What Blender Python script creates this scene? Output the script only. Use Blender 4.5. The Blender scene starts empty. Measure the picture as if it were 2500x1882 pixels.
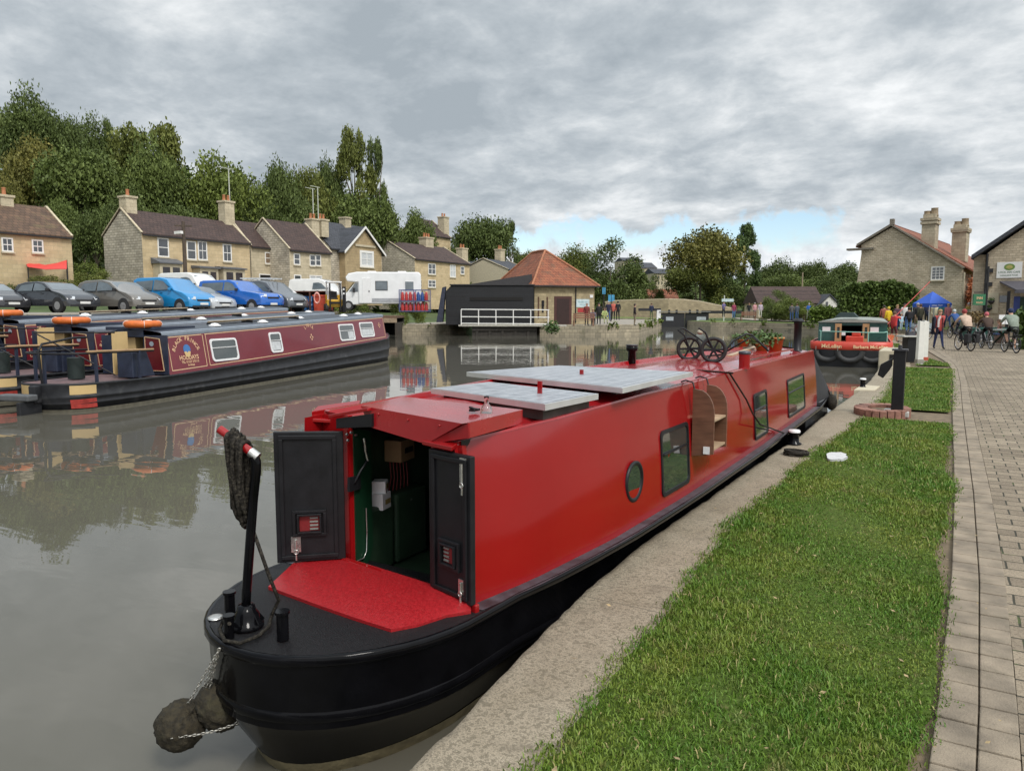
import bpy, math, random
import numpy as np
from mathutils import Vector, Matrix
random.seed(7)
rng = np.random.default_rng(11)
R = math.radians
COL = bpy.context.scene.collection
# ------------------------------------------------------------------ camera model (survey of the place)
F, CX, CY, YH, CZ = 1800.0, 1250.0, 941.0, 757.0, 2.10
P = math.atan((CY - YH) / F)
YAW = math.atan(((2307 - CX) / F) / math.sqrt(1 + math.tan(P) ** 2))
def ray(u, v):
    x = (u - CX) / F; y = (CY - v) / F
    f = math.cos(P) + y * math.sin(P); z = -math.sin(P) + y * math.cos(P)
    s, c = math.sin(YAW), math.cos(YAW)
    return (x * c - f * s, x * s + f * c, z), f
def G(u, v, z=0.0):
    r, f = ray(u, v); t = (z - CZ) / r[2]
    return Vector((r[0] * t, r[1] * t, z))
def atX(u, v, X):
    r, f = ray(u, v); t = X / r[0]
    return Vector((X, r[1] * t, CZ + r[2] * t))
def atY(u, v, Y):
    r, f = ray(u, v); t = Y / r[1]
    return Vector((r[0] * t, Y, CZ + r[2] * t))
def D(u, v, d):
    r, f = ray(u, v); t = d / f
    return Vector((r[0] * t, r[1] * t, CZ + r[2] * t))
# ------------------------------------------------------------------ materials
MATS = {}
def lin(c):
    return c
def nt_new(name):
    m = bpy.data.materials.new(name); m.use_nodes = True
    nt = m.node_tree; b = nt.nodes['Principled BSDF']
    return m, nt, b
def N(nt, t, **kw):
    n = nt.nodes.new(t)
    for k, v in kw.items():
        if k.startswith('i_'):
            n.inputs[k[2:]].default_value = v
        else:
            setattr(n, k, v)
    return n
def coords(nt, axes='xyz', scale=(1, 1, 1)):
    """object coordinates, re-ordered: 'yz' puts y in u and z in v; 's' means x+y"""
    tc = N(nt, 'ShaderNodeTexCoord'); sep = N(nt, 'ShaderNodeSeparateXYZ'); com = N(nt, 'ShaderNodeCombineXYZ')
    nt.links.new(tc.outputs['Object'], sep.inputs[0])
    for i, a in enumerate(axes):
        if a == 's':
            ad = N(nt, 'ShaderNodeMath', operation='ADD')
            nt.links.new(sep.outputs[0], ad.inputs[0]); nt.links.new(sep.outputs[1], ad.inputs[1]); o = ad.outputs[0]
        else:
            o = sep.outputs['xyz'.index(a)]
        if scale[i] != 1:
            mu = N(nt, 'ShaderNodeMath', operation='MULTIPLY'); mu.inputs[1].default_value = scale[i]
            nt.links.new(o, mu.inputs[0]); o = mu.outputs[0]
        nt.links.new(o, com.inputs[i])
    return com.outputs[0]
def mix(nt, a, b, fac, mode='MIX'):
    n = N(nt, 'ShaderNodeMix', data_type='RGBA', blend_type=mode)
    for sock, val in ((n.inputs[0], fac), (n.inputs[6], a), (n.inputs[7], b)):
        if hasattr(val, 'links') or hasattr(val, 'is_output'):
            nt.links.new(val, sock)
        elif isinstance(val, (int, float)):
            sock.default_value = val
        else:
            sock.default_value = (*val, 1) if len(val) == 3 else val
    return n.outputs[2]
def ramp(nt, src, stops):
    n = N(nt, 'ShaderNodeValToRGB'); e = n.color_ramp.elements
    while len(e) < len(stops): e.new(0.5)
    for i, (p, c) in enumerate(stops):
        e[i].position = p; e[i].color = (c, c, c, 1) if isinstance(c, (int, float)) else (*c, 1)
    nt.links.new(src, n.inputs[0])
    return n.outputs[0]
def noise(nt, vec, scale, detail=4, rough=.55, dist=0):
    n = N(nt, 'ShaderNodeTexNoise'); n.inputs['Scale'].default_value = scale
    n.inputs['Detail'].default_value = detail; n.inputs['Roughness'].default_value = rough; n.inputs['Distortion'].default_value = dist
    if vec is not None: nt.links.new(vec, n.inputs['Vector'])
    return n.outputs[0]
def bump(nt, b, h, strength, dist=.02):
    n = N(nt, 'ShaderNodeBump'); n.inputs['Strength'].default_value = strength; n.inputs['Distance'].default_value = dist
    nt.links.new(h, n.inputs['Height']); nt.links.new(n.outputs[0], b.inputs['Normal'])
def mat(name, col, rough=.5, metal=0., var=.18, scale=6., bmp=0., bscale=40., coat=0., spec=.5, dirt=None, alpha=1., emit=0, trans=0., rvar=.12, stretch=(1, 1, 1)):
    if name in MATS: return MATS[name]
    m, nt, b = nt_new(name); L = nt.links
    v = coords(nt, 'xyz', stretch)
    n1 = noise(nt, v, scale, 5)
    lo = tuple(c * (1 - var) for c in col); hi = tuple(min(1, c * (1 + var)) for c in col)
    c = mix(nt, lo, hi, ramp(nt, n1, [(.3, 0.), (.7, 1.)]))
    if dirt:
        n2 = noise(nt, v, dirt[2] if len(dirt) > 2 else scale * .5, 6, .65)
        c = mix(nt, c, dirt[0], ramp(nt, n2, [(dirt[1], 0.), (min(1, dirt[1] + .2), dirt[3] if len(dirt) > 3 else 1.)]))
    L.new(c, b.inputs['Base Color'])
    rr = N(nt, 'ShaderNodeMapRange'); rr.inputs[3].default_value = max(0, rough - rvar); rr.inputs[4].default_value = min(1, rough + rvar)
    L.new(n1, rr.inputs[0]); L.new(rr.outputs[0], b.inputs['Roughness'])
    b.inputs['Metallic'].default_value = metal; b.inputs['Specular IOR Level'].default_value = spec
    b.inputs['Coat Weight'].default_value = coat; b.inputs['Coat Roughness'].default_value = .05
    if alpha < 1: b.inputs['Alpha'].default_value = alpha
    if trans: b.inputs['Transmission Weight'].default_value = trans
    if bmp: bump(nt, b, noise(nt, v, bscale, 4), bmp, .01)
    MATS[name] = m
    return m
def brickmat(name, c1, c2, mortar, w, h, axes='sz', rough=.85, msize=.012, var=.25, offset=.5, bmp=.4, vscale=1., dirt=None, bias=0.):
    if name in MATS: return MATS[name]
    m, nt, b = nt_new(name); L = nt.links
    v = coords(nt, axes, (1, vscale, 1)); v3 = coords(nt)
    wob = N(nt, 'ShaderNodeVectorMath', operation='MULTIPLY_ADD')
    nz = N(nt, 'ShaderNodeTexNoise'); nz.inputs['Scale'].default_value = 2.5; L.new(v3, nz.inputs['Vector'])
    L.new(nz.outputs[1], wob.inputs[0]); wob.inputs[1].default_value = (h * .25,) * 3; L.new(v, wob.inputs[2])
    t = N(nt, 'ShaderNodeTexBrick'); L.new(wob.outputs[0], t.inputs['Vector'])
    t.offset = offset; t.inputs['Scale'].default_value = 1; t.inputs['Brick Width'].default_value = w; t.inputs['Row Height'].default_value = h
    t.inputs['Mortar Size'].default_value = msize; t.inputs['Mortar Smooth'].default_value = .3; t.inputs['Bias'].default_value = bias
    t.inputs['Color1'].default_value = (*c1, 1); t.inputs['Color2'].default_value = (*c2, 1); t.inputs['Mortar'].default_value = (*mortar, 1)
    n1 = noise(nt, v3, 1.3, 7, .7)
    c = mix(nt, t.outputs[0], (1 - var,) * 3, ramp(nt, n1, [(.42, 0.), (.72, 1.)]), 'MULTIPLY')
    n2 = noise(nt, v3, 14, 5, .7)
    c = mix(nt, c, (1.25, 1.22, 1.15), ramp(nt, n2, [(.45, 0.), (.75, .6)]), 'MULTIPLY')
    if dirt:
        n3 = noise(nt, v3, dirt[2], 6, .68)
        c = mix(nt, c, dirt[0], ramp(nt, n3, [(dirt[1], 0.), (dirt[1] + .18, dirt[3])]))
    L.new(c, b.inputs['Base Color']); b.inputs['Roughness'].default_value = rough
    inv = N(nt, 'ShaderNodeMath', operation='MULTIPLY_ADD'); inv.inputs[1].default_value = -1.; L.new(t.outputs[1], inv.inputs[0]); L.new(n2, inv.inputs[2])
    bump(nt, b, inv.outputs[0], bmp, .015)
    MATS[name] = m
    return m
# ------------------------------------------------------------------ mesh builder
def fl(seq): return [Vector(p) for p in seq]
class MB:
    def __init__(s): s.v = []; s.f = []; s.mi = []; s.s = []; s.mats = []; s.c = 0; s.smooth = False
    def use(s, m):
        if m not in s.mats: s.mats.append(m)
        s.c = s.mats.index(m); return s
    def add(s, vs, fs, sm=None):
        o = len(s.v); s.v += [tuple(p) for p in vs]
        for f in fs:
            s.f.append(tuple(i + o for i in f)); s.mi.append(s.c); s.s.append(s.smooth if sm is None else sm)
        return s
    def box(s, x0, y0, z0, x1, y1, z1):
        vs = [(x, y, z) for z in (z0, z1) for y in (y0, y1) for x in (x0, x1)]
        return s.add(vs, [(0, 2, 3, 1), (4, 5, 7, 6), (0, 1, 5, 4), (2, 6, 7, 3), (0, 4, 6, 2), (1, 3, 7, 5)])
    def bar(s, p0, p1, w, h, up=(0, 0, 1)):
        p0, p1 = Vector(p0), Vector(p1); d = (p1 - p0).normalized(); up = Vector(up)
        if abs(d.dot(up)) > .98: up = Vector((0, 1, 0))
        a = d.cross(up).normalized(); b = a.cross(d)
        vs = [p + a * i * w / 2 + b * j * h / 2 for p in (p0, p1) for i, j in ((-1, -1), (1, -1), (1, 1), (-1, 1))]
        return s.add(vs, [(0, 1, 2, 3), (7, 6, 5, 4), (0, 4, 5, 1), (1, 5, 6, 2), (2, 6, 7, 3), (3, 7, 4, 0)])
    def cyl(s, p0, p1, r0, r1=None, n=14, caps=True):
        return s.tube([p0, p1], [r0, r0 if r1 is None else r1], n, caps)
    def tube(s, pts, r, n=8, caps=True, closed=False):
        pts = fl(pts); m = len(pts); rs = r if isinstance(r, (list, tuple)) else [r] * m
        vs = []; prev = None
        for i, p in enumerate(pts):
            if closed: t = pts[(i + 1) % m] - pts[i - 1]
            else: t = pts[min(i + 1, m - 1)] - pts[max(i - 1, 0)]
            t = t.normalized() if t.length > 1e-9 else Vector((0, 0, 1))
            if prev is None:
                a = t.cross(Vector((0, 0, 1)))
                if a.length < .05: a = t.cross(Vector((0, 1, 0)))
            else: a = prev - t * prev.dot(t)
            a.normalize(); prev = a; b = t.cross(a)
            vs += [p + (a * math.cos(k * 2 * math.pi / n) + b * math.sin(k * 2 * math.pi / n)) * rs[i] for k in range(n)]
        fs = []
        for i in range(m if closed else m - 1):
            j = (i + 1) % m
            fs += [(i * n + k, i * n + (k + 1) % n, j * n + (k + 1) % n, j * n + k) for k in range(n)]
        s.add(vs, fs, True)
        if caps and not closed:
            o = len(s.v); s.add(vs[:n], [tuple(range(n))[::-1]], False); s.add(vs[-n:], [tuple(range(n))], False)
        return s
    def lathe(s, prof, c=(0, 0, 0), n=20, M=None):
        c = Vector(c); vs = []
        for r, z in prof:
            for k in range(n):
                p = Vector((r * math.cos(2 * math.pi * k / n), r * math.sin(2 * math.pi * k / n), z))
                vs.append(c + (M @ p if M else p))
        fs = [(i * n + k, i * n + (k + 1) % n, (i + 1) * n + (k + 1) % n, (i + 1) * n + k) for i in range(len(prof) - 1) for k in range(n)]
        return s.add(vs, fs, True)
    def torus(s, c, R0, r, ax=(0, 0, 1), n=24, m=8, sq=1.):
        q = Vector((0, 0, 1)).rotation_difference(Vector(ax)).to_matrix(); c = Vector(c)
        pts = [c + q @ Vector((R0 * math.cos(2 * math.pi * k / n), R0 * sq * math.sin(2 * math.pi * k / n), 0)) for k in range(n)]
        return s.tube(pts, r, m, closed=True)
    def ext(s, poly, vec):
        """extrude a 3-D polygon"""
        a = fl(poly); v = Vector(vec); n = len(a)
        return s.add(a + [p + v for p in a], [tuple(range(n))[::-1], tuple(range(n, 2 * n))] + [(i, (i + 1) % n, n + (i + 1) % n, n + i) for i in range(n)])
    def prism(s, poly, z0, z1): return s.ext([(x, y, z0) for x, y in poly], (0, 0, z1 - z0))
    def face(s, *p): return s.add(p, [tuple(range(len(p)))])
    def loft(s, rings, closed=False, caps=False):
        n = len(rings[0]); vs = [p for r in rings for p in r]
        k2 = n if closed else n - 1
        s.add(vs, [(i * n + k, i * n + (k + 1) % n, (i + 1) * n + (k + 1) % n, (i + 1) * n + k) for i in range(len(rings) - 1) for k in range(k2)])
        if caps: s.add(rings[0], [tuple(range(n))[::-1]]); s.add(rings[-1], [tuple(range(n))])
        return s
    def ell(s, c, r, n=16, m=10, jit=0., seed=0):
        rd = random.Random(seed); vs = []; c = Vector(c); r = r if isinstance(r, (tuple, list)) else (r, r, r)
        for i in range(m + 1):
            th = math.pi * i / m
            for k in range(n):
                q = 1 + jit * rd.uniform(-1, 1); ph = 2 * math.pi * k / n
                vs.append(c + Vector((r[0] * q * math.sin(th) * math.cos(ph), r[1] * q * math.sin(th) * math.sin(ph), r[2] * q * math.cos(th))))
        return s.add(vs, [(i * n + k, (i + 1) * n + k, (i + 1) * n + (k + 1) % n, i * n + (k + 1) % n) for i in range(m) for k in range(n)], True)
    def xf(s, M, i0=0):
        s.v[i0:] = [tuple(M @ Vector(p)) for p in s.v[i0:]]; return s
    def mesh(s, name):
        me = bpy.data.meshes.new(name); me.from_pydata(s.v, [], s.f)
        for m in s.mats: me.materials.append(m)
        me.polygons.foreach_set('material_index', s.mi); me.polygons.foreach_set('use_smooth', s.s)
        me.update(); return me
    def build(s, name, m=None, parent=None, world=False, bevel=0., **kw):
        if m is not None:
            s.mats = [m] + [x for x in s.mats if x is not m]
            if len(s.mats) == 1: s.mi = [0] * len(s.f)
        if world and parent is not None:
            s.xf(rootmat(parent).inverted())
        o = bpy.data.objects.new(name, s.mesh(name)); COL.objects.link(o)
        if parent is not None: o.parent = parent
        if bevel:
            md = o.modifiers.new('edge', 'BEVEL'); md.width = bevel; md.segments = 2; md.limit_method = 'ANGLE'; md.angle_limit = R(40)
        for k, v in kw.items(): o[k] = v
        return o
def rootmat(o):
    while o.parent is not None: o = o.parent
    return Matrix.Translation(o.location) @ o.rotation_euler.to_matrix().to_4x4()
def thing(name, label, cat, loc=(0, 0, 0), rotz=0., group=None):
    o = bpy.data.objects.new(name, None); COL.objects.link(o); o.empty_display_size = .2
    o.location = loc; o.rotation_euler = (0, 0, rotz); o['label'] = label; o['category'] = cat
    if group: o['group'] = group
    return o
def tag(o, label, cat, group=None):
    o['label'] = label; o['category'] = cat
    if group: o['group'] = group
    return o
def kind(o, k, label=None):
    o['kind'] = k
    if label: o['label'] = label
    return o
def dup(root, loc, rotz=None, label=None, scale=None, color=None):
    def cp(o, par):
        c = o.copy(); COL.objects.link(c); c.parent = par
        for ch in o.children: cp(ch, c)
        return c
    r = cp(root, None); r.location = loc
    if rotz is not None: r.rotation_euler = (0, 0, rotz)
    if label: r['label'] = label
    if scale: r.scale = scale
    return r
def arc(n, f): return [f(i / (n - 1)) for i in range(n)]
def lerp(t, pts):
    """piecewise-linear value of t in [(t0,v0),...]"""
    if t <= pts[0][0]: return pts[0][1]
    for (a, va), (b, vb) in zip(pts, pts[1:]):
        if t <= b: return va + (vb - va) * (t - a) / (b - a)
    return pts[-1][1]
_fontcache = {}
def glyph(txt, size=1.):
    """verts, faces of filled text in the xy plane, centred on x, base line y=0"""
    cu = bpy.data.curves.new('t', 'FONT'); cu.body = txt; cu.size = size; cu.align_x = 'CENTER'; cu.resolution_u = 2; cu.offset = .022 * size
    o = bpy.data.objects.new('t', cu); COL.objects.link(o)
    dg = bpy.context.evaluated_depsgraph_get(); me = bpy.data.meshes.new_from_object(o.evaluated_get(dg))
    vs = [tuple(v.co) for v in me.vertices]; fs = [tuple(p.vertices) for p in me.polygons]
    bpy.data.objects.remove(o); bpy.data.curves.remove(cu); bpy.data.meshes.remove(me)
    return vs, fs
def write(mb, txt, size, fn, bold=.0):
    """put text on a surface; fn(x, y) -> 3-D point"""
    vs, fs = glyph(txt, size); mb.add([fn(x, y) for x, y, z in vs], fs)
def write_arc(mb, txt, size, rad, fn, spread=1.):
    """letters on an arch: fn(x, y) with the arch's top centre at (0, 0)"""
    n = len(txt); step = size * .72 * spread / rad
    for i, ch in enumerate(txt):
        if ch == ' ': continue
        a = (i - (n - 1) / 2) * step; vs, fs = glyph(ch, size)
        ca, sa = math.cos(a), math.sin(a)
        mb.add([fn(rad * sa + x * ca + y * sa, rad * (ca - 1) - x * sa + y * ca) for x, y, z in vs], fs)
# ------------------------------------------------------------------ setting: water, quay, path, grass, wharf, terrain
def sstep(a, b, x):
    t = min(1, max(0, (x - a) / (b - a))); return t * t * (3 - 2 * t)
def landz(y): return .44 + .46 * sstep(48, 82, y)
QE = [(-6, -1.30), (0, -1.50), (1, -1.55), (2, -1.60), (2.9, -1.69), (3.3, -1.74), (4.5, -1.81), (5.8, -1.76), (8.7, -1.67), (10, -1.59), (12.9, -1.58), (16.3, -1.47), (20.8, -1.45), (28.9, -1.77), (43, -2.63), (56, -4.2), (64, -7.5)]
GL = [(-6, -1.0), (0, -1.10), (2.27, -1.21), (3.37, -1.30), (5.42, -1.39), (8.77, -1.32), (13.6, -.96), (17.9, -.89), (23.7, -.97), (30, -1.3), (43, -2.1), (64, -6.5)]
PL = [(-6, -.3), (0, -.08), (2.93, .03), (3.55, .06), (5.3, .12), (7.8, .16), (14.3, .19), (20, .24), (24.4, .24), (26.5, .18), (28.3, .05), (37, -.75), (43, -1.6), (50, -3.0), (60, -5.6), (64, -6.4)]
sm5 = lambda y, T, w_: sum(lerp(y + k * w_, T) for k in (-2, -1, 0, 1, 2)) / 5
qx = lambda y: sm5(y, QE, .35 if y < 20 else 1.5); gx = lambda y: sm5(y, GL, .4 if y < 20 else 1.5); px_ = lambda y: lerp(y, PL)
# water
m, nt, b = nt_new('canal_water'); L = nt.links
v = coords(nt)
n1 = noise(nt, coords(nt, 'xyz', (1, 1.0, 1)), .35, 3)
L.new(mix(nt, (.098, .092, .072), (.125, .117, .094), n1), b.inputs['Base Color'])
b.inputs['Roughness'].default_value = .015; b.inputs['IOR'].default_value = 1.33; b.inputs['Specular IOR Level'].default_value = .95
r1 = noise(nt, coords(nt, 'xyz', (.55, 1.5, 1)), 1.3, 3, .5, .4)
r2 = noise(nt, coords(nt, 'xyz', (1, 1, 1)), .25, 2)
rp = N(nt, 'ShaderNodeMath', operation='MULTIPLY'); L.new(r1, rp.inputs[0]); L.new(ramp(nt, r2, [(.35, .25), (.65, 1.)]), rp.inputs[1])
bump(nt, b, rp.outputs[0], .12, .05)
wm = MB(); wm.face((-75, -40, 0), (-.2, -40, 0), (-.2, 66, 0), (-75, 66, 0)); wm.face((-75, 66, 0), (-.2, 66, 0), (-.2, 140, 0), (-75, 140, 0))
kind(wm.build('canal_water', m), 'structure')
# quay: worn limestone and concrete coping
def stone_quay():
    m, nt, b = nt_new('quay_stone'); L = nt.links; v = coords(nt)
    n1 = noise(nt, v, 1.6, 6, .62); n2 = noise(nt, v, 38, 5, .75); n3 = noise(nt, v, 150, 3, .7); n4 = noise(nt, v, 5, 6, .7)
    c = mix(nt, (.42, .345, .245), (.58, .495, .375), ramp(nt, n1, [(.3, 0.), (.7, 1.)]))
    c = mix(nt, c, (.42, .42, .40), ramp(nt, n2, [(.40, .9), (.50, .3), (.58, 1.6)]), 'MULTIPLY')
    c = mix(nt, c, (.10, .085, .06), ramp(nt, n3, [(.36, .75), (.46, 0.)]))
    c = mix(nt, c, (.17, .14, .10), ramp(nt, n4, [(.52, 0.), (.72, .75)]))
    vo = N(nt, 'ShaderNodeTexBrick'); L.new(coords(nt, 'yx'), vo.inputs['Vector']); vo.inputs['Scale'].default_value = 1
    vo.inputs['Brick Width'].default_value = 1.9; vo.inputs['Row Height'].default_value = 6.; vo.inputs['Mortar Size'].default_value = .005
    c = mix(nt, c, (.17, .145, .105), vo.outputs[1])
    L.new(c, b.inputs['Base Color']); b.inputs['Roughness'].default_value = .9
    h = N(nt, 'ShaderNodeMath', operation='ADD'); L.new(n2, h.inputs[0]); L.new(n3, h.inputs[1])
    bump(nt, b, h.outputs[0], .55, .012)
    return m
M_quay = stone_quay()
qm = MB(); qm.smooth = True
rings = []; y = -6.0
while y < 64:
    wob = random.uniform(-.004, .004)
    jag = .012 * max(0, math.sin(y * 3.1 + .6) - .9) * 10
    x = qx(y) + wob + jag; z = landz(y); g = gx(y) + .25; u = random.uniform(-.004, .004)
    rings.append([(x - .03, y, -1.2), (x - .02, y, .05), (x - .005, y, z - .14), (x + .0, y, z - .03 + u), (x + .012, y, z - .006 + u), (x + .05, y, z + u), ((x + g) / 2, y, z + u * .6), (g, y, z - .005)])
    y += .09 if y < 14 else .4
qm.loft(rings)
kind(qm.build('quay', M_quay), 'structure')
# soil under everything on this bank
sm_ = MB(); ys = [-8, 0, 10, 20, 30, 40, 48, 56, 64]
sm_.loft([[(gx(y) + .1, y, landz(y) - .03), (30, y, landz(y) - .03), (60, y, landz(y) - .03)] for y in ys])
kind(sm_.build('soil', mat('soil', (.16, .12, .075), .95, var=.35, scale=9, bmp=.5, bscale=60)), 'structure')
# block paved towpath
def paving(name, axes, w, h, off):
    m, nt, b = nt_new(name); L = nt.links; v = coords(nt, axes); v3 = coords(nt)
    nz = N(nt, 'ShaderNodeTexNoise'); nz.inputs['Scale'].default_value = 3.; L.new(v3, nz.inputs['Vector'])
    wob = N(nt, 'ShaderNodeVectorMath', operation='MULTIPLY_ADD'); L.new(nz.outputs[1], wob.inputs[0]); wob.inputs[1].default_value = (.02, .02, .02); L.new(v, wob.inputs[2])
    t = N(nt, 'ShaderNodeTexBrick'); L.new(wob.outputs[0], t.inputs['Vector']); t.offset = off
    for k, vv in (('Scale', 1), ('Brick Width', w), ('Row Height', h), ('Mortar Size', .0075), ('Mortar Smooth', .35)): t.inputs[k].default_value = vv
    t.inputs['Color1'].default_value = (.355, .292, .21, 1); t.inputs['Color2'].default_value = (.235, .19, .135, 1); t.inputs['Mortar'].default_value = (.045, .042, .026, 1)
    n1 = noise(nt, v3, .8, 6, .6); n2 = noise(nt, v3, 90, 4, .8); n3 = noise(nt, v3, 3.1, 6, .72)
    c = mix(nt, t.outputs[0], (.62, .60, .58), ramp(nt, n1, [(.35, .0), (.7, 1.)]), 'MULTIPLY')
    c = mix(nt, c, (.55, .53, .5), ramp(nt, n2, [(.38, 1.), (.5, 0.)]), 'MULTIPLY')
    c = mix(nt, c, (1.22, 1.2, 1.16), ramp(nt, n2, [(.55, 0.), (.66, 1.)]), 'MULTIPLY')
    # moss in some joints
    moss = N(nt, 'ShaderNodeMath', operation='MULTIPLY'); L.new(t.outputs[1], moss.inputs[0]); L.new(ramp(nt, n3, [(.55, 0.), (.62, 1.)]), moss.inputs[1])
    c = mix(nt, c, (.07, .10, .02), moss.outputs[0])
    L.new(c, b.inputs['Base Color']); b.inputs['Roughness'].default_value = .88
    h_ = N(nt, 'ShaderNodeMath', operation='MULTIPLY_ADD'); h_.inputs[1].default_value = -1.6; L.new(t.outputs[1], h_.inputs[0]); L.new(n2, h_.inputs[2])
    bump(nt, b, h_.outputs[0], .5, .01)
    return m
pm = MB(); pys = [-8, 0, 2, 4, 6, 8, 12, 16, 20, 24, 26, 28, 32, 37, 43, 50, 56, 64]
ex = lambda y: px_(y) + (.29 if y < 26 else .29 + (y - 26) * .03)
pm.loft([[(ex(y), y, landz(y)), (8, y, landz(y) + .02), (30, y, landz(y) + .03)] for y in pys])
kind(pm.build('path', paving('path_blocks', 'xy', .22, .17, .5)), 'structure')
# two soldier courses along the edge of the path (own straightened mapping through local mesh)
for k, (a, b2) in enumerate(((.0, .15), (.15, .29))):
    em = MB(); yy = -2.
    while yy < 46:
        ln = .185; gap = .009; y0, y1 = yy + gap / 2, yy + ln - gap / 2; z = landz(yy) + .004
        def X(t, y): return px_(y) + (ex(y) - px_(y)) * t / .29
        j = random.uniform(-.002, .002)
        if True:
            em.box(0, 0, 0, 1, 1, 1); i0 = len(em.v) - 8
            for q in range(8):
                vx, vy, vz = em.v[i0 + q]; yq = y0 + (y1 - y0) * vy
                em.v[i0 + q] = (X(a + .003 + (b2 - a - .006) * vx, yq), yq, z - .035 + .035 * vz + j)
        yy += ln
    if k == 0: eo = em
    else: eo.add(em.v, em.f)
kind(eo.build('path_edging', mat('edging_block', (.25, .205, .15), .9, var=.35, scale=5, bmp=.7, bscale=110, dirt=((.13, .11, .075), .52, 3.2, .7)), bevel=.006), 'structure')
# grass: turf plus blades, one object for each patch
def grass_mat():
    m, nt, b = nt_new('grass_blades'); L = nt.links; v = coords(nt)
    ge = N(nt, 'ShaderNodeNewGeometry'); n1 = noise(nt, v, 1.7, 5, .65); n2 = noise(nt, v, 6, 4, .65)
    c = mix(nt, (.048, .124, .012), (.140, .250, .028), ge.outputs['Random Per Island'])
    c = mix(nt, c, (.205, .245, .040), ramp(nt, n1, [(.44, 0.), (.64, .85)]))
    c = mix(nt, c, (.20, .165, .07), ramp(nt, n2, [(.56, 0.), (.72, .75)]))
    dry = N(nt, 'ShaderNodeMath', operation='GREATER_THAN'); dry.inputs[1].default_value = .955; L.new(ge.outputs['Random Per Island'], dry.inputs[0])
    c = mix(nt, c, (.34, .29, .12), dry.outputs[0])
    L.new(c, b.inputs['Base Color']); b.inputs['Roughness'].default_value = .55; b.inputs['Specular IOR Level'].default_value = .3
    return m
M_grass = grass_mat(); M_turf = mat('turf', (.070, .105, .022), 1., spec=.08, var=.5, scale=40, bmp=.8, bscale=120, dirt=((.14, .11, .055), .56, 14, .7))
def grass(y0, y1, left, right, dens, edge=.05):
    """turf sheet and grass blades between left(y) and right(y)"""
    mb = MB(); mb.use(M_turf); n = max(3, int((y1 - y0) / .35))
    ys = [y0 + (y1 - y0) * i / n for i in range(n + 1)]
    mb.loft([[(left(y) + (right(y) - left(y)) * t, y, landz(y) + .012 * math.sin(math.pi * t) - .002) for t in (0, .25, .5, .75, 1)] for y in ys])
    V = [np.array(mb.v)]; nv = len(mb.v); bl = []
    rows = []
    yy = y0
    while yy < y1:
        st = .5; yb = min(y1, yy + st); w = max(.02, right(yy) - left(yy)) + 2 * edge; d_ = dens(yy); cnt = int(d_ * w * (yb - yy))
        ry = rng.uniform(yy, yb, cnt); t = rng.uniform(0, 1, cnt)
        lx = np.array([left(q) for q in ry]); rx = np.array([right(q) for q in ry])
        keep = (np.sin(x_ := lx + (rx - lx) * t) * 0 + np.sin(x_ * 5.1 + ry * 1.7) + np.sin(ry * 3.7 - x_ * 2.3 + 1) + np.sin(x_ * 11 + ry * 7.3)) < rng.normal(2.6, .5, cnt)
        # ragged edges: clumps that spill over
        e = edge * (.5 + .5 * np.sin(ry * 9.1 + 1.3) * np.sin(ry * 23.7)) + edge * .5 * rng.normal(0, 1, cnt)
        x = lx - e + (rx - lx + 2 * e) * t
        sc = 1 + max(0, (yy - 4) * .10)
        h = rng.gamma(4, .25, cnt) * .0172 * (1 + .5 * np.sin(x * 3.3 + ry * 2.1) * np.sin(ry * 1.3)) * (.8 + .2 * sc)
        rows.append(np.stack([x, ry, h, np.full(cnt, .0030 * sc)], 1)[keep]); yy = yb
    A = np.concatenate(rows); k = len(A); z = np.array([landz(q) for q in A[:, 1]]) + .005
    ang = rng.uniform(0, 2 * math.pi, k); le = rng.uniform(.15, .95, k); la = rng.uniform(0, 2 * math.pi, k)
    dx, dy = np.cos(ang) * A[:, 3], np.sin(ang) * A[:, 3]; lx, ly = np.cos(la) * le * A[:, 2], np.sin(la) * le * A[:, 2]
    h = A[:, 2]
    pts = np.stack([np.stack([A[:, 0] - dx, A[:, 1] - dy, z], 1), np.stack([A[:, 0] + dx, A[:, 1] + dy, z], 1),
                    np.stack([A[:, 0] + dx * .7 + lx * .4, A[:, 1] + dy * .7 + ly * .4, z + h * .6], 1), np.stack([A[:, 0] - dx * .7 + lx * .4, A[:, 1] - dy * .7 + ly * .4, z + h * .6], 1),
                    np.stack([A[:, 0] + lx, A[:, 1] + ly, z + h * (1 - .35 * le)], 1)], 1).reshape(-1, 3)
    base = nv + np.arange(k) * 5
    me = bpy.data.meshes.new('grass')
    verts = np.concatenate([V[0], pts]); nq0 = len(mb.f)
    q1 = np.stack([base, base + 1, base + 2, base + 3], 1); t1 = np.stack([base + 3, base + 2, base + 4], 1)
    lv = np.concatenate([np.array(mb.f).ravel(), q1.ravel(), t1.ravel()]).astype(np.int32)
    cnts = np.concatenate([np.full(nq0 + k, 4), np.full(k, 3)]); st = np.concatenate([[0], np.cumsum(cnts)[:-1]]).astype(np.int32)
    me.vertices.add(len(verts)); me.vertices.foreach_set('co', verts.ravel().astype(np.float32))
    me.loops.add(len(lv)); me.loops.foreach_set('vertex_index', lv)
    me.polygons.add(len(cnts)); me.polygons.foreach_set('loop_start', st)
    me.materials.append(M_turf); me.materials.append(M_grass)
    me.polygons.foreach_set('material_index', np.concatenate([np.zeros(nq0), np.ones(2 * k)]).astype(np.int32))
    me.update(calc_edges=True); me.validate()
    o = bpy.data.objects.new('grass', me); COL.objects.link(o)
    return kind(o, 'stuff')
den = lambda y: 17000 if y < 3.2 else 12000 if y < 5 else 7500 if y < 8 else 4000
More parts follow.
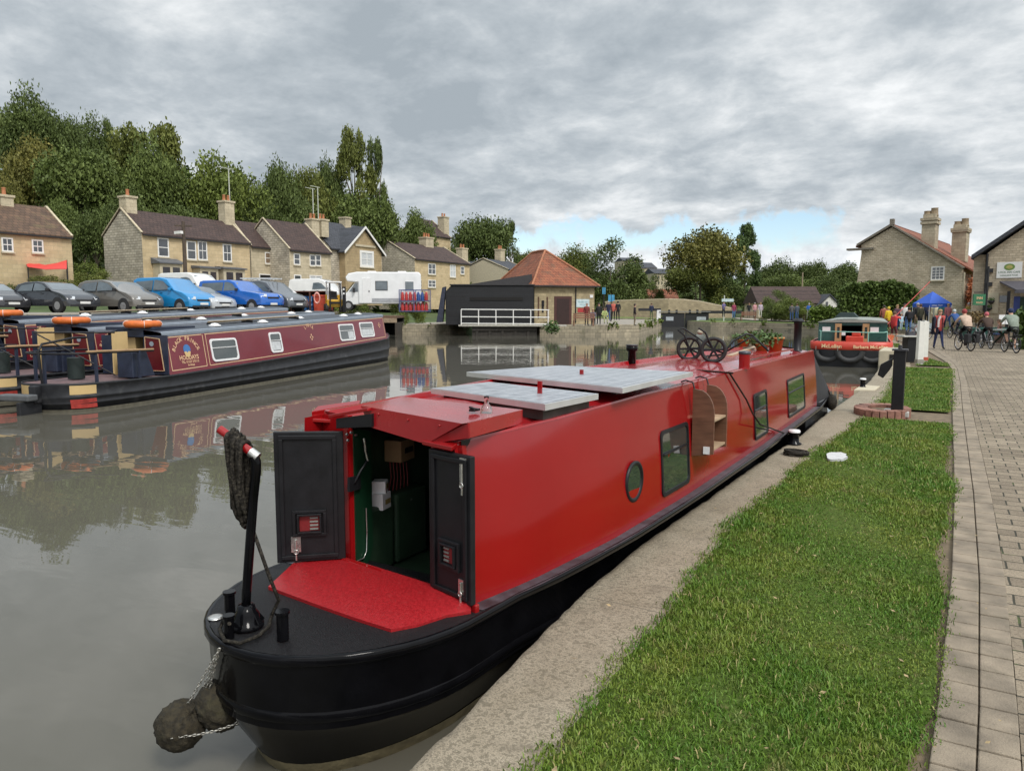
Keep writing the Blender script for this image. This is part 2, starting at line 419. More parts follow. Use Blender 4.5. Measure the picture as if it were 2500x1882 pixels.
gl_in = lambda y: gx(y) + .045 + .02 * math.sin(y * 5.3) + .03 * math.sin(y * 1.9)
pl_in = lambda y: px_(y) - .05 + .02 * math.sin(y * 4.1) + .035 * math.sin(y * 1.7 + 1)
kind(grass(-.5, 12.5, gl_in, pl_in, den), 'stuff', 'mown green grass strip between the stone quay and the paved path')
kind(grass(13.9, 24.2, lambda y: gx(y) - .02, lambda y: px_(y) - .04, lambda y: 1800, .09), 'stuff', 'green grass behind the brick ring of the black post')
kind(grass(25.4, 31.5, lambda y: -.66 + .012 * (y - 25), lambda y: max(-.64, px_(y) - .02 - .14 * max(0, y - 26.5)), lambda y: 700), 'stuff', 'small wedge of grass beside the white posts')
kind(grass(25.6, 41, lambda y: gx(y) - .1, lambda y: -1.02 - .055 * (y - 25), lambda y: 600), 'stuff', 'grass at the curved quay end by the green boat')
# ------------------------------------------------------------------ far banks, wharf and terrain
def xy(p): return (p[0], p[1])
fw = (-math.sin(YAW), math.cos(YAW)); rt = (math.cos(YAW), math.sin(YAW))
def off(p, r, f): return (p[0] + rt[0] * r + fw[0] * f, p[1] + rt[1] * r + fw[1] * f)
STONE = brickmat('rubble_stone', (.50, .43, .31), (.34, .30, .22), (.22, .20, .15), .55, .26, 'sz', msize=.02, var=.3, bmp=.7, dirt=((.13, .125, .065), .57, .9, .75))
GRAVEL = mat('gravel', (.30, .27, .225), .95, var=.25, scale=4, bmp=.6, bscale=40, dirt=((.20, .19, .12), .55, .6, .7))
LAWN = mat('lawn', (.115, .165, .032), .95, var=.35, scale=3, bmp=.7, bscale=25, dirt=((.16, .15, .06), .56, .5, .7))
P3 = xy(G(858, 816)); P4 = xy(G(977, 816)); P5 = xy(G(1064, 816)); P6 = xy(G(1318, 818)); P7 = xy(G(1480, 819)); P8 = xy(G(1560, 817)); P9 = xy(G(1596, 806)); P10 = xy(G(1616, 798))
def land(name, poly, z, wall, top):
    mb = MB(); n = len(poly)
    mb.use(wall); a = fl([(x, y, -1.2) for x, y in poly]); c = fl([(x, y, z) for x, y in poly])
    for i in range(n): mb.face(a[i], a[(i + 1) % n], c[(i + 1) % n], c[i])
    mb.use(top); mb.face(*c)
    return kind(mb.build(name), 'structure')
WE = [(-21.5, -25), (-21.9, 4), (-27.6, 24), P3]
land('wharf', WE + [off(P3, 0, 10), off(P3, -6, 14), (-58, 58), (-60, -25)], 1.97, STONE, GRAVEL)
land('wharf_quay', [P4, P5, xy(G(1160, 812)), xy(G(1300, 813)), P6, P7, P8, P9, P10, off(P10, .5, 40), off(P4, 0, 34)], .88, STONE, GRAVEL)
fb0 = xy(G(1735, 804)); fb1 = xy(G(1860, 806)); fb2 = xy(G(2000, 812)); fb3 = (qx(56) - .02, 56.2)
land('canal_bank', [fb0, fb1, fb2, fb3, (4, 58), (12, 66), (12, 130), off(fb0, 0, 60)], .80, STONE, LAWN)
land('lock_side', [off(P10, -.4, 0), P10, off(P10, 0, 45), off(P10, -30, 45)], 1.02, STONE, LAWN)
# far path on the other side of the bank
fp = MB(); a0, a1 = G(1880, 783, .93), G(1990, 786, .93)
fp.face(D(1850, 780, 84) - Vector((0, 0, 0)), *[D(u, 780, d) for u, d in ((2000, 74), (2130, 62), (2260, 55), (2260, 70), (1800, 112), (1790, 104))])
for i in range(len(fp.v)): fp.v[i] = (fp.v[i][0], fp.v[i][1], .935)
kind(fp.build('footpath', mat('far_path', (.42, .37, .31), .9, var=.15)), 'structure')
# terrain sheet out to the horizon
WP = [(-1, -60), (-1, 30), (-3, 58)] + [fb2, fb1, fb0, P10, P9, P8, P7, P6, P5, P4, P3, (-27.6, 24), (-21.9, 4), (-21.5, -60)]
def inwater(x, y, mrg=3.2):
    ins = False; n = len(WP); dm = 1e9
    for i in range(n):
        (x0, y0), (x1, y1) = WP[i], WP[(i + 1) % n]
        if (y0 > y) != (y1 > y) and x < (x1 - x0) * (y - y0) / (y1 - y0) + x0: ins = not ins
        dx, dy = x1 - x0, y1 - y0; t = max(0, min(1, ((x - x0) * dx + (y - y0) * dy) / (dx * dx + dy * dy)))
        dm = min(dm, math.hypot(x - x0 - dx * t, y - y0 - dy * t))
    return ins or dm < mrg
def tz(x, y):
    camf = x * fw[0] + y * fw[1]; camr = x * rt[0] + y * rt[1]
    if camf < 200 and -62 < x < 8 and inwater(x, y): return -1.5
    if x > -8 and y < 66: return .30
    z = .86
    lf = sstep(-24, -32, x) * sstep(62, 50, camf + max(0, (camr + 14)) * 1.2)
    z = max(z, .86 + 1.08 * lf)
    z += .9 * sstep(-44, -54, x)
    z += 19 * sstep(-57, -125, x) * sstep(175, 95, y)
    z += .075 * max(0, camf - 118) * sstep(30, -40, camr + .1 * camf) + .05 * max(0, camf - 150)
    return min(z, 46)
gm = MB(); gm.smooth = True
xs = [-260 + 6 * i for i in range(32)] + [-66 + 2 * i for i in range(38)] + [12 + 8 * i for i in range(30)]
ys = [-60 + 8 * i for i in range(6)] + [-10 + 2.5 * i for i in range(58)] + [140 + 12 * i for i in range(26)]
gm.loft([[(x, y, tz(x, y)) for x in xs] for y in ys])
TERR = mat('hill_ground', (.055, .085, .022), .95, var=.45, scale=.5, bmp=.5, bscale=6, dirt=((.11, .105, .045), .55, .15, .8))
kind(gm.build('terrain', TERR), 'structure')

# fallen leaves on the grass and quay
fl_ = MB()
for _ in range(90):
    y = random.uniform(2.2, 12); x = random.uniform(gx(y) - .25, px_(y) + .25); z = landz(y) + .03; a = random.uniform(0, 6.28); s_ = random.uniform(.008, .02)
    u_ = Vector((math.cos(a), math.sin(a), random.uniform(-.3, .3))) * s_; w_ = Vector((-math.sin(a), math.cos(a), random.uniform(-.3, .3))) * s_ * .55; c_ = Vector((x, y, z)); fl_.face(c_ - u_, c_ + w_, c_ + u_, c_ - w_)
kind(fl_.build('fallen_leaves', mat('dead_leaf', (.34, .25, .13), .8, var=.5, scale=30)), 'stuff')

# weeds along the far stone edges
rw = np.random.default_rng(8); pts_ = []
for a_, b_ in ((P4, P5), (P6, P7), (P7, P8), (P8, P9), (P9, P10), (fb0, fb1), (fb1, fb2), (fb2, fb3)):
    L_ = math.hypot(b_[0] - a_[0], b_[1] - a_[1]); n_ = int(L_ * 30)
    t_ = rw.random(n_); cl_ = (np.sin(t_ * L_ * 1.7 + a_[0]) + np.sin(t_ * L_ * .63 + 2)) > .25; t_ = t_[cl_]; m_ = len(t_)
    zt_ = .82; pts_.append(np.stack([a_[0] + (b_[0] - a_[0]) * t_ + rw.normal(0, .12, m_), a_[1] + (b_[1] - a_[1]) * t_ + rw.normal(0, .12, m_), zt_ + rw.normal(0, .16, m_) - .25 * rw.random(m_) ** 3], 1))
WEEDP = np.concatenate(pts_)
# ------------------------------------------------------------------ the red narrowboat
RED = mat('red_gloss_paint', (.285, .0065, .008), .13, var=.08, scale=1.1, coat=.15, spec=.42, rvar=.03, bmp=.035, bscale=1.1)
REDROOF = mat('red_roof_paint', (.34, .010, .014), .26, var=.12, scale=4, coat=.5, rvar=.1, bmp=.05, bscale=30, dirt=((.36, .03, .03), .6, 6, .5))
REDDECK = mat('red_nonslip_paint', (.33, .012, .016), .36, var=.22, scale=70, bmp=.25, bscale=190, dirt=((.28, .045, .04), .56, 30, .45))
BLK = mat('black_gloss_paint', (.004, .004, .005), .12, var=.4, scale=5, coat=0., spec=.16, rvar=.06, bmp=.06, bscale=14)
BLKDECK = mat('black_nonslip_deck', (.008, .008, .009), .5, var=.5, scale=90, bmp=.6, bscale=150, spec=.3, dirt=((.16, .16, .16), .60, 170, .6))
BLKSAT = mat('black_satin', (.010, .010, .012), .45, spec=.35, var=.25, scale=12, bmp=.05)
STEEL = mat('worn_steel', (.075, .075, .088), .42, metal=.3, var=.4, scale=11, dirt=((.02, .02, .022), .5, 5, .9))
CHROME = mat('steel_bright', (.62, .61, .58), .3, metal=.9, var=.2, scale=30)
DGREEN = mat('dark_green_paint', (.006, .034, .015), .4, var=.2, scale=3)  # green darkened so the engine room panel carries its shade in the colour
DGREEN2 = mat('green_canvas_cover', (.020, .045, .024), .55, var=.3, scale=6, bmp=.3, bscale=12)
GLASS = mat('window_glass', (.030, .040, .038), .04, var=.2, scale=1.2, spec=.9, coat=1., rvar=.02)
CLEAR = mat('clear_glass', (.92, .97, .95), .02, var=.01, trans=1., rvar=.01)
WHITE = mat('white_plastic', (.78, .79, .80), .4, var=.05)
CARD = mat('cardboard', (.30, .20, .105), .8, var=.15)
ROPE = mat('black_rope', (.024, .021, .017), .85, var=.9, scale=70, bmp=1., bscale=90, dirt=((.13, .115, .085), .54, 75, .85), spec=.2)
WOOD = mat('varnished_wood', (.15, .072, .042), .5, var=.3, scale=5, stretch=(1, 1, 6), bmp=.1)
WOODL = mat('light_wood_edge', (.42, .30, .19), .55, var=.2)
TERRA = mat('terracotta', (.50, .20, .055), .6, var=.2, scale=5)
CHAIN = mat('galvanised_chain', (.50, .48, .43), .4, metal=.8, var=.3, scale=50)
COIR = mat('tarred_coir', (.030, .024, .013), .9, var=.6, scale=40, bmp=1., bscale=45, dirt=((.06, .055, .022), .55, 7, .8))
xb = lambda y: lerp(y, [(2.94, -1.95), (3.42, -1.87), (4.36, -1.79), (5.77, -1.74), (8.05, -1.69), (12.4, -1.67)])
xr = lambda y: lerp(y, [(2.85, -2.045), (3.3, -1.99), (3.8, -1.92), (4.66, -1.855), (5.44, -1.81), (7.5, -1.77), (12.4, -1.75)])
xl = lambda y: lerp(y, [(2.9, -3.06), (5, -3.06), (7, -2.99), (9.5, -2.94), (12.4, -2.88)])
zg = lambda y: lerp(y, [(2.0, .665), (2.9, .645), (4.36, .615), (5.77, .60), (12.4, .60), (15, .80)])
zr = lambda y: lerp(y, [(2.85, 1.445), (3.3, 1.455), (5, 1.495), (8, 1.49), (12.4, 1.462)])
boat = thing('narrowboat', 'long red narrowboat with black hull moored against the stone quay, stern doors open', 'narrowboat', (-2.45, 7.5, 0))
# hull
def hull_ring(z_of, k, kb, dy):
    pts = []
    for y in [15, 14.8, 14.6, 14.3, 14.0, 13.6, 13.2, 12.4, 11, 9.5, 8, 7, 6, 5.2, 4.6, 4, 3.6, 3.2]:
        x = xb(y) + .075 if y <= 12.4 else lerp(y, [(12.4, -1.595), (13.2, -1.60), (14, -1.72), (14.6, -1.98), (15, -2.32)])
        pts.append((x, y))
    for i in range(23):
        a = math.pi * i / 22; pts.append((-2.545 + .70 * math.cos(a), 2.9 - .895 * math.sin(a)))
    for y in [3.2, 3.6, 4, 5.2, 6, 8, 10, 12.4, 13.2, 13.6, 14, 14.3, 14.6, 14.8, 15]:
        x = xl(y) - .16 if y <= 12.4 else lerp(y, [(12.4, -3.04), (13.2, -3.0), (14, -2.90), (14.6, -2.65), (15, -2.33)])
        pts.append((x, y))
    out = []
    for x, y in pts:
        q = lerp(y, [(2.0, 1), (3.4, .8), (5.5, .12), (11, .1), (14, .4), (15, .6)])
        kk = k * (1 - kb * q); xc = -2.53 - .06 * kb * q if y < 6 else -2.35
        yy = y + dy * lerp(y, [(2.0, 1.), (2.6, .9), (3.4, .2), (5, 0)]) - dy * lerp(y, [(12.9, 0), (15, .8)])
        X_ = xc + (x - xc) * kk; zz = z_of(y)
        if zz < zg(y) - .052 and X_ > -2.4: X_ = min(X_, qx(yy) - .035 - .05 * (zz < .2))
        out.append((X_, yy, zz))
    return out
hm = MB(); hm.smooth = True; hm.use(BLK)
hm.loft([hull_ring(lambda y: zg(y) - .004, .97, 0, .02), hull_ring(lambda y: zg(y) + .004, .99, 0, .006), hull_ring(lambda y: zg(y) - .006, 1.008, 0, -.004), hull_ring(lambda y: zg(y) - .035, 1.01, 0, -.006), hull_ring(lambda y: zg(y) - .05, .99, 0, .01),
         hull_ring(lambda y: zg(y) - .055, .985, 0, .012), hull_ring(lambda y: zg(y) * .45 + .03, .985, .02, .02)])
hm.loft([hull_ring(lambda y: zg(y) * .45 + .03, .985, .02, .02), hull_ring(lambda y: .27, .97, .10, .06), hull_ring(lambda y: .05, .965, .28, .19), hull_ring(lambda y: -.3, .96, .55, .35)])
hull = hm.build('hull', None, boat, True)
sk = MB(); sk.smooth = True
sk.loft([hull_ring(lambda y: .295 + (zg(y) - .6) * .8, .985, .045, .03), hull_ring(lambda y: .315 + (zg(y) - .6) * .8, 1.006, .03, .012), hull_ring(lambda y: .345 + (zg(y) - .6) * .8, 1.006, .025, .012), hull_ring(lambda y: .362 + (zg(y) - .6) * .8, .985, .02, .02)])
sk.build('rubbing_strake', BLK, hull, True)
wl = MB(); wl.smooth = True
wl.loft([hull_ring(lambda y: .075, .972, .26, .178), hull_ring(lambda y: .035, .974, .29, .19), hull_ring(lambda y: -.05, .972, .36, .24)])
wl.build('waterline_scum', mat('algae_scum', (.16, .135, .075), .8, var=.4, scale=14, bmp=.4), hull, True)
# decks
dk = MB(); r0 = hull_ring(lambda y: zg(y) - .002, .972, 0, .02)
stern = [p for p in r0 if p[1] < 3.3]
dk.face(*stern)
dk.build('stern_deck', BLKDECK, boat, True)
gd = MB(); gd.smooth = False
ys = [2.92 + .24 * i for i in range(40)]
gd.loft([[(xb(y) - .01, y, zg(y) + .003), (xb(y) + .078, y, zg(y) + .001)] for y in ys]); gd.loft([[(xl(y) - .17, y, zg(y)), (xl(y) - .05, y, zg(y) + .003)] for y in ys])
gd.build('gunwale', STEEL, boat, True)
bl = [Vector((-3.10, 3.085, 0)), Vector((-1.955, 2.935, 0))]         # line of the stern bulkhead
bd = (bl[1] - bl[0]).normalized(); bn = Vector((bd.y, -bd.x, 0))    # bn points aft
def BP(t, z, o=0.): return bl[0] + bd * t + bn * o + Vector((0, 0, z))
tO0, tO1, tE = .262, .90, 1.155
rd = MB()
nearl = [G(655, 1431, .668), G(760, 1470, .668), G(860, 1505, .668), G(954, 1535, .668), G(1020, 1524, .662), G(1089, 1501, .66), G(1150, 1490, .66)]
far = [BP(t, .70, .01) for t in (-.06, .15, .35, .55, .78, 1.0, 1.16)]
rd.smooth = True; rd.loft([[p for p in nearl], [n_ * .5 + f_ * .5 + Vector((0, 0, .012)) for n_, f_ in zip(nearl, far)], far]); rd.smooth = False
rd.loft([nearl, [p - Vector((0, 0, .03)) for p in nearl]])
rd.face(nearl[0], far[0], far[0] - Vector((0, 0, .06)), nearl[0] - Vector((0, 0, .03)))
rd.build('red_deck', REDDECK, boat, True)
cm = MB(); cm.ext([BP(-.05, .62, .02), BP(1.235, .62, .02), BP(1.235, .682, .02), BP(-.05, .715, .02)], bn * .03)
cm.build('coaming', RED, boat, True, bevel=.006)
# cabin
ys = [2.94, 3.1, 3.3, 3.5, 3.8, 4.1, 4.4, 4.7, 5, 5.4, 5.8, 6.5, 7.5, 8.5, 9.5, 10.5, 11.5, 12.4]
cs = MB(); cs.smooth = True
def side(y, t): # t 0 base, 1 top
    x0, x1 = xb(y), xr(y); return (x0 + (x1 - x0) * t + .012 * math.sin(math.pi * t), y + (-.02 * t if y < 3 else 0), zg(y) + (zr(y) - zg(y)) * t)
cs.loft([[side(y, t) for t in (0, .15, .3, .45, .6, .75, .9, 1)] for y in ys])
cs.build('cabin_side', RED, boat, True)
cs = MB(); cs.smooth = True
cs.loft([[(xl(y) + .0, y, zr(y) + lerp(y, [(2.9, .055), (12, .015)])), (xl(y) - .03, y, zr(y) - .4), (xl(y) - .06, y, zg(y))] for y in ys])
cs.build('cabin_side', RED, boat, True)
rf = MB()
def roofring(y):
    a, b2 = xl(y), xr(y); z = zr(y); dl = lerp(y, [(2.9, .055), (12, .015)])
    P_ = [(a, z + dl), (a, z + .022 + dl), (a + .035, z + .022 + dl), (a + .045, z - .012 + dl)]
    for t in (.1, .25, .4, .5, .6, .75, .9): P_.append((a + .05 + (b2 - a - .1) * t, z - .01 + .045 * math.sin(math.pi * t) + dl * (1 - t)))
    P_ += [(b2 - .045, z - .012), (b2 - .035, z + .012), (b2, z + .012), (b2 + .003, z)]
    return [(x, (bl[0].y + (x - bl[0].x) * bd.y / bd.x + .012) if y < 3 else max(y, bl[0].y + (x - bl[0].x) * bd.y / bd.x + .03), zz) for x, zz in P_]
rf.loft([roofring(y) for y in ys])
e0 = roofring(2.94); rf.face(*e0[::-1])
roof = rf.build('roof', REDROOF, boat, True)
# roof lip that overhangs the doors
lp = MB()
lp.ext([G(1030, 1086, 1.425), G(1103, 1102, 1.425), G(1119, 1091, 1.43), G(1127, 1067, 1.44), G(1150, 1045, 1.445), G(1040, 1064, 1.44)], (0, 0, .022))
lp.build('roof_lip', RED, roof, True, bevel=.004)
lp = MB(); lp.ext([G(757, 1030, 1.47), G(772, 1006, 1.485), G(878, 990, 1.49), G(905, 1012, 1.46), G(820, 1034, 1.455)], (0, 0, .02)); lp.ext([G(761, 1017, 1.485), G(776, 1003, 1.5), G(880, 988, 1.5), G(878, 996, 1.49)], (0, 0, .03))
lp.build('roof_lip', RED, roof, True, bevel=.004)
# stern bulkhead with its opening
bk = MB()
bk.ext([BP(-.02, .66, 0), BP(tO0, .66, 0), BP(tO0, 1.515, 0), BP(.03, 1.50, 0)], -bn * .03)
bk.build('bulkhead', RED, boat, True)
bk = MB(); bk.ext([BP(tO1, .66, 0), BP(tE + .005, .66, 0), BP(tE - .045, 1.44, 0), BP(tO1, 1.44, 0)], -bn * .03)
bk.build('bulkhead', RED, boat, True)
# sliding hatch
def IB(u, v_, o=0.):
    """ray through a survey point onto the stern bulkhead plane, o aft of it"""
    r, f_ = ray(u, v_); q_ = bl[0] + bn * o; t_ = (q_.x * bn.x + q_.y * bn.y) / (r[0] * bn.x + r[1] * bn.y)
    return Vector((r[0] * t_, r[1] * t_, CZ + r[2] * t_))
A_, B_ = IB(880, 990, .03), IB(1128, 1034, .03); C_, E_ = G(1277, 1000, B_.z - .01), G(985, 968, A_.z - .005); B2 = IB(1146, 1032, .0)
top = [A_, B_, B2, C_, E_]
low = [IB(902, 1042, .03), IB(1040, 1084, .03), B2 - Vector((0, 0, .075)), C_ - Vector((0, 0, .075)), E_ - Vector((0, 0, .075))]
ht = MB(); ht.loft([low + low[:1], top + top[:1]]); ht.face(*top); ht.face(*low[::-1])
ht.face(low[1], B_, B2, low[2])
hatch = ht.build('hatch', REDROOF, boat, True, bevel=.006)
zt = (A_.z + C_.z) / 2
for k in (.2, .5, .8):
    hb = MB(); p = top[0].lerp(top[1], k) - Vector((0, 0, .03)); hb.ell(p + bn * .003, .006, 8, 6)
    hb.build('bolt', RED, hatch, True)
hl = MB(); c = G(1157, 1003, B_.z + .012); hl.torus(c + Vector((0, 0, .012)), .022, .007, (0.2, .3, 1)); hl.box(c.x - .012, c.y - .03, c.z, c.x + .02, c.y + .03, c.z + .012)
hl.build('hasp', BLKSAT, hatch, True)
rn = MB(); rn.bar(G(1042, 1062, 1.475), G(1134, 1046, 1.485), .018, .045); rn.build('hatch_runner', RED, boat, True, bevel=.003)
rn = MB(); rn.bar(IB(806, 1016, .06), IB(902, 999, .045), .03, .018); rn.build('hatch_runner', RED, boat, True, bevel=.003)
rb = MB(); rb.ext([IB(820, 1046, .06), IB(906, 1043, .05), IB(906, 1010, .05), IB(820, 1022, .06)], -bn * .03)
rb.build('hatch_stop', BLKSAT, boat, True, bevel=.003)
# engine room behind the doors
er = MB(); xL_, xR_, yB = -2.99, -2.02, 4.0
y0_ = lambda x: BP((x - bl[0].x) / bd.x, 0).y + .02
er.use(DGREEN2); er.face((xL_, y0_(xL_), .5), (xL_, yB, .5), (xL_, yB, 1.46), (xL_, y0_(xL_), 1.46)); er.face((xL_, y0_(xL_), .52), (xR_, y0_(xR_), .52), (xR_, yB, .52), (xL_, yB, .52))
er.use(BLKSAT); er.face((xR_, y0_(xR_), .5), (xR_, yB, .5), (xR_, yB, 1.46), (xR_, y0_(xR_), 1.46)); er.face((xL_, yB, .5), (xR_, yB, .5), (xR_, yB, 1.46), (xL_, yB, 1.46)); er.face((xL_, y0_(xL_), 1.448), (xR_, y0_(xR_), 1.43), (xR_, yB, 1.448), (xL_, yB, 1.448))
room = er.build('engine_room', None, boat, True)
jx = BP(tO0, 0).x + .012; jy = BP(tO0, 0).y + .03; ye_ = atX(908, 1200, jx).y
pn = MB(); pn.ext([(jx, jy, .60), (jx, ye_ - .08, .60), (jx, ye_ - .02, .66), (jx, ye_, .74), (jx, ye_, 1.43), (jx, jy, 1.43)], (-.012, 0, 0))
pnl = pn.build('green_panel', DGREEN, room, True)
A7 = lambda u, v_, o=.0: atX(u, v_, jx + .004 + o)
ph = MB(); ph.ext([A7(848, 1165), A7(874, 1160), A7(876, 1192), A7(848, 1200)], (.018, 0, 0)); ph.use(CHROME); ph.tube([A7(866, 1178, .02), A7(880, 1150, .05), A7(896, 1126, .04)], .007); ph.build('control_lever', BLKSAT, room, True)
ph = MB(); ph.tube([A7(888, 1070, .02), A7(891, 1085, .025), A7(892, 1100, .02), A7(898, 1125, .03)], .008, 6); ph.tube([A7(870, 1370, .005), A7(888, 1362, .006), A7(895, 1345, .006), A7(896, 1300, .006), A7(894, 1240, .006)], .004, 5); ph.build('pipe', CHROME, room, True)
for u, v_ in ((846, 1060), (856, 1056), (868, 1062), (848, 1075)): k_ = MB(); c_ = A7(u, v_, .0); k_.cyl(c_, c_ + Vector((.008, 0, 0)), .008, n=8); k_.build('switch', CHROME, room, True)
lx = -2.86
for u0, u1, zt0 in ((899, 966, .93), (970, 1046, .97)):
    ya_, yb_ = atX(u0, 1300, lx).y, atX(u1, 1300, lx).y; eg = MB(); eg.box(xL_ + .002, ya_, .53, lx, yb_ - .012, zt0); eg.build('locker', DGREEN2, room, True, bevel=.018)
wr = MB(); wr.use(mat('red_cable', (.20, .02, .02), .5))
for k in range(6): u = 952 + k * 8; wr.tube([atX(u, 1128, -2.96), atX(u + 3, 1165, -2.95), atX(u - 2 + k, 1195, -2.94), atX(u - 6 + 2 * k, 1235, -2.95)], .005, 5)
wr.build('cable', None, room, True)
bgs = MB(); bgs.smooth = True; bgs.ell(atX(985, 1218, -2.92), (.06, .12, .03), 12, 8, .12, 3); bgs.build('crumpled_sheet', mat('grey_sheet', (.12, .13, .12), .4), room, True)
cb = thing('cardboard_box', 'brown cardboard box on the shelf inside the red narrowboat engine room', 'box', atX(976, 1122, -2.93), .15)
mb = MB(); mb.box(-.06, -.085, 0, .06, .085, .135); mb.build('carton', CARD, cb, bevel=.004)
mb = MB(); mb.box(.0605, -.04, .05, .0625, .06, .085); mb.build('printed_label', BLKSAT, cb)
for u, v_, s, lab in ((926, 1240, .105, 'lower white box on the green locker inside the red narrowboat'), (928, 1204, .085, 'upper white box stacked on another inside the red narrowboat')):
    b_ = thing('white_box', lab, 'box', atX(u, v_, -2.90), .2 + .3 * (s < .1), 'white boxes in the engine room')
    mb = MB(); mb.box(-s / 2, -s / 2, 0, s / 2, s / 2, s * .95); mb.build('carton', WHITE, b_, bevel=.004)
    mb = MB(); mb.box(s / 2 + .0005, -.02, .03, s / 2 + .0015, s / 2 - .008, .06); mb.build('printed_label', mat('label_ochre', (.35, .28, .10), .6), b_)
# doors
def door(hb_, fb_, zt_h, zt_f, out, lock_low, vent_t):
    """hb_, fb_: hinge and free bottom corners; zt_*: their top heights; 'out' normal"""
    h = MB(); W = (fb_ - hb_); w_ = W.length; d = W.normalized(); n = Vector(out).normalized()
    up_h, up_f = zt_h - hb_.z, zt_f - fb_.z
    def Q(s, t, o=0.): # s 0..1 hinge->free, t 0..1 height
        return hb_ + W * s + Vector((0, 0, (up_h + (up_f - up_h) * s) * t)) + n * o
    h.ext([Q(0, 0), Q(1, 0), Q(1, 1), Q(0, 1)], -n * .032)
    dr = h.build('door', BLKSAT, boat, True, bevel=.004)
    def ringm(s0, t0, s1, t1, wd, hh):
        r = MB(); ws, wt = wd / w_, wd / up_h
        for a, b_, c_, d_ in ((s0, t0, s1, t0 + wt), (s0, t1 - wt, s1, t1), (s0, t0 + wt, s0 + ws, t1 - wt), (s1 - ws, t0 + wt, s1, t1 - wt)):
            r.ext([Q(a, b_), Q(c_, b_), Q(c_, d_), Q(a, d_)], n * hh)
        return r
    ringm(.10, .025, .93, .975, .022, .012).build('moulding', BLKSAT, dr, True, bevel=.003)
    r = ringm(.27, .20 + vent_t, .76, .40 + vent_t, .016, .016); r2 = ringm(.34, .225 + vent_t, .69, .375 + vent_t, .010, .028); r.add(r2.v, r2.f)
    vt = r.build('vent_frame', BLKSAT, dr, True, bevel=.002)
    g = MB(); g.use(mat('vent_red', (.22, .02, .022), .4)); g.ext([Q(.37, .24 + vent_t), Q(.66, .24 + vent_t), Q(.66, .36 + vent_t), Q(.37, .36 + vent_t)], n * .004)
    g.use(mat('vent_grey', (.25, .26, .24), .4))
    for i in range(4): t_ = .25 + vent_t + i * .028; g.ext([Q(.39, t_, .004), Q(.51, t_, .004), Q(.51, t_ + .012, .004), Q(.39, t_ + .012, .004)], n * .006)
    g.build('vent_grille', None, vt, True)
    b_ = MB()
    for s_, t0, t1 in lock_low:
        b_.ext([Q(s_ - .07, t0, .001), Q(s_ + .07, t0, .001), Q(s_ + .07, t1, .001), Q(s_ - .07, t1, .001)], n * .006)
        b_.cyl(Q(s_, t0 - .06, .012), Q(s_, t0 + (t1 - t0) * .8, .012), .006, n=8); b_.torus(Q(s_, t0 + .005, .016), .012, .003, n, 12, 6)
    b_.build('bolt', CHROME, dr, True)
    return dr
dv = Vector((0, 0, .0))
hl_ = BP(tO0 - .005, .705, .035); fl_ = G(677, 1375, .70)
door(hl_, fl_, atY(831, 1053, hl_.y).z, atY(677, 1056, fl_.y).z, (hl_ - fl_).cross(Vector((0, 0, 1))) * 1, [(.72, .08, .20)], .0)
hr_ = BP(tO1 + .01, .685, .03); fr_ = G(1150, 1480, .68)
door(hr_, fr_, atY(1047, 1095, hr_.y).z, atY(1140, 1115, fr_.y).z, (fr_ - hr_).cross(Vector((0, 0, -1))) * -1, [(.85, .80, .985), (.80, .06, .16)], .0)
# dollies, tiller and stern fittings
for u, v_, top_v, r in ((562, 1505, 1447, .024), (560, 1556, 1505, .021), (691, 1560, 1493, .026)):
    p = G(u, v_, .665); hgt = (v_ - top_v) / 1800 * math.hypot(p.x, p.y) * .97
    d = MB(); d.cyl(p, p + Vector((0, 0, hgt)), r, n=16); d.cyl(p + Vector((0, 0, hgt)), p + Vector((0, 0, hgt + .012)), r * 1.25, n=16)
    d.build('mooring_dolly', BLK, boat, True)
fc = MB(); p = G(526, 1505, .668); fc.lathe([(.0, .004), (.022, .004), (.034, .002), (.036, -.004)], p, 18); fc.build('filler_cap', CHROME, boat, True)
tb = G(603, 1527, .668)
bt = MB(); bt.lathe([(.075, 0), (.075, .015), (.06, .022), (.055, .06), (.042, .075), (.036, .10), (.0, .10)], tb, 24)
for k in range(6):
    a = k * math.pi / 3; bt.bar(tb + Vector((.04 * math.cos(a), .04 * math.sin(a), .06)), tb + Vector((.07 * math.cos(a), .07 * math.sin(a), .015)), .006, .02)
ru = bt.build('rudder_bearing', BLK, boat, True)
def atD(u, v_, ref): # point at the same distance as ref
    r, f = ray(u, v_); fr = -math.sin(YAW) * ref.x + math.cos(YAW) * ref.y
    # horizontal forward distance of ref along pitched ray
    den_ = -math.sin(YAW) * r[0] + math.cos(YAW) * r[1]; t = fr / den_
    return Vector((r[0] * t, r[1] * t, CZ + r[2] * t))
sw = MB()
sw.tube([tb + Vector((0, 0, .08)), atD(600, 1490, tb), atD(602, 1440, tb), atD(610, 1330, tb), atD(618, 1220, tb), atD(625, 1150, tb), atD(625, 1126, tb), atD(619, 1113, tb)], [.021, .021, .021, .021, .021, .022, .022, .021], 14)
tl = sw.build('tiller', BLK, boat, True)
t0_, t1_ = atD(624, 1112, tb), atD(524, 1050, tb) + Vector((-.02, .10, 0)) * .3
tbar = MB(); tbar.cyl(t0_, t1_, .0195, n=16); tbar.build('tiller_bar', RED, tl, True)
tc_ = MB(); tc_.cyl(t0_ + (t0_ - t1_).normalized() * .014, t0_ - (t0_ - t1_).normalized() * .03, .022, n=16); tc_.build('collar', CHROME, tl, True)
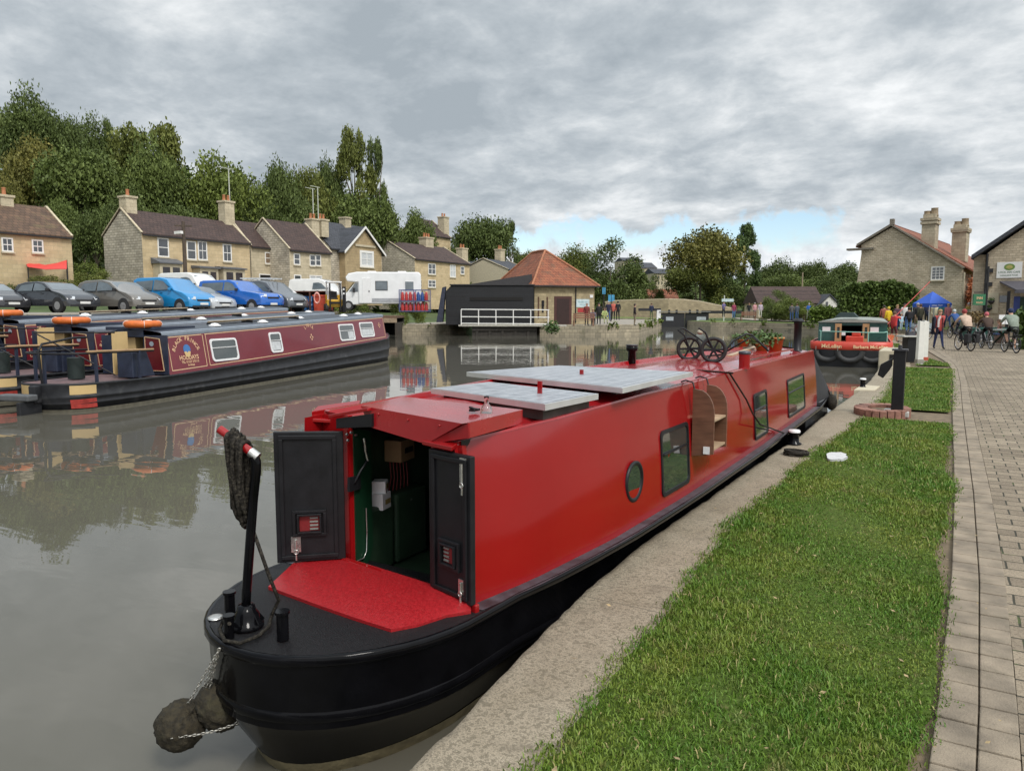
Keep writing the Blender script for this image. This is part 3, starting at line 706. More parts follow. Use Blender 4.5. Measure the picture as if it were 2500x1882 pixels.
# coiled rope over the tiller bar, running down to the deck
rp = MB()
mid = t0_.lerp(t1_, .48)
for k in range(9):
    f_ = k / 8; a_ = t0_.lerp(t1_, .30 + .36 * f_); ln = (.30, .36, .27, .38, .33, .25, .35, .29, .32)[k]; layer = (.010 if k % 2 else -.006)
    sx = .036 + .006 * math.sin(k * 5); pts = []
    ax = (t1_ - t0_).normalized(); pr = Vector((0, 0, 1)).cross(ax).normalized()
    for i in range(29):
        th = 2 * math.pi * i / 28; lat = sx * math.sin(th); zz = math.cos(th)
        zz = (.032 + layer) * zz if zz > 0 else -ln * (-zz) ** .8
        pull = (min(0, zz) / -ln) * .30
        pts.append(a_.lerp(mid, pull) + pr * (lat + layer * (1 if lat < 0 else -1)) + ax * .010 * math.sin(i * .8 + k * 2) * (zz < 0) + Vector((0, 0, zz)))
    rp.tube(pts[:-1], .0105, 8, closed=True)
lowp = mid + Vector((0, 0, -.37))
rp.tube([lowp + Vector((0, 0, .05)), lowp, lowp.lerp(atD(640, 1290, tb), .5), atD(655, 1400, tb), atD(668, 1470, tb) + Vector((0, .03, 0)), G(664, 1500, .675), G(655, 1530, .677), G(630, 1552, .677), G(585, 1570, .677), G(548, 1563, .678), G(536, 1535, .68), G(545, 1515, .70), G(560, 1522, .74)], .0085, 8)
tag(rp.build('mooring_rope', ROPE), 'black rope hanging in long loops over the red tiller bar', 'rope')
# stern fenders on their chains
def ball(c, r, seed, ax):
    m_ = MB(); m_.ell((0, 0, 0), (r * 1.0, r, r * .95), 38, 26, .075, seed); q_ = Vector((0, 0, 1)).rotation_difference(Vector(ax)).to_matrix().to_4x4()
    m_.xf(Matrix.Translation(c) @ q_); return m_
f1 = atD(540, 1722, G(540, 1722, .30)); f1 = G(543, 1718, .30); f2 = G(442, 1768, .235)
fb = thing('rope_fender', 'shaggy brown rope button fender of two balls hanging at the stern of the red narrowboat', 'fender', f1)
k1, k2 = .118, .110
ball(f1, k1, 3, (.3, .2, 1)).build('ball', COIR, fb, True); ball(f2, k2, 5, (.7, 0, .7)).build('ball', COIR, fb, True)
def chain(p0, p1, sag, n, mb_, r=.0025, link=.010):
    for i in range(n):
        t = i / (n - 1); p = Vector(p0).lerp(Vector(p1), t) - Vector((0, 0, sag * math.sin(math.pi * t)))
        dr_ = (Vector(p1) - Vector(p0)).normalized(); nn = Vector((1, .3, 0)) if i % 2 else Vector((.2, .5, 1))
        nn = (nn - dr_ * nn.dot(dr_)).normalized(); b2 = dr_.cross(nn)
        mb_.tube([p + dr_ * link * math.cos(a) + b2 * link * .6 * math.sin(a) for a in [q_ * math.pi / 4 for q_ in range(8)]], r, 5, closed=True)
ch = MB(); s0 = G(535, 1585, .64)
for kx in (-.02, .0, .02): chain(s0, f1 + Vector((kx - .04, -.05, k1 * .75)), .0, 13, ch)
chain(s0 + Vector((0, 0, 0)), f2 + Vector((.03, .02, k2 * .9)), .0, 17, ch)
ch.build('chain', CHAIN, fb, True); ch = MB(); chain(f2 + Vector((.06, -.085, -.0)), G(628, 1742, .29) + Vector((-.0, -.02, 0)), .02, 20, ch)
ch.build('chain', CHAIN, fb, True)
# windows
def window(y0, y1, z0, z1, bar=.36):
    f = MB(); g = MB(); ny = 5
    xo = lambda y, z, o: side(y, (z - zg(y)) / (zr(y) - zg(y)))[0] + o
    r = .05; loop = []
    for cy, cz_, a0 in ((y1 - r, z1 - r, 0), (y0 + r, z1 - r, 90), (y0 + r, z0 + r, 180), (y1 - r, z0 + r, 270)):
        for k in range(5): a = R(a0 + k * 22.5); loop.append((cy + r * math.cos(a), cz_ + r * math.sin(a)))
    cy, cz_ = (y0 + y1) / 2, (z0 + z1) / 2
    inner = [(cy + (y - cy) * (1 - .05 / (y1 - y0)), cz_ + (z - cz_) * (1 - .055 / (z1 - z0))) for y, z in loop]
    n = len(loop)
    R4 = [[(xo(y, z, .001), y, z) for y, z in loop], [(xo(y, z, .012), y, z) for y, z in loop], [(xo(y, z, .012), y, z) for y, z in inner], [(xo(y, z, .003), y, z) for y, z in inner]]
    f.loft([r_ + [r_[0]] for r_ in R4])
    zb = z1 - (z1 - z0) * bar
    f.bar((xo(cy, zb, .008), y0 + .02, zb), (xo(cy, zb, .008), y1 - .02, zb), .01, .016, (1, 0, 0))
    w_ = f.build('window', BLKSAT, boat, True)
    g.face(*[(xo(y, z, .004), y, z) for y, z in inner]); g.build('pane', GLASS, w_, True)
window(5.24, 5.86, .70, 1.20); window(8.08, 8.74, .70, 1.20); window(10.0, 11.28, .70, 1.20)
f = MB(); yc, zc_ = 4.735, .925; xc = side(yc, .4)[0]
def pr_(r, o): return [(side(yc + r * math.cos(a), .4)[0] + o, yc + r * math.cos(a), zc_ + r * math.sin(a)) for a in [k * math.pi / 16 for k in range(33)]]
f.smooth = True; f.loft([pr_(.143, .0), pr_(.143, .014), pr_(.129, .018), pr_(.116, .012), pr_(.112, .004)])
po = f.build('porthole', BLKSAT, boat, True); g = MB(); g.face(*pr_(.12, .006)[:-1]); g.build('pane', GLASS, po, True)
# bow cover and bow fender
cv = MB(); cv.smooth = True
def cring(y, t): # from the cabin front to the bow
    a, b2 = xl(12.4) + .12 * t, xr(12.4) + .12 * t; zt_ = zr(12.4) + .03 - .68 * t; zb = .63 + .03 * t; c_ = (a + b2) / 2
    return [(a - .04, y, zb), (a, y, zb + (zt_ - zb) * .9), ((a + c_) / 2, y, zt_ + .01), (c_, y, zt_ + .04), ((b2 + c_) / 2, y, zt_ + .01), (b2, y, zb + (zt_ - zb) * .9), (b2 + .05, y, zb)]
cv.loft([cring(12.41 + .95 * t, t) for t in (0, .2, .4, .6, .8, 1)])
cv.build('bow_cover', mat('black_canvas', (.014, .014, .016), .75, var=.4, scale=4, bmp=.6, bscale=9), boat, True)
bd_ = MB(); bd_.face(*[p for p in hull_ring(lambda y: zg(y) + .002, .97, 0, 0) if p[1] > 12.39]); bd_.build('bow_deck', BLK, boat, True)
bf = MB(); c_ = Vector((-1.555, 13.25, .57)); bf.ell(c_, (.085, .13, .13), 18, 14, .05, 4); bf.tube([c_ + Vector((-.02, 0, .1)), c_ + Vector((-.06, 0, .2))], .012, 6); tag(bf.build('bow_fender', ROPE), 'black ball fender hanging at the bow of the red narrowboat', 'fender')
# chimney, roof vents
def stand(name, u, v_, z, prof, m_, capm=None, cap=None, n=18):
    p = G(u, v_, z); m2 = MB(); m2.lathe(prof, p, n); o = m2.build(name, m_, boat, True)
    if cap: m3 = MB(); m3.lathe(cap, p, n); m3.build('cap', capm, o, True)
    return p
stand('vent_pipe', 1542, 902, 1.455, [(.045, 0), (.042, .2), (.062, .205), (.064, .255), (.0, .258)], BLK, STEEL, [(.0, .2585), (.066, .2585), (.066, .27), (.0, .272)])
stand('mushroom_vent', 1817, 900, 1.49, [(.058, 0), (.056, .04), (.058, .15)], RED, STEEL, [(.058, .15), (.063, .155), (.062, .18), (.0, .19)])
stand('chimney', 1946, 857, 1.475, [(.075, 0), (.07, .02), (.058, .03), (.056, .40), (.063, .405), (.063, .46)], BLKSAT, BLKSAT, [(.0, .50), (.05, .50), (.085, .46), (.09, .455), (.0, .452)])
# grab rail strip on the roof
gr = MB(); gr.bar((-2.0, 8.9, 1.535), (-1.93, 11.6, 1.52), .03, .02); [gr.bar((lerp(y, [(8.9, -2.0), (11.6, -1.93)]), y, 1.49), (lerp(y, [(8.9, -2.0), (11.6, -1.93)]), y, 1.53), .02, .02, (0, 1, 0)) for y in (9, 10.2, 11.5)]
gr.build('grab_rail', RED, boat, True)
# solar panels
def solar_mat():
    m, nt, b = nt_new('solar_cells'); L = nt.links; v = coords(nt, 'xy')
    t = N(nt, 'ShaderNodeTexBrick'); t.offset = 0; L.new(v, t.inputs['Vector'])
    for k, vv in (('Scale', 1), ('Brick Width', .125), ('Row Height', .125), ('Mortar Size', .004)): t.inputs[k].default_value = vv
    t.inputs['Color1'].default_value = (.035, .045, .075, 1); t.inputs['Color2'].default_value = (.05, .06, .09, 1); t.inputs['Mortar'].default_value = (.5, .52, .55, 1)
    n = noise(nt, coords(nt), 9, 6, .7); c = mix(nt, t.outputs[0], (.50, .52, .54), ramp(nt, n, [(.35, .35), (.7, .75)]))  # pale grey mixed over the cells imitates the sky reflected in them
    L.new(c, b.inputs['Base Color']); b.inputs['Roughness'].default_value = .45; b.inputs['Coat Weight'].default_value = .25; b.inputs['Coat Roughness'].default_value = .25; b.inputs['Specular IOR Level'].default_value = .7
    return m
M_sol = solar_mat(); ALU = mat('aluminium_frame', (.70, .71, .72), .35, metal=.6, var=.08)
for nm, pts, z, lab in (('p1', ((1052, 948), (1331, 987), (1461, 961), (1194, 932)), 1.575, 'lower front'), ('p2', ((1139, 908), (1520, 947), (1692, 908), (1365, 892)), 1.60, 'upper')):
    c4 = [G(u, v_, z) for u, v_ in pts]; cc = sum(c4, Vector()) / 4
    so_ = MB(); so_.ext([p - Vector((0, 0, .036)) for p in c4], (0, 0, .036))
    sp = so_.build('solar_panel', ALU, boat, True)
    ins = [cc + (p - cc) * .965 + Vector((0, 0, .0015)) for p in c4]; M0 = Matrix.Translation(cc)
    g = MB(); g.face(*ins); g.build('cells', M_sol, sp, True)
    lg = MB()
    for i in range(4):
        p = cc + (c4[i] - cc) * .8; lg.bar((p.x * .45 + cc.x * .55, p.y * .7 + cc.y * .3, 1.49), (p.x * .45 + cc.x * .55, p.y * .7 + cc.y * .3, z - .035), .025, .025)
    lg.build('support_legs', BLKSAT, sp, True)
    for i in (0, 1): lg = MB(); a_, b_ = cc + (c4[i] - cc) * .82, cc + (c4[3 - i] - cc) * .82; lg.bar(a_ - Vector((0, 0, .05)), b_ - Vector((0, 0, .05)), .03, .03); lg.build('bracket', BLKSAT, sp, True)
    if nm == 'p1':
        bx_ = MB(); a_ = c4[1].lerp(c4[2], .06); b_ = c4[1].lerp(c4[2], .92); inn = (c4[0] - c4[1]) * .12
        bx_.ext([Vector((p.x, p.y, 1.475)) + inn * .35 for p in (a_, b_)] + [Vector((p.x, p.y, 1.475)) + inn * 6.5 for p in (b_, a_)], (0, 0, .065)); bx_.build('panel_tray', mat('weathered_dark_wood', (.06, .05, .045), .8, var=.4, scale=8), sp, True)
for u, v_, h_ in ((1318, 957, .05), (1420, 911, .02)):
    rp_ = MB(); p = G(u, v_, 1.585 if u < 1400 else 1.61); rp_.box(p.x - .014, p.y - .008, p.z - .06, p.x + .014, p.y + .008, p.z + h_ * 1.4); rp_.build('clamp', RED, boat, True)
# ------------------------------------------------------------------ things on the boat
p = G(1188, 1047, 1.468)
bo = thing('glass_bottle', 'clear empty glass bottle standing on the red roof edge', 'bottle', p)
mb = MB(); mb.lathe([(.0, .002), (.030, .002), (.033, .008), (.033, .095), (.028, .118), (.013, .135), (.0115, .165), (.014, .167), (.014, .176), (.010, .176), (.009, .137), (.025, .115), (.030, .094), (.030, .012), (.0, .010)], (0, 0, 0), 28)
mb.build('bottle_body', CLEAR, bo)
# folding trolley
w1, w2 = G(1682, 882, 1.505), G(1741, 887, 1.512)
tr = thing('folding_trolley', 'black folding luggage trolley with two spoked wheels lying on the red roof', 'trolley', w2)
axd = (w2 - w1).normalized(); rr_ = .148
perp = Vector((-axd.y, axd.x, 0))
nrm = (axd + perp * -.75).normalized()
for wc in (w1, w2):
    c_ = wc + Vector((0, 0, rr_)); wmb = MB(); wmb.torus(c_, rr_ - .022, .022, nrm, 36, 10)
    wo = wmb.build('wheel', mat('rubber', (.018, .018, .018), .7, var=.3), tr, True)
    q_ = Vector((0, 0, 1)).rotation_difference(nrm).to_matrix(); hbm = MB(); hbm.cyl(c_ - nrm * .025, c_ + nrm * .025, .028, n=14)
    for k in range(6):
        a = k * math.pi / 3 + .3; e_ = c_ + q_ @ Vector((.125 * math.cos(a), .125 * math.sin(a), 0)); hbm.bar(c_, e_, .022, .012, nrm)
    hbm.build('hub', BLKSAT, wo, True)
fm = MB(); c1, c2 = w1 + Vector((0, 0, rr_)), w2 + Vector((0, 0, rr_))
fm.cyl(c1, c2, .009, n=8)
fm.tube([c1, atD(1672, 820, w1), atD(1655, 806, w1), atD(1668, 801, w1), atD(1700, 822, w1), c2 + Vector((0, 0, .01))], .010, 7)
fm.tube([c2, atD(1722, 812, w2), atD(1705, 801, w2)], .010, 7)
fm.tube([c2, atD(1768, 862, w2), atD(1778, 848, w2), atD(1790, 833, w2), atD(1822, 815, w2), atD(1836, 818, w2), atD(1850, 832, w2), atD(1876, 857, w2)], .011, 8)
fm.tube([c1, atD(1720, 870, w1), atD(1760, 866, w1), atD(1784, 852, w2), atD(1835, 822, w2), atD(1872, 850, w2)], .010, 7)
fm.build('frame', BLKSAT, tr, True)
kn = MB(); kn.ell(atD(1709, 811, w1), (.035, .03, .028), 12, 8); kn.build('strap_knob', mat('beige_plastic', (.35, .32, .24), .6), tr, True)
# plant pots on the roof
LEAFM = mat('pot_leaves', (.07, .13, .03), .6, var=.5, scale=12)
def leaves(n, c, r, size, m_, seed=0, flat=.8):
    rd_ = random.Random(seed); mb_ = MB()
    for i in range(n):
        d = Vector((rd_.gauss(0, 1), rd_.gauss(0, 1), rd_.gauss(0, 1))).normalized() * rd_.uniform(.3, 1); p_ = Vector(c) + Vector((d.x * r[0], d.y * r[1], d.z * r[2]))
        a = Vector((rd_.gauss(0, 1), rd_.gauss(0, 1), rd_.gauss(0, .7))).normalized(); b_ = a.cross(Vector((rd_.gauss(0, 1), rd_.gauss(0, 1), 1))).normalized(); s_ = size * rd_.uniform(.6, 1.3)
        mb_.face(p_ - a * s_, p_ + b_ * s_ * .45, p_ + a * s_, p_ - b_ * s_ * .45)
    return mb_
def pot(u, v_, z, r, h_, lab, leaf, seed, name='plant_pot', m_=TERRA, lr=(.2, .2, .14)):
    p_ = G(u, v_, z); t_ = thing(name, lab, 'plant pot', p_, 0, 'plant pots on the red roof')
    a = MB(); a.lathe([(.0, 0), (r * .72, 0), (r * .92, h_ * .86), (r * 1.05, h_ * .86), (r * 1.05, h_), (r * .93, h_), (r * .9, h_ * .9), (0, h_ * .88)], (0, 0, 0), 24); a.build('pot', m_, t_)
    if leaf: leaves(leaf, (0, 0, h_ + lr[2] * .6), lr, .035, LEAFM, seed).build('foliage', LEAFM, t_)
pot(1893, 856, 1.50, .12, .20, 'large orange plastic flowerpot with a low plant beside the black chimney', 60, 1, lr=(.10, .1, .04))
pot(1860, 858, 1.50, .10, .11, 'bushy green pot plant on the red roof behind the trolley', 420, 2, lr=(.27, .27, .14))
pot(1815, 846, 1.50, .11, .12, 'tan pot with straggling leaves near the far edge of the red roof', 160, 3, lr=(.18, .3, .08))
pk = MB(); p = G(1780, 874, 1.505); q_ = G(1870, 842, 1.505); pk.bar(p + Vector((0, 0, .02)), q_ + Vector((0, 0, .02)), .07, .03); tag(pk.build('wooden_plank', WOODL), 'short pale plank lying on the red roof beyond the trolley', 'plank')
# wooden shelf hooked over the boat side
sy0, sy1 = 5.93, 6.34; xs_ = side(6.1, .5)[0]
shf = thing('wooden_shelf', 'brown wooden step shelf with curved sides hung over the red boat side', 'shelf', (xs_, sy0, .95))
dx = .185
def spanel(y):
    prof = [(xs_ + .004, 1.46), (xs_ + .05, 1.455)] + [(xs_ + .05 + (dx - .05) * math.sin(a), 1.455 - .20 * (1 - math.cos(a))) for a in [k * math.pi / 12 for k in range(1, 7)]] + [(xs_ + dx, .93), (xs_ + .004, .90)]
    a = MB(); a.ext([(x, y, z) for x, z in prof], (0, .018, 0)); return a
for y in (sy0, sy1): spanel(y).build('side_panel', WOOD, shf, True, bevel=.003)
for z in (.955, 1.19):
    a = MB(); a.box(xs_ + .006, sy0 + .019, z, xs_ + dx - .01, sy1 - .001, z + .016); a.build('shelf_board', WOODL, shf, True)
a = MB(); a.box(xs_ + .004, sy0 + .019, .97, xs_ + .014, sy1 - .001, 1.19); a.build('back_board', WOOD, shf, True)
for y in (sy0 + .01, sy1 + .01):
    a = MB(); a.tube([(xs_ + .02, y, 1.44), (xs_ + .0, y, 1.51), (xs_ - .06, y, 1.525), (xs_ - .10, y, 1.51)], .007, 6)
    a.build('hook', BLKSAT, shf, True)
a = MB(); a.box(xs_ + dx - .08, sy0 - .012, .93, xs_ + dx - .03, sy0 - .001, .99); a.build('tag', WHITE, shf, True)
# mooring line from the roof over the side to the bollard
bp = G(1938, 1082, .44)
mp = [G(1626, 884, 1.52), G(1627, 896, 1.505), G(1700, 904, 1.512), G(1790, 911, 1.508), Vector((xr(7.15) + .02, 7.15, 1.50)), atX(1822, 975, -1.70), atX(1838, 1010, -1.66), atX(1856, 1036, -1.6), G(1900, 1052, .66), bp + Vector((-.05, -.02, .10))]
mm = MB(); mm.tube(mp, .009, 7); tag(mm.build('mooring_line', ROPE), 'thin black mooring line led over the red roof down to the quay bollard', 'rope')
# ------------------------------------------------------------------ maroon hire narrowboats
MAR = mat('maroon_paint', (.165, .014, .026), .32, var=.10, scale=1.5, coat=.3, dirt=((.24, .045, .05), .55, .6, .5))
MARD = mat('dark_maroon', (.10, .006, .012), .35, var=.1)
HULLB = mat('blacked_hull', (.020, .021, .024), .5, var=.4, scale=4, spec=.35, dirt=((.085, .085, .085), .56, 3, .7))
ROOFG = mat('grey_roof_paint', (.052, .064, .085), .38, var=.15, scale=2)
EDGEG = mat('pale_grey_trim', (.26, .30, .35), .4, var=.1)
CREAM = mat('cream_paint', (.60, .43, .20), .45, var=.08, scale=3)
LINEC = mat('cream_coachline', (.62, .42, .25), .5, var=.06)
GOLD = mat('cream_lettering', (.72, .46, .27), .5, var=.06)
NAVY = mat('navy_paint', (.022, .030, .055), .4, var=.2)
BLUEB = mat('badge_blue', (.05, .17, .42), .4, var=.1)
BRED = mat('faded_red', (.42, .05, .04), .5, var=.35, scale=8)
WHF = mat('white_window_frame', (.78, .78, .78), .35, var=.05)
ORNG = mat('orange_plastic', (.62, .145, .025), .5, var=.18, scale=9)
OAK = mat('weathered_pole', (.28, .22, .15), .7, var=.25, scale=8)
CURT = mat('net_curtain', (.55, .57, .58), .8, var=.15, scale=9)
HD = R(16.25)
gz = lambda s: lerp(s, [(-1, .62), (0, .59), (3, .56), (8, .68), (12, .82), (15.7, .95), (17.4, 1.14)])
rz = lambda s: 1.54 + (s - 2.8) * .0273
def maroon_boat(label):
    t = thing('hire_narrowboat', label, 'narrowboat', (-15.0, 8.34, 0), HD, 'maroon hire narrowboats moored side by side')
    HW, XC = 1.03, -1.03
    def ring(dz, k, kb, fac=None):
        pts = []
        for s in [17.5, 17.2, 16.6, 15.8, 14.6, 12, 9, 6, 4, 2.8, 1.6, 1.1, .65]: pts.append((XC + HW * lerp(s, [(.65, .84), (1.1, .92), (1.6, .97), (2.8, 1), (14.6, 1), (15.8, .86), (16.6, .58), (17.2, .25), (17.5, .03)]), s))
        for i in range(1, 12): a = math.pi * i / 12; pts.append((XC + HW * .84 * math.cos(a), .65 - .62 * math.sin(a)))
        for s in [.65, 1.1, 1.6, 2.8, 4, 6, 9, 12, 14.6, 15.8, 16.6, 17.2, 17.5]: pts.append((XC - HW * lerp(s, [(.65, .84), (1.1, .92), (1.6, .97), (2.8, 1), (14.6, 1), (15.8, .86), (16.6, .58), (17.2, .25), (17.5, .03)]), s))
        out = []
        for x, s in pts:
            q = kb * lerp(s, [(.1, 1), (1.9, .1), (14, .1), (17.5, 1)])
            z = dz(s); out.append((XC + (x - XC) * k * (1 - .1 * q), s * (1 - .02 * q) if s > 5 else s + .16 * max(0, q - .1) * (s < 1.9), z))
        return out
    h = MB(); h.smooth = True
    R_ = [ring(lambda s: gz(s), .97, 0), ring(lambda s: gz(s) + .01, 1, 0), ring(lambda s: gz(s) - .03, 1.008, 0), ring(lambda s: gz(s) - .045, .99, 0), ring(lambda s: gz(s) * .58, .99, 0), ring(lambda s: gz(s) * .58 - .01, 1.008, 0), ring(lambda s: gz(s) * .58 - .045, 1.008, 0), ring(lambda s: gz(s) * .58 - .06, .99, 0), ring(lambda s: .14 + gz(s) * .1, .985, .3), ring(lambda s: .13 + gz(s) * .1, 1.0, .3), ring(lambda s: .10 + gz(s) * .1, 1.0, .3), ring(lambda s: .09 + gz(s) * .1, .98, .4), ring(lambda s: -.3, .93, 1.)]
    h.loft(R_); hull = h.build('hull', HULLB, t)
    w = MB(); w.smooth = True; w.loft([ring(lambda s: .05, .99, .38), ring(lambda s: .03, .99, .42), ring(lambda s: -.05, .985, .5)]); w.build('waterline_scum', mat('pale_scum', (.12, .11, .08), .8, var=.3, scale=9), hull)
    for nm, m_, z0, z1, i0, i1 in (('stern_band', CREAM, .36, .57, 13, 17), ('stern_band', CREAM, .36, .57, 20, 24), ('stern_band', BRED, .07, .28, 13, 17), ('stern_band', BRED, .07, .28, 20, 24)):
        a = MB(); a.smooth = True; q = .0 if z0 > .2 else .35
        lo, hi = ring(lambda s: z0, .995, q + .05 * (q > 0)), ring(lambda s: z1, .997, q * .4)
        a.loft([lo[i0 - 1:i1 - 1], hi[i0 - 1:i1 - 1]]); a.build(nm, m_, hull)
    d = MB(); d.face(*[(x, s, z) for x, s, z in ring(lambda s: gz(s) - .02, .98, 0) if s < 2.9]); d.build('deck', mat('worn_deck', (.16, .10, .10), .7, var=.5, scale=6, dirt=((.04, .04, .06), .5, 3, .8)), t)
    d = MB(); d.face(*[(x, s, z) for x, s, z in ring(lambda s: gz(s) - .03, .98, 0) if s > 15.5]); d.build('bow_deck', MARD, t)
    ru = MB(); ru.box(XC - .05, -.45, -.3, XC + .05, .07, .26); ru.box(XC - .08, -.12, .2, XC + .08, .05, .56); ru.build('rudder', HULLB, t, bevel=.02)
    bu = MB(); bu.box(XC - .62, -.37, .27, XC + .16, -.11, .40); bu.build('stern_bumper', mat('grey_rubber', (.10, .105, .11), .7), t, bevel=.03)
    # cabin
    s0, s1 = 2.8, 15.55; bx, tx = -.10, -.27; ss = [s0 + (s1 - s0) * i / 18 for i in range(19)]
    def side(s, z, o=0.):
        b_, r_ = gz(s) + .03, rz(s); k = (z - b_) / (r_ - b_); return Vector((bx + (tx - bx) * k + o, s, z))
    c = MB(); c.smooth = True
    c.loft([[side(s, gz(s) + .0), side(s, rz(s))] for s in ss]); c.loft([[(2 * XC - tx, s, rz(s)), (2 * XC - bx, s, gz(s))] for s in ss]); c.build('cabin_side', MAR, t)
    r = MB(); r.smooth = True
    r.loft([[(tx + .02, s, rz(s) - .02), (tx + .02, s, rz(s) + .02), (tx - .10, s, rz(s) + .045), (XC + .3, s, rz(s) + .09), (XC, s, rz(s) + .10), (XC - .3, s, rz(s) + .09), (2 * XC - tx + .1, s, rz(s) + .045), (2 * XC - tx - .02, s, rz(s))] for s in [s0 - .04] + ss[1:] + [s1 + .05]])
    roof = r.build('roof', ROOFG, t)
    e = MB(); e.loft([[side(s, rz(s) - .075, .004), side(s, rz(s) - .02, .022), side(s, rz(s) + .022, .022), (tx - .03, s, rz(s) + .036)] for s in [s0 - .03] + ss[1:]]); e.build('roof_edge', EDGEG, roof)
    # coach lines
    l = MB()
    def line(sa, za, sb, zb, w_=.022):
        n = max(1, int(abs(sb - sa) / .7)); pts = [(sa + (sb - sa) * i / n, i / n) for i in range(n + 1)]
        if abs(sb - sa) < .25: l.ext([side(sa - w_ / 2, za(sa), .003), side(sa + w_ / 2, za(sa), .003), side(sb + w_ / 2, zb(sb), .003), side(sb - w_ / 2, zb(sb), .003)], (.003, 0, 0))
        else: l.loft([[side(s, za(s) + w_ / 2, .004), side(s, za(s) - w_ / 2, .004)] for s, _ in pts])
    up, dn = (lambda s: rz(s) - .10), (lambda s: gz(s) + .09)
    for a_, b_ in ((2.92, 4.22), (4.34, 15.45)):
        line(a_, up, b_, up); line(a_, dn, b_, dn); line(a_, dn, a_ + .03, up); line(b_, dn, b_ + .03, up)
    l.build('coachline', LINEC, t)
    # lettering and badge
    g = MB(); sc_, zc = 3.55, 1.36
    fn = lambda s_, z_: (lambda x, y: side(s_ + x, z_ + y, .006))
    write_arc(g, 'BLACK PRINCE', .145, .46, fn(sc_, zc), .86); write(g, 'HOLIDAYS', .15, fn(sc_ + .05, .885)); write(g, 'TEL: 01527 575115', .082, fn(sc_ + .07, .80)); write(g, 'bookings', .07, fn(sc_ + .08, .73))
    g.build('lettering', GOLD, t)
    g = MB(); ang = [k * math.pi / 10 for k in range(21)]
    g.use(BLUEB); g.face(*[side(sc_ + .02 + .13 * math.cos(a), 1.14 + .115 * math.sin(a), .006) for a in ang[:-1]])
    g.use(CREAM); g.face(*[side(sc_ + .02 + x, 1.05 + y, .008) for x, y in ((-.12, .02), (-.05, .04), (0, .0), (.05, .04), (.12, .02), (.08, -.08), (0, -.12), (-.08, -.08))]); g.build('badge', None, t)
    nm = MB(); write_arc(nm, 'LYDIA', .16, .34, fn(9.6, 1.56), .95)
    for s_, z_ in ((9.68, 1.22), (15.05, 1.50)):
        for dx, dy in ((0, .07), (.07, 0), (0, -.07), (-.07, 0)): nm.face(*[side(s_ + dx + .04 * math.cos(a), z_ + dy + .04 * math.sin(a), .006) for a in (0, math.pi / 2, math.pi, 4.712)])
    nm.build('boat_name', GOLD, t)
    for a_, b_, z0, z1, dark in ((4.48, 5.62, .76, 1.35, 1), (7.22, 7.86, .84, 1.44, 0), (11.62, 12.78, 1.01, 1.60, 2), (13.28, 14.46, 1.08, 1.64, 3)):
        f = MB(); rr = .09; loop = []
        for cs_, cz_, a0 in ((b_ - rr, z1 - rr, 0), (a_ + rr, z1 - rr, 90), (a_ + rr, z0 + rr, 180), (b_ - rr, z0 + rr, 270)):
            loop += [(cs_ + rr * math.cos(R(a0 + k * 30)), cz_ + rr * math.sin(R(a0 + k * 30))) for k in range(4)]
        cs_, cz_ = (a_ + b_) / 2, (z0 + z1) / 2; inn = [(cs_ + (x - cs_) * (1 - .11 / (b_ - a_)), cz_ + (z - cz_) * (1 - .10 / (z1 - z0))) for x, z in loop]
        rs = [[side(x, z, o) for x, z in q] for q, o in ((loop, .002), (loop, .022), (inn, .022), (inn, .004))]
        f.loft([q + [q[0]] for q in rs]); zb = z1 - (z1 - z0) * .40; f.bar(side(a_ + .03, zb, .014), side(b_ - .03, zb, .014), .02, .03, (1, 0, 0))
        wd = f.build('window', WHF, t); p = MB(); p.face(*[side(x, z, .006) for x, z in inn]); p.build('pane', GLASS, wd)
        if dark != 1:
            u = MB(); u.face(*[side(x, z, .0065) for x, z in ((a_ + .08 + (.5 * (b_ - a_) if dark == 2 else 0), z0 + .07), (b_ - .08, z0 + .07), (b_ - .08, zb - .03), (a_ + .08 + (.5 * (b_ - a_) if dark == 2 else 0), zb - .03))]); u.build('curtain', CURT, wd)
    # stern bulkhead, doors and cockpit
    k = MB(); z0 = .57; k.use(NAVY)
    k.box(-.76, s0 - .03, z0, bx, s0, 1.5); k.box(2 * XC - bx, s0 - .03, z0, -1.5, s0, 1.5); k.box(-1.5, s0 - .03, 1.46, -.76, s0, 1.62); k.build('bulkhead', None, t)
    k = MB(); k.ext([(-.70, s0 - .045, .66), (-.20, s0 - .045, .66), (-.30, s0 - .045, 1.42), (-.70, s0 - .045, 1.46)], (0, .012, 0)); bp_ = k.build('bulkhead_panel', MARD, t)
    k = MB(); pts = [(-.70, .66), (-.20, .66), (-.30, 1.42), (-.70, 1.46)]
    for i in range(4): (xa, za), (xb_, zb_) = pts[i], pts[(i + 1) % 4]; k.bar((xa, s0 - .05, za), (xb_, s0 - .05, zb_), .012, .022, (0, 1, 0))
    k.build('coachline', LINEC, bp_)
    k = MB(); k.face(*[(-.52 + .06 * math.cos(a), s0 - .052, 1.30 + .06 * math.sin(a)) for a in ang[:-1]]); k.build('badge', EDGEG, bp_)
    inn = MB(); inn.use(BLKSAT); inn.face((-1.5, s0, z0), (-1.5, s0 + 1.2, z0), (-1.5, s0 + 1.2, 1.5), (-1.5, s0, 1.5)); inn.face((-1.5, s0 + 1.2, z0), (-.76, s0 + 1.2, z0), (-.76, s0 + 1.2, 1.5), (-1.5, s0 + 1.2, 1.5)); inn.face((-.76, s0, z0), (-.76, s0 + 1.2, z0), (-.76, s0 + 1.2, 1.5), (-.76, s0, 1.5))
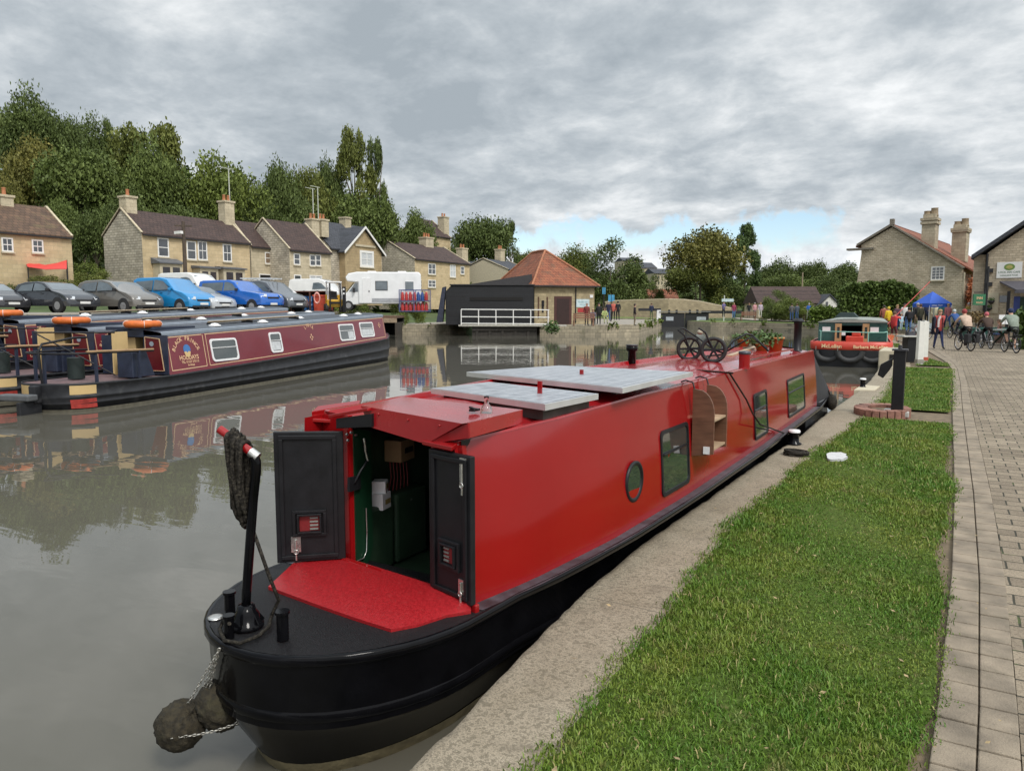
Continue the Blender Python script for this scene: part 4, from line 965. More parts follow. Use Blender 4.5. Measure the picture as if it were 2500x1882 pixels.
    inn.use(CREAM); inn.box(-1.48, s0 + .1, 1.12, -1.1, s0 + .5, 1.44); inn.box(-1.48, s0 + .1, .8, -1.3, s0 + .3, 1.0); inn.build('cabin_interior', None, t)
    for x_, m1 in ((-.82, CREAM),):
        k = MB(); k.box(x_ - .035, s0 - .92, .62, x_, s0 - .46, 1.60); dr = k.build('door', m1, t, bevel=.005)
        k = MB(); k.box(x_ - .045, s0 - .88, 1.13, x_ + .008, s0 - .82, 1.145); k.build('handle', BLKSAT, dr)
    k = MB(); k.ext([(-.62, 1.75, .58), (-.62, 2.45, .58), (-.62, 2.2, 1.16), (-.62, 1.75, 1.16)], (.42, 0, 0)); k.build('side_locker', NAVY, t, bevel=.02)
    k = MB(); k.cyl((-1.35, 1.35, .58), (-1.35, 1.35, 1.05), .17, n=14); k.build('stern_seat', mat('dark_green_cover', (.012, .022, .02), .6), t)
    # rails and tiller
    rl = MB(); path = [(-.10, 2.3, 1.17), (-.12, 1.4, 1.19), (-.2, .85, 1.2)] + [(XC + .80 * math.cos(a), 0.7 - .5 * math.sin(a), 1.2) for a in [math.pi * i / 10 for i in range(11)]] + [(-1.94, 1.7, 1.19), (-1.94, 2.3, 1.17)]
    rl.tube(path, .022, 8); rail = rl.build('stern_rail', BLKSAT, t)
    wd = MB(); wd.tube([(x, y, z + .03) for x, y, z in path[0:5]], .026, 8); wd.build('rail_top', mat('rail_wood', (.32, .20, .10), .5), rail)
    for x, y in ((-.11, 1.85), (-.24, .75), (-1.03, .22), (-1.82, .75), (-1.94, 1.9)):
        k = MB(); k.bar((x, y, .58), (x, y, 1.2), .05, .05); k.build('stanchion', NAVY, rail)
    k = MB(); k.tube([(XC, .15, .58), (XC, .1, 1.25), (XC, .2, 1.40), (XC + .0, 1.0, 1.50), (XC, 1.35, 1.5)], .025, 8); k.build('tiller', BLKSAT, t)
    k = MB(); k.tube([(-1.75, .7, 1.62), (-.45, 1.5, .66)], .016, 7); k.tube([(-1.75, .7, 1.62), (-.5, 1.6, 1.60)], .018, 7); k.build('cover_frame', BLKSAT, t)
    # roof furniture that belongs to the boat
    for s, x in ((5.2, -.55), (7.4, -.5), (10.2, -.9), (12.7, -.55), (14.4, -.8)):
        k = MB(); k.lathe([(.16, 0), (.16, .03), (.10, .05), (.10, .07), (.0, .085)], (x, s, rz(s) + .065), 14); k.build('roof_vent', WHF, roof)
    k = MB(); k.box(-1.9, 2.85, rz(3) + .07, -.55, 4.4, rz(3) + .15); k.build('sliding_hatch', NAVY, roof, bevel=.01)
    for s in (5.4, 7.0, 9.6): k = MB(); k.box(-.95, s, rz(s) + .07, -.60, s + .05, rz(s) + .15); k.build('pole_rack', BLKSAT, roof)
    return t
def ring_things(t, name, lab, cat, mk, grp):
    o = mk(); tag(o, lab, cat, grp); return o
def local(t, p): return rootmat(t) @ Vector(p)
nbA = maroon_boat('nearest maroon hire narrowboat with black hull, lettered panel and white framed windows')
def lifebuoy(t, lab):
    o = thing('lifebuoy', lab, 'lifebuoy', local(t, (-.95, 3.0, rz(3) + .215)), HD, 'orange lifebuoys on the maroon boats')
    m_ = MB(); m_.torus((0, 0, 0), .34, .085, (0, 0, 1), 32, 12); m_.build('ring', ORNG, o)
    for k in range(4):
        a = math.pi / 4 + k * math.pi / 2; b_ = MB(); b_.torus((.34 * math.cos(a), .34 * math.sin(a), 0), .087, .006, (-math.sin(a), math.cos(a), 0), 16, 6); b_.build('band', WHF, o)
    return o
def roofpole(t, lab, x, sa, sb, grp):
    o = MB(); o.cyl((x, sa, rz(sa) + .175), (x + .05, sb, rz(sb) + .175), .025, n=8); o.bar((x - .16, sa + .6, rz(sa) + .16), (x - .14, sb - .8, rz(sb) + .15), .22, .03)
    ob = o.build('boat_plank', OAK); ob.location = t.location; ob.rotation_euler = t.rotation_euler; tag(ob, lab, 'plank and pole', grp); return ob
GP = 'planks and poles on the maroon roofs'
lb = lifebuoy(nbA, 'orange lifebuoy lying on the roof of the nearest maroon boat')
pl = roofpole(nbA, 'brown plank and pole racked on the roof of the nearest maroon boat', -.75, 5.2, 9.8, GP)
for k, (dx, ds, w_, dz) in enumerate(((-2.2, .12, 'middle', .08), (-4.38, .2, 'farthest', .26))):
    dl = Matrix.Rotation(HD, 4, 'Z') @ Vector((dx, ds, dz))
    dup(nbA, nbA.location + dl, None, f'{w_} of the three maroon hire narrowboats, mostly hidden behind the next one')
    dup(lb, lb.location + dl, None, f'orange lifebuoy lying on the roof of the {w_} maroon boat')
    dup(pl, pl.location + dl, None, f'brown plank and pole racked on the roof of the {w_} maroon boat')
# ------------------------------------------------------------------ vehicles on the wharf
TYRE = mat('tyre', (.02, .02, .02), .8, var=.3); RIM = mat('alloy_rim', (.45, .45, .46), .35, metal=.7, var=.2, scale=20); TRIM = mat('dark_trim', (.018, .018, .02), .6)
LAMP = mat('headlamp', (.72, .75, .78), .1, coat=1, var=.15, scale=12); PLATE = mat('number_plate', (.72, .72, .70), .5, var=.05)
CARGL = mat('car_glass', (.10, .125, .14), .05, spec=.9, coat=1, var=.3, scale=1.5)  # glass colour lightened to carry a sky reflection
PROF = {
 'hatch': (1.75, [(-2.0, .30), (-2.08, .72), (-2.02, .98), (-1.72, 1.36), (-1.2, 1.46), (-.3, 1.48), (.25, 1.40), (.98, 1.02), (1.55, .90), (1.93, .74), (2.06, .52), (2.04, .28)], [(-1.62, 1.02), (-1.42, 1.30), (-.35, 1.40), (.15, 1.33), (.75, 1.03)], (.90, 1.055, .27, 1.385)),
 'mpv': (1.82, [(-2.15, .32), (-2.22, .8), (-2.15, 1.05), (-1.85, 1.5), (-1.4, 1.62), (-.2, 1.64), (.4, 1.52), (1.2, 1.08), (1.72, .96), (2.08, .78), (2.2, .55), (2.18, .3)], [(-1.78, 1.08), (-1.5, 1.46), (-.3, 1.55), (.25, 1.46), (.95, 1.10)], (1.1, 1.12, .42, 1.50)),
 'van': (1.82, [(-2.12, .34), (-2.18, .9), (-2.12, 1.15), (-2.0, 1.72), (-1.75, 1.82), (-.1, 1.84), (.45, 1.72), (1.12, 1.16), (1.7, 1.02), (2.06, .82), (2.18, .55), (2.16, .3)], [(-1.85, 1.16), (-1.75, 1.62), (-.25, 1.70), (.25, 1.62), (.85, 1.18)], (1.02, 1.2, .46, 1.69)),
 'pickup': (1.8, [(-2.45, .5), (-2.5, .95), (-2.45, 1.12), (-2.35, 1.72), (-2.1, 1.78), (-.1, 1.78), (.28, 1.66), (.85, 1.18), (1.7, 1.08), (2.2, .98), (2.35, .7), (2.33, .4)], [(-2.15, 1.18), (-2.08, 1.62), (-.2, 1.67), (.15, 1.58), (.62, 1.2)], (.78, 1.22, .30, 1.63)),
 'bigvan': (1.95, [(-2.45, .4), (-2.5, 1.0), (-2.47, 1.5), (-2.4, 2.1), (-2.1, 2.18), (.2, 2.18), (.7, 2.02), (1.35, 1.35), (1.85, 1.15), (2.3, .92), (2.42, .6), (2.4, .32)], [(-.3, 1.35), (-.25, 1.85), (.2, 1.88), (.5, 1.8), (1.0, 1.37)], (1.25, 1.4, .74, 1.97))}
CARS = 0
def car(kind_, label, paint, loc, rotz, group='cars parked along the wharf', name='parked_car', cat='car', rack=None, plate=True, glass=True):
    W, prof, win, ws = PROF[kind_]; hw = W / 2; top = max(z for _, z in prof); belt = win[0][1]
    t = thing(name, label, cat, loc, rotz, group)
    cx, cz = 0, .8; b = MB(); b.smooth = True
    def hwz(z): return hw * (1 - .17 * max(0, (z - belt + .02) / (top - belt)) - .06 * max(0, (.45 - z) / .2))
    rows = []
    for j, sh in ((-1, .955), (-.985, .98), (-.93, 1), (-.5, 1.004), (0, 1.006), (.5, 1.004), (.93, 1), (.985, .98), (1, .955)):
        rows.append([(cx + (x - cx) * (sh if abs(x) > .5 else 1), hwz(z) * j, cz + (z - cz) * (sh if z > .8 else 1)) for x, z in prof])
    b.loft(rows)
    for rw, rev in ((rows[0], 1), (rows[-1], 0)): b.smooth = False; b.face(*(rw[::-1] if rev else rw))
    b.face(*[r[0] for r in rows], *[r[-1] for r in rows][::-1])
    body = b.build('body', paint, t)
    fx = [x for x, z in prof]
    def sidepoly(pts, s, o): return [(x, s * (hwz(z) * 1.0 + o), z) for x, z in pts]
    for s in (-1, 1):
        q = MB(); mid = len(win) // 2; xm = -.45 if kind_ != 'bigvan' else 9
        pts = [(x * .985, z) for x, z in win]
        if xm < 5:
            zt = lerp(xm, sorted([(x, z) for x, z in pts[1:4]])); lft = [p for p in pts if p[0] < xm - .04] + [(xm - .04, zt - .01), (xm - .04, belt)]; rgt = [(xm + .04, belt), (xm + .04, zt)] + [p for p in pts if p[0] > xm + .04]
            lft = sorted(lft[:-2]) + lft[-2:]
            for pl_ in (lft, rgt): q.face(*(sidepoly(pl_, s, .008)[::s]))
        else: q.face(*(sidepoly(pts, s, .008)[::s]))
        q.build('side_window', CARGL, t)
    x0, z0, x1, z1 = ws; q = MB(); n = Vector((z1 - z0, 0, x0 - x1)).normalized() * .012
    q.face(*[Vector(p) + n for p in ((x0, -hwz(z0) * .90, z0), (x0, hwz(z0) * .90, z0), (x1, hwz(z1) * .88, z1), (x1, -hwz(z1) * .88, z1))]); q.build('windscreen', CARGL, t)
    nose = max(fx); ax = (nose - .75, min(fx) + .78); rr = .31 if kind_ != 'bigvan' else .34
    for x in ax:
        for s in (-1, 1):
            a = MB(); a.cyl((x, s * (hw * .80), rr + .03), (x, s * (hwz(.45) + .006), rr + .03), rr * 1.22, n=20); a.build('wheel_arch', TRIM, t)
            a = MB(); a.cyl((x, s * (hw - .22), rr), (x, s * (hw + .012), rr), rr, n=22); wh = a.build('wheel', TYRE, t, bevel=.02)
            a = MB(); a.cyl((x, s * (hw - .1), rr), (x, s * (hw + .022), rr), rr * .63, n=20)
            a.build('rim', RIM, wh)
    zl = prof[-3][1]
    for s in (-1, 1):
        a = MB(); a.smooth = True; a.ext([(nose - .50, s * hw * .92, zl + .03), (nose - .03, s * hw * .55, zl - .05), (nose + .012, s * hw * .60, zl - .17), (nose - .12, s * hw * .945, zl - .13)], (0, 0, .05)); a.build('headlight', LAMP, t)
        a = MB(); a.box(x0 - .28, s * (hw + .02) - .08, belt - .02, x0 - .16, s * (hw + .02) + .08, belt + .12); a.build('mirror', TRIM if kind_ != 'van' else paint, t, bevel=.02)
        a = MB(); a.box(-1.1, s * (hwz(.9) + .004) - .004, belt - .14, -.95, s * (hwz(.9) + .004) + .012, belt - .11); a.box(.1, s * (hwz(.9) + .004) - .004, belt - .14, .25, s * (hwz(.9) + .004) + .012, belt - .11); a.build('door_handle', TRIM, t)
    a = MB(); a.box(nose - .08, -hw * .82, .26, nose + .015, hw * .82, .36); a.box(nose - .1, -.42, zl - .24, nose + .012, .42, zl - .14); a.build('grille', TRIM, t, bevel=.01)
    if plate: a = MB(); a.box(nose, -.26, .40, nose + .028, .26, .51); a.build('number_plate', PLATE, t)
    if rack: rack(t, top, hw)
    return t
def paint(n, c): return mat('paint_' + n, c, .22, var=.07, coat=.9, scale=2)
FWD = lambda a: YAW - a          # heading relative to the camera's right
def park(u, vb, d): p = D(u, vb, d); return p
hd = YAW + R(-24)
def fwdrot(p, r): return p
def cpark(kind_, lab, col, uf, vb, d, rot=hd, **kw):
    """uf: pixel column of the car's middle"""
    p = D(uf, vb, d); return car(kind_, lab, col, p, rot, **kw)
cpark('hatch', 'dark car cut off by the edge of the wharf view beside the charcoal hatchback', paint('charcoal2', (.03, .03, .035)), -30, 764, 36)
cpark('hatch', 'charcoal grey hatchback parked at the end of the row behind the maroon boats', paint('charcoal', (.028, .031, .038)), 140, 762, 36.5)
cpark('mpv', 'grey brown people carrier parked between the charcoal hatchback and the light blue van', paint('taupe', (.15, .14, .125)), 292, 763, 38)
cpark('van', 'light blue tall car parked beside the grey brown people carrier', paint('sky_blue', (.015, .23, .52)), 425, 763, 39.5)
cpark('hatch', 'silver hatchback tucked between the light blue and royal blue vehicles', paint('silver', (.42, .44, .46)), 482, 765, 40.5)
cpark('bigvan', 'white van standing behind the light blue tall car', paint('white', (.72, .72, .70)), 478, 748, 49)
cpark('pickup', 'royal blue pickup with side windows parked beside the silver hatchback', paint('royal_blue', (.012, .12, .48)), 590, 762, 42)
def rackfn(t, top, hw):
    a = MB(); [a.bar((-1.9, y, top + .16), (.5, y, top + .12), .06, .07) for y in (-.35, .1, .5)]; [a.bar((x, -hw * .8, top + .1), (x, hw * .8, top + .1), .05, .05) for x in (-1.4, -.3)]; a.build('roof_load', mat('pale_ladder', (.62, .63, .62), .5), t)
cpark('van', 'dark silver estate with a pale ladder on its roof beside the blue pickup', paint('grey', (.10, .11, .125)), 660, 762, 44, rack=rackfn)
cpark('bigvan', 'white van behind the orange and blue stores on the wharf', paint('white', (.72, .72, .70)), 786, 748, 60, rot=YAW + R(-14))
# motorhome
def motorhome():
    p = D(930, 757, 55); t = thing('motorhome', 'white motorhome with overhanging cab parked beside the gas bottle cage', 'motorhome', p, YAW + R(180 + 6))
    WP_ = paint('motorhome_white', (.80, .81, .81)); b = MB()
    prof = [(-3.0, .45), (-3.0, 2.55), (-2.85, 2.74), (1.6, 2.74), (2.2, 2.62), (2.42, 2.35), (2.30, 2.05), (1.5, 1.98), (1.5, .45)]
    b.ext([(x, -1.12, z) for x, z in prof], (0, 2.24, 0)); b.build('body', WP_, t, bevel=.07)
    c = MB(); cp = [(1.4, .4), (1.4, 2.0), (1.75, 2.0), (2.35, 1.25), (2.95, 1.02), (3.1, .75), (3.08, .35)]
    c.ext([(x, -.98, z) for x, z in cp], (0, 1.96, 0)); c.build('cab', WP_, t, bevel=.05)
    w = MB(); w.face((1.85, -.9, 1.95), (1.85, .9, 1.95), (2.38, .9, 1.30), (2.38, -.9, 1.30)); w.xf(Matrix.Translation((.02, 0, .02))); w.build('windscreen', CARGL, t)
    for s in (-1, 1):
        w = MB(); w.face(*[(x, s * .99, z) for x, z in ((1.55, 1.3), (1.55, 1.9), (1.78, 1.9), (2.2, 1.32))]); w.build('side_window', CARGL, t)
        for x0, x1, z0, z1 in ((-.55, .25, 1.45, 2.05), (-2.45, -1.85, 1.4, 2.05)):
            w = MB(); w.box(x0 - .04, s * 1.13 - .012, z0 - .04, x1 + .04, s * 1.13 + .012, z1 + .04); f = w.build('window', TRIM if x0 > -1 else WHF, t); w = MB(); w.box(x0, s * 1.13 - .02, z0, x1, s * 1.13 + .02, z1); w.build('pane', CARGL, f)
        w = MB(); w.box(.62, s * 1.13 - .01, .5, 1.22, s * 1.13 + .012, 2.3); dr = w.build('door', WHF, t, bevel=.01); w = MB(); w.box(.7, s * 1.13 - .03, 1.3, .78, s * 1.13 + .03, 1.4); w.build('handle', TRIM, dr)
        w = MB(); w.box(-2.95, s * 1.125 - .006, .55, .55, s * 1.125 + .008, .85); w.build('skirt', mat('grey_skirt', (.35, .36, .38), .5), t)
        for x in (2.25, -1.6):
            a = MB(); a.cyl((x, s * .7, .33), (x, s * 1.0, .33), .34, n=20); wh = a.build('wheel', TYRE, t); a = MB(); a.cyl((x, s * .9, .33), (x, s * 1.01, .33), .2, n=16); a.build('rim', RIM, wh)
        a = MB(); a.box(1.75, s * 1.15 - .1, 1.25, 1.9, s * 1.15 + .1, 1.6); a.build('mirror', TRIM, t, bevel=.03); a = MB(); a.box(2.98, s * .75 - .17, .78, 3.11, s * .75 + .17, .98); a.build('headlight', LAMP, t)
    for x in (-1.6, .6): a = MB(); a.box(x - .3, -.3, 2.74, x + .3, .3, 2.84); a.build('roof_hatch', WHF, t, bevel=.02)
    a = MB(); a.box(2.95, -.95, .35, 3.14, .95, .6); a.build('bumper', mat('grey_bumper', (.25, .25, .26), .6), t, bevel=.03)
motorhome()
# ------------------------------------------------------------------ cottages and buildings
HONEY = brickmat('honey_stone', (.62, .49, .30), (.52, .405, .24), (.45, .365, .24), .6, .28, 'sz', msize=.012, var=.22, bmp=.3, dirt=((.30, .22, .12), .55, .6, .6))
PALEST = brickmat('pale_ashlar', (.60, .52, .37), (.50, .43, .30), (.38, .33, .23), .6, .28, 'sz', msize=.012, var=.25, bmp=.3, dirt=((.25, .21, .14), .55, .7, .6))
GREYST = brickmat('grey_rubble', (.62, .56, .45), (.46, .41, .32), (.25, .22, .17), .45, .2, 'sz', msize=.02, var=.4, bmp=.6, dirt=((.19, .17, .14), .52, .45, .75))
WARMRUB = brickmat('warm_rubble', (.66, .57, .43), (.47, .395, .285), (.42, .35, .25), .30, .14, 'sz', msize=.02, var=.3, bmp=.7, dirt=((.26, .215, .15), .55, .5, .55))
def tilemat(n, c1, c2, m_, w, h, ax='yz', var=.35, dirt=None): return brickmat(n, c1, c2, m_, w, h, ax, .85, .015, var, bmp=.9, vscale=1.35, dirt=dirt)
BTILE = tilemat('brown_tiles', (.085, .052, .044), (.060, .038, .034), (.025, .018, .016), .32, .26)
RTILE0 = tilemat('mossy_tiles', (.16, .095, .06), (.10, .062, .042), (.04, .03, .02), .35, .28, dirt=((.16, .13, .06), .55, .8, .7))
SLATE = tilemat('slates', (.075, .08, .095), (.055, .06, .072), (.03, .03, .035), .35, .25)
PANT = tilemat('red_pantiles', (.36, .125, .062), (.25, .082, .045), (.09, .035, .025), .25, .30, 'sz', .4, dirt=((.15, .095, .06), .50, 1.4, .75))
PANTY = tilemat('red_tiles', (.30, .105, .055), (.22, .075, .045), (.08, .035, .025), .25, .22, 'yz', .35, dirt=((.17, .10, .06), .55, .7, .7))
DRESS = mat('stone_dressing', (.50, .44, .32), .8, var=.12, scale=3)
WFR = mat('white_sash', (.80, .79, .76), .5, var=.05)
HGL = mat('house_glass', (.035, .042, .05), .06, var=.6, scale=.8, spec=.9, coat=.6)
POT = mat('clay_pot', (.42, .17, .08), .8, var=.25); LEAD = mat('lead', (.11, .115, .125), .6, var=.2); DARK = mat('opening_shade', (.012, .011, .010), .9)  # DARK: near-black colour standing for the shade inside openings
DOORM = mat('dark_door', (.05, .06, .06), .4)
def winpart(par, a, b, zlo, zhi, plane, n, style='sash', glass=None, depth=.05, fw_=.09):
    """window on a vertical wall: a, b are ground points of its two sides, n the outward normal"""
    a, b = Vector((a[0], a[1], 0)), Vector((b[0], b[1], 0)); d = (b - a).normalized(); n = Vector(n).normalized(); w_ = (b - a).length
    def Q(s, z, o): return a + d * s + n * o + Vector((0, 0, z))
    f = MB()
    for s0, s1, z0, z1 in ((-fw_, 0, zlo - fw_, zhi + fw_), (w_, w_ + fw_, zlo - fw_, zhi + fw_), (0, w_, zhi, zhi + fw_), (0, w_, zlo - fw_, zlo)):
        f.ext([Q(s0, z0, 0), Q(s1, z0, 0), Q(s1, z1, 0), Q(s0, z1, 0)], n * depth)
    zm = (zlo + zhi) / 2
    bars = {'sash': [(0, w_, zm - .03, zm + .03), (w_ / 2 - .02, w_ / 2 + .02, zlo, zm - .03), (w_ / 2 - .02, w_ / 2 + .02, zm + .03, zhi)], 'two': [(w_ / 2 - .05, w_ / 2 + .05, zlo, zhi), (0, w_ / 2 - .05, zm - .03, zm + .03), (w_ / 2 + .05, w_, zm - .03, zm + .03)], 'plain': [(0, w_, zm - .03, zm + .03)], 'door': [],
            'grid': [(0, w_, zlo + (zhi - zlo) * k / 4 - .018, zlo + (zhi - zlo) * k / 4 + .018) for k in (1, 2, 3)] + [(w_ * k / 3 - .018, w_ * k / 3 + .018, zlo, zhi) for k in (1, 2)]}[style]
    for i, (s0, s1, z0, z1) in enumerate(bars): f.ext([Q(s0, z0, .012), Q(s1, z0, .012), Q(s1, z1, .012), Q(s0, z1, .012)], n * (depth - .024 - .002 * i))
    fo = f.build('door' if style == 'door' else 'window', WFR, par, True)
    g = MB(); g.face(Q(0, zlo, .008), Q(w_, zlo, .008), Q(w_, zhi, .008), Q(0, zhi, .008)); g.build('panel' if style == 'door' else 'pane', glass or (DOORM if style == 'door' else HGL), fo, True)
    if style != 'door':
        sl = MB(); sl.ext([Q(-fw_ - .06, zlo - fw_ - .1, .002), Q(w_ + fw_ + .06, zlo - fw_ - .1, .002), Q(w_ + fw_ + .06, zlo - fw_ - .002, .002), Q(-fw_ - .06, zlo - fw_ - .002, .002)], n * (depth + .06)); sl.build('sill', DRESS, fo, True)
    return fo
def chimney(par, c, w_, d_, z0, z1, pots=2, m_=None, potm=None):
    k = MB(); x, y = c; k.box(x - w_ / 2, y - d_ / 2, z0, x + w_ / 2, y + d_ / 2, z1 - .16); k.box(x - w_ / 2 - .08, y - d_ / 2 - .08, z1 - .16, x + w_ / 2 + .08, y + d_ / 2 + .08, z1)
    ch_ = k.build('chimney', m_ or PALEST, par, True)
    for i in range(pots):
        yy = y + (i - (pots - 1) / 2) * d_ / max(1, pots) * .9; p = MB(); p.lathe([(.15, 0), (.13, .1), (.12, .45), (.15, .5), (.11, .52), (.0, .3)], (x, yy, z1), 12); p.build('chimney_pot', potm or POT, ch_, True)
    return ch_
def house(label, X, Y0, Y1, dep, zb, ze, zr_, wall, gable, roof, wins=(), chims=(), name='stone_cottage', group='stone cottages across the canal', over=.18, ends=True, cat='house'):
    t = thing(name, label, cat, (X, (Y0 + Y1) / 2, zb), 0, group)
    w_ = MB(); xm, xb_ = X - dep / 2, X - dep
    w_.use(wall); w_.face((X, Y0, zb), (X, Y1, zb), (X, Y1, ze), (X, Y0, ze)); w_.face((xb_, Y1, zb), (xb_, Y0, zb), (xb_, Y0, ze), (xb_, Y1, ze))
    w_.use(gable)
    for y in (Y0, Y1): w_.face((X, y, zb), (X, y, ze), (xm, y, zr_), (xb_, y, ze), (xb_, y, zb))
    w_.build('wall', None, t, True)
    r = MB(); sl = (zr_ - ze) / (dep / 2); th = .12
    for sgn, xe in ((1, X), (-1, xb_)):
        e = xe + sgn * over; ee = ze - over * sl
        r.ext([(e, Y0 - .02, ee + .03), (xm, Y0 - .02, zr_ + .03), (xm, Y0 - .02, zr_ + th + .03), (e, Y0 - .02, ee + th + .03)], (0, Y1 - Y0 + .04, 0))
    ro = r.build('roof', roof, t, True)
    k = MB(); k.bar((X + over, Y0, ze - over * sl + .02), (X + over, Y1, ze - over * sl + .02), .12, .10); k.build('gutter', TRIM, t, True)
    if ends:
        for y in (Y0 - .02, Y1 + .02):
            k = MB()
            for xe in (X + .1, xb_ - .1): k.bar((xe, y, ze + .14 - .1 * sl), (xm, y, zr_ + .22), (.16), .08)
            k.build('coping', PALEST, ro, True)
    for s_ in wins:
        u0, v0, u1, v1 = s_[:4]; a, b = atX(u0, v0, X), atX(u1, v0, X); z1 = a.z; z0 = atX(u0, v1, X).z
        winpart(t, (X, a.y), (X, b.y), z0, z1, X, (1, 0, 0), *(s_[4:]))
    for c in chims: chimney(t, *c)
    return t
XF = -53.4
yA = lambda u, X=XF: atX(u, 600, X).y
zA = lambda u, v, X=XF: atX(u, v, X).z
# 1 far left cottage
h0 = house('honey stone cottage with mossy brown roof and a red awning at its garden', XF, yA(-60), yA(175), 6.0, 2.6, zA(173, 579), zA(161, 517, XF - 3.0), HONEY, GREYST, RTILE0,
      [(6, 583, 27, 611, 'sash'), (80, 588, 101, 614, 'sash')], [((XF - 3.0, yA(18, XF - 3), ), .8, .8, zA(18, 520, XF - 3), zA(18, 478, XF - 3), 1)])
aw = MB(); aw.smooth = True
pts = [D(57, 631, 52), D(82, 641, 51), D(110, 647, 50.5), D(140, 642, 51), D(163, 635, 52)]; pt2 = [D(68, 652, 49), D(90, 655, 48.5), D(112, 658, 48.5), D(140, 657, 48.5), D(163, 657, 49)]
aw.loft([pts, [a.lerp(b, .5) - Vector((0, 0, .1)) for a, b in zip(pts, pt2)], pt2]); aw.loft([[p - Vector((0, 0, .02)) for p in pts], [p - Vector((0, 0, .02)) for p in pt2]])
awt = thing('awning', 'red shade sail stretched in front of the leftmost cottage', 'awning', D(110, 690, 50))
aw.build('sail', mat('red_canvas', (.62, .05, .04), .7, var=.1), awt, True)
for p in (pts[0], pts[-1], pt2[0], pt2[-1]): k = MB(); k.cyl((p.x, p.y, 2.0), p, .035, n=8); k.build('post', TRIM, awt, True)
# 2 long honey cottage with the grey gable end
gz0 = zA(347, 570)
h1 = house('long honey stone cottage with a grey rubble gable end and two chimneys', XF, yA(347), yA(609), 5.0, 2.6, gz0, zA(320, 517, XF - 2.5), HONEY, GREYST, BTILE,
      [(386, 583, 408, 624, 'plain'), (457, 591, 475, 631, 'plain'), (484, 591, 502, 632, 'sash'), (545, 598, 562, 636, 'sash')],
      [((XF - 2.5, yA(303, XF - 2.5) + .5), .9, .9, gz0 + 1.6, zA(303, 478, XF - 2.5), 1), ((XF - 2.5, yA(556, XF - 2.5)), .9, 1.0, zA(556, 545, XF - 2.5) - .6, zA(556, 492, XF - 2.5), 2)])
for u0, u1, v0, v1, flat in ((372, 427, 636, 700, 0), (470, 515, 648, 700, 1), (528, 580, 650, 700, 1)):
    a, b = atX(u0, v0, XF), atX(u1, v0, XF); zt = a.z; k = MB(); k.box(XF + .005, a.y, 2.6, XF + .9, b.y, zt - .25); bay = k.build('bay', DRESS, h1, True)
    k = MB(); k.ext([(XF + .01, a.y - .15, zt - .24), (XF + 1.08, a.y - .15, zt - .24), (XF + 1.08, a.y - .15, zt - .14), (XF + .01, a.y - .15, zt + .22 * (1 - flat))], (0, b.y - a.y + .3, 0)); k.build('bay_roof', LEAD, bay, True)
    for q in (.12, .56):
        yy = a.y + (b.y - a.y) * q; k = MB(); k.box(XF + .895, yy, 3.0, XF + .91, yy + (b.y - a.y) * .32, zt - .5); k.build('pane', HGL, bay, True)
pm_ = MB(); p = (XF - 2.5, yA(556, XF - 2.5) + .4); zt = zA(557, 412, XF - 2.5); pm_.cyl((p[0], p[1], zA(556, 500, XF - 2.5)), (p[0], p[1], zt), .05, n=6); pm_.bar((p[0], p[1] - 1.2, zt), (p[0], p[1] + .5, zt), .05, .05)
for q in range(6): pm_.bar((p[0] - .3, p[1] - 1.1 + q * .28, zt), (p[0] + .3, p[1] - 1.1 + q * .28, zt), .03, .03)
pm_.build('aerial', mat('aerial_metal', (.50, .52, .45), .5), h1, True)
# 3 garage link, 4 taller pale cottage, 5 slate roofed front gable, 6 far pair
X2 = -54.2
house('narrow pale cottage with a garage opening between two taller cottages', X2, yA(612, X2), yA(700, X2), 5.0, 2.6, zA(684, 607, X2), zA(659, 553, X2 - 2.5), PALEST, GREYST, BTILE,
      [(648, 618, 659, 642, 'plain', mat('brown_blind', (.20, .14, .09), .8)), (634, 671, 676, 700, 'door', DARK)])  # garage opening is a panel coloured near-black for the shade inside
X3 = -51.6
h3 = house('pale stone cottage with stone coped gable, twin chimneys and white windows', X3, yA(706, X3), yA(807, X3), 6.6, 2.6, zA(708, 609, X3), zA(668, 541, X3 - 3.3), PALEST, GREYST, BTILE,
      [(718, 621, 730, 644, 'plain'), (757, 624, 768, 647, 'plain'), (771, 624, 781, 647, 'plain'), (719, 673, 733, 705, 'door'), (757, 674, 784, 697, 'two', CURT)],
      [((X3 - 3.3, yA(764, X3 - 3.3)), .9, 1.0, zA(764, 560, X3 - 3.3) - .8, zA(764, 535, X3 - 3.3), 2), ((X3 - 3.3, yA(787, X3 - 3.3)), .9, 1.0, zA(787, 560, X3 - 3.3) - .8, zA(787, 536, X3 - 3.3), 2)])
for u, v in ((767, 462), (779, 458)):
    a = MB(); yy = yA(u, X3 - 3.3); zt = zA(u, v, X3 - 3.3); a.cyl((X3 - 3.3, yy, zA(u, 540, X3 - 3.3)), (X3 - 3.3, yy, zt), .05, n=6); a.bar((X3 - 3.3, yy - 1.0, zt), (X3 - 3.3, yy + .3, zt), .05, .05); a.build('aerial', MATS['aerial_metal'], h3, True)
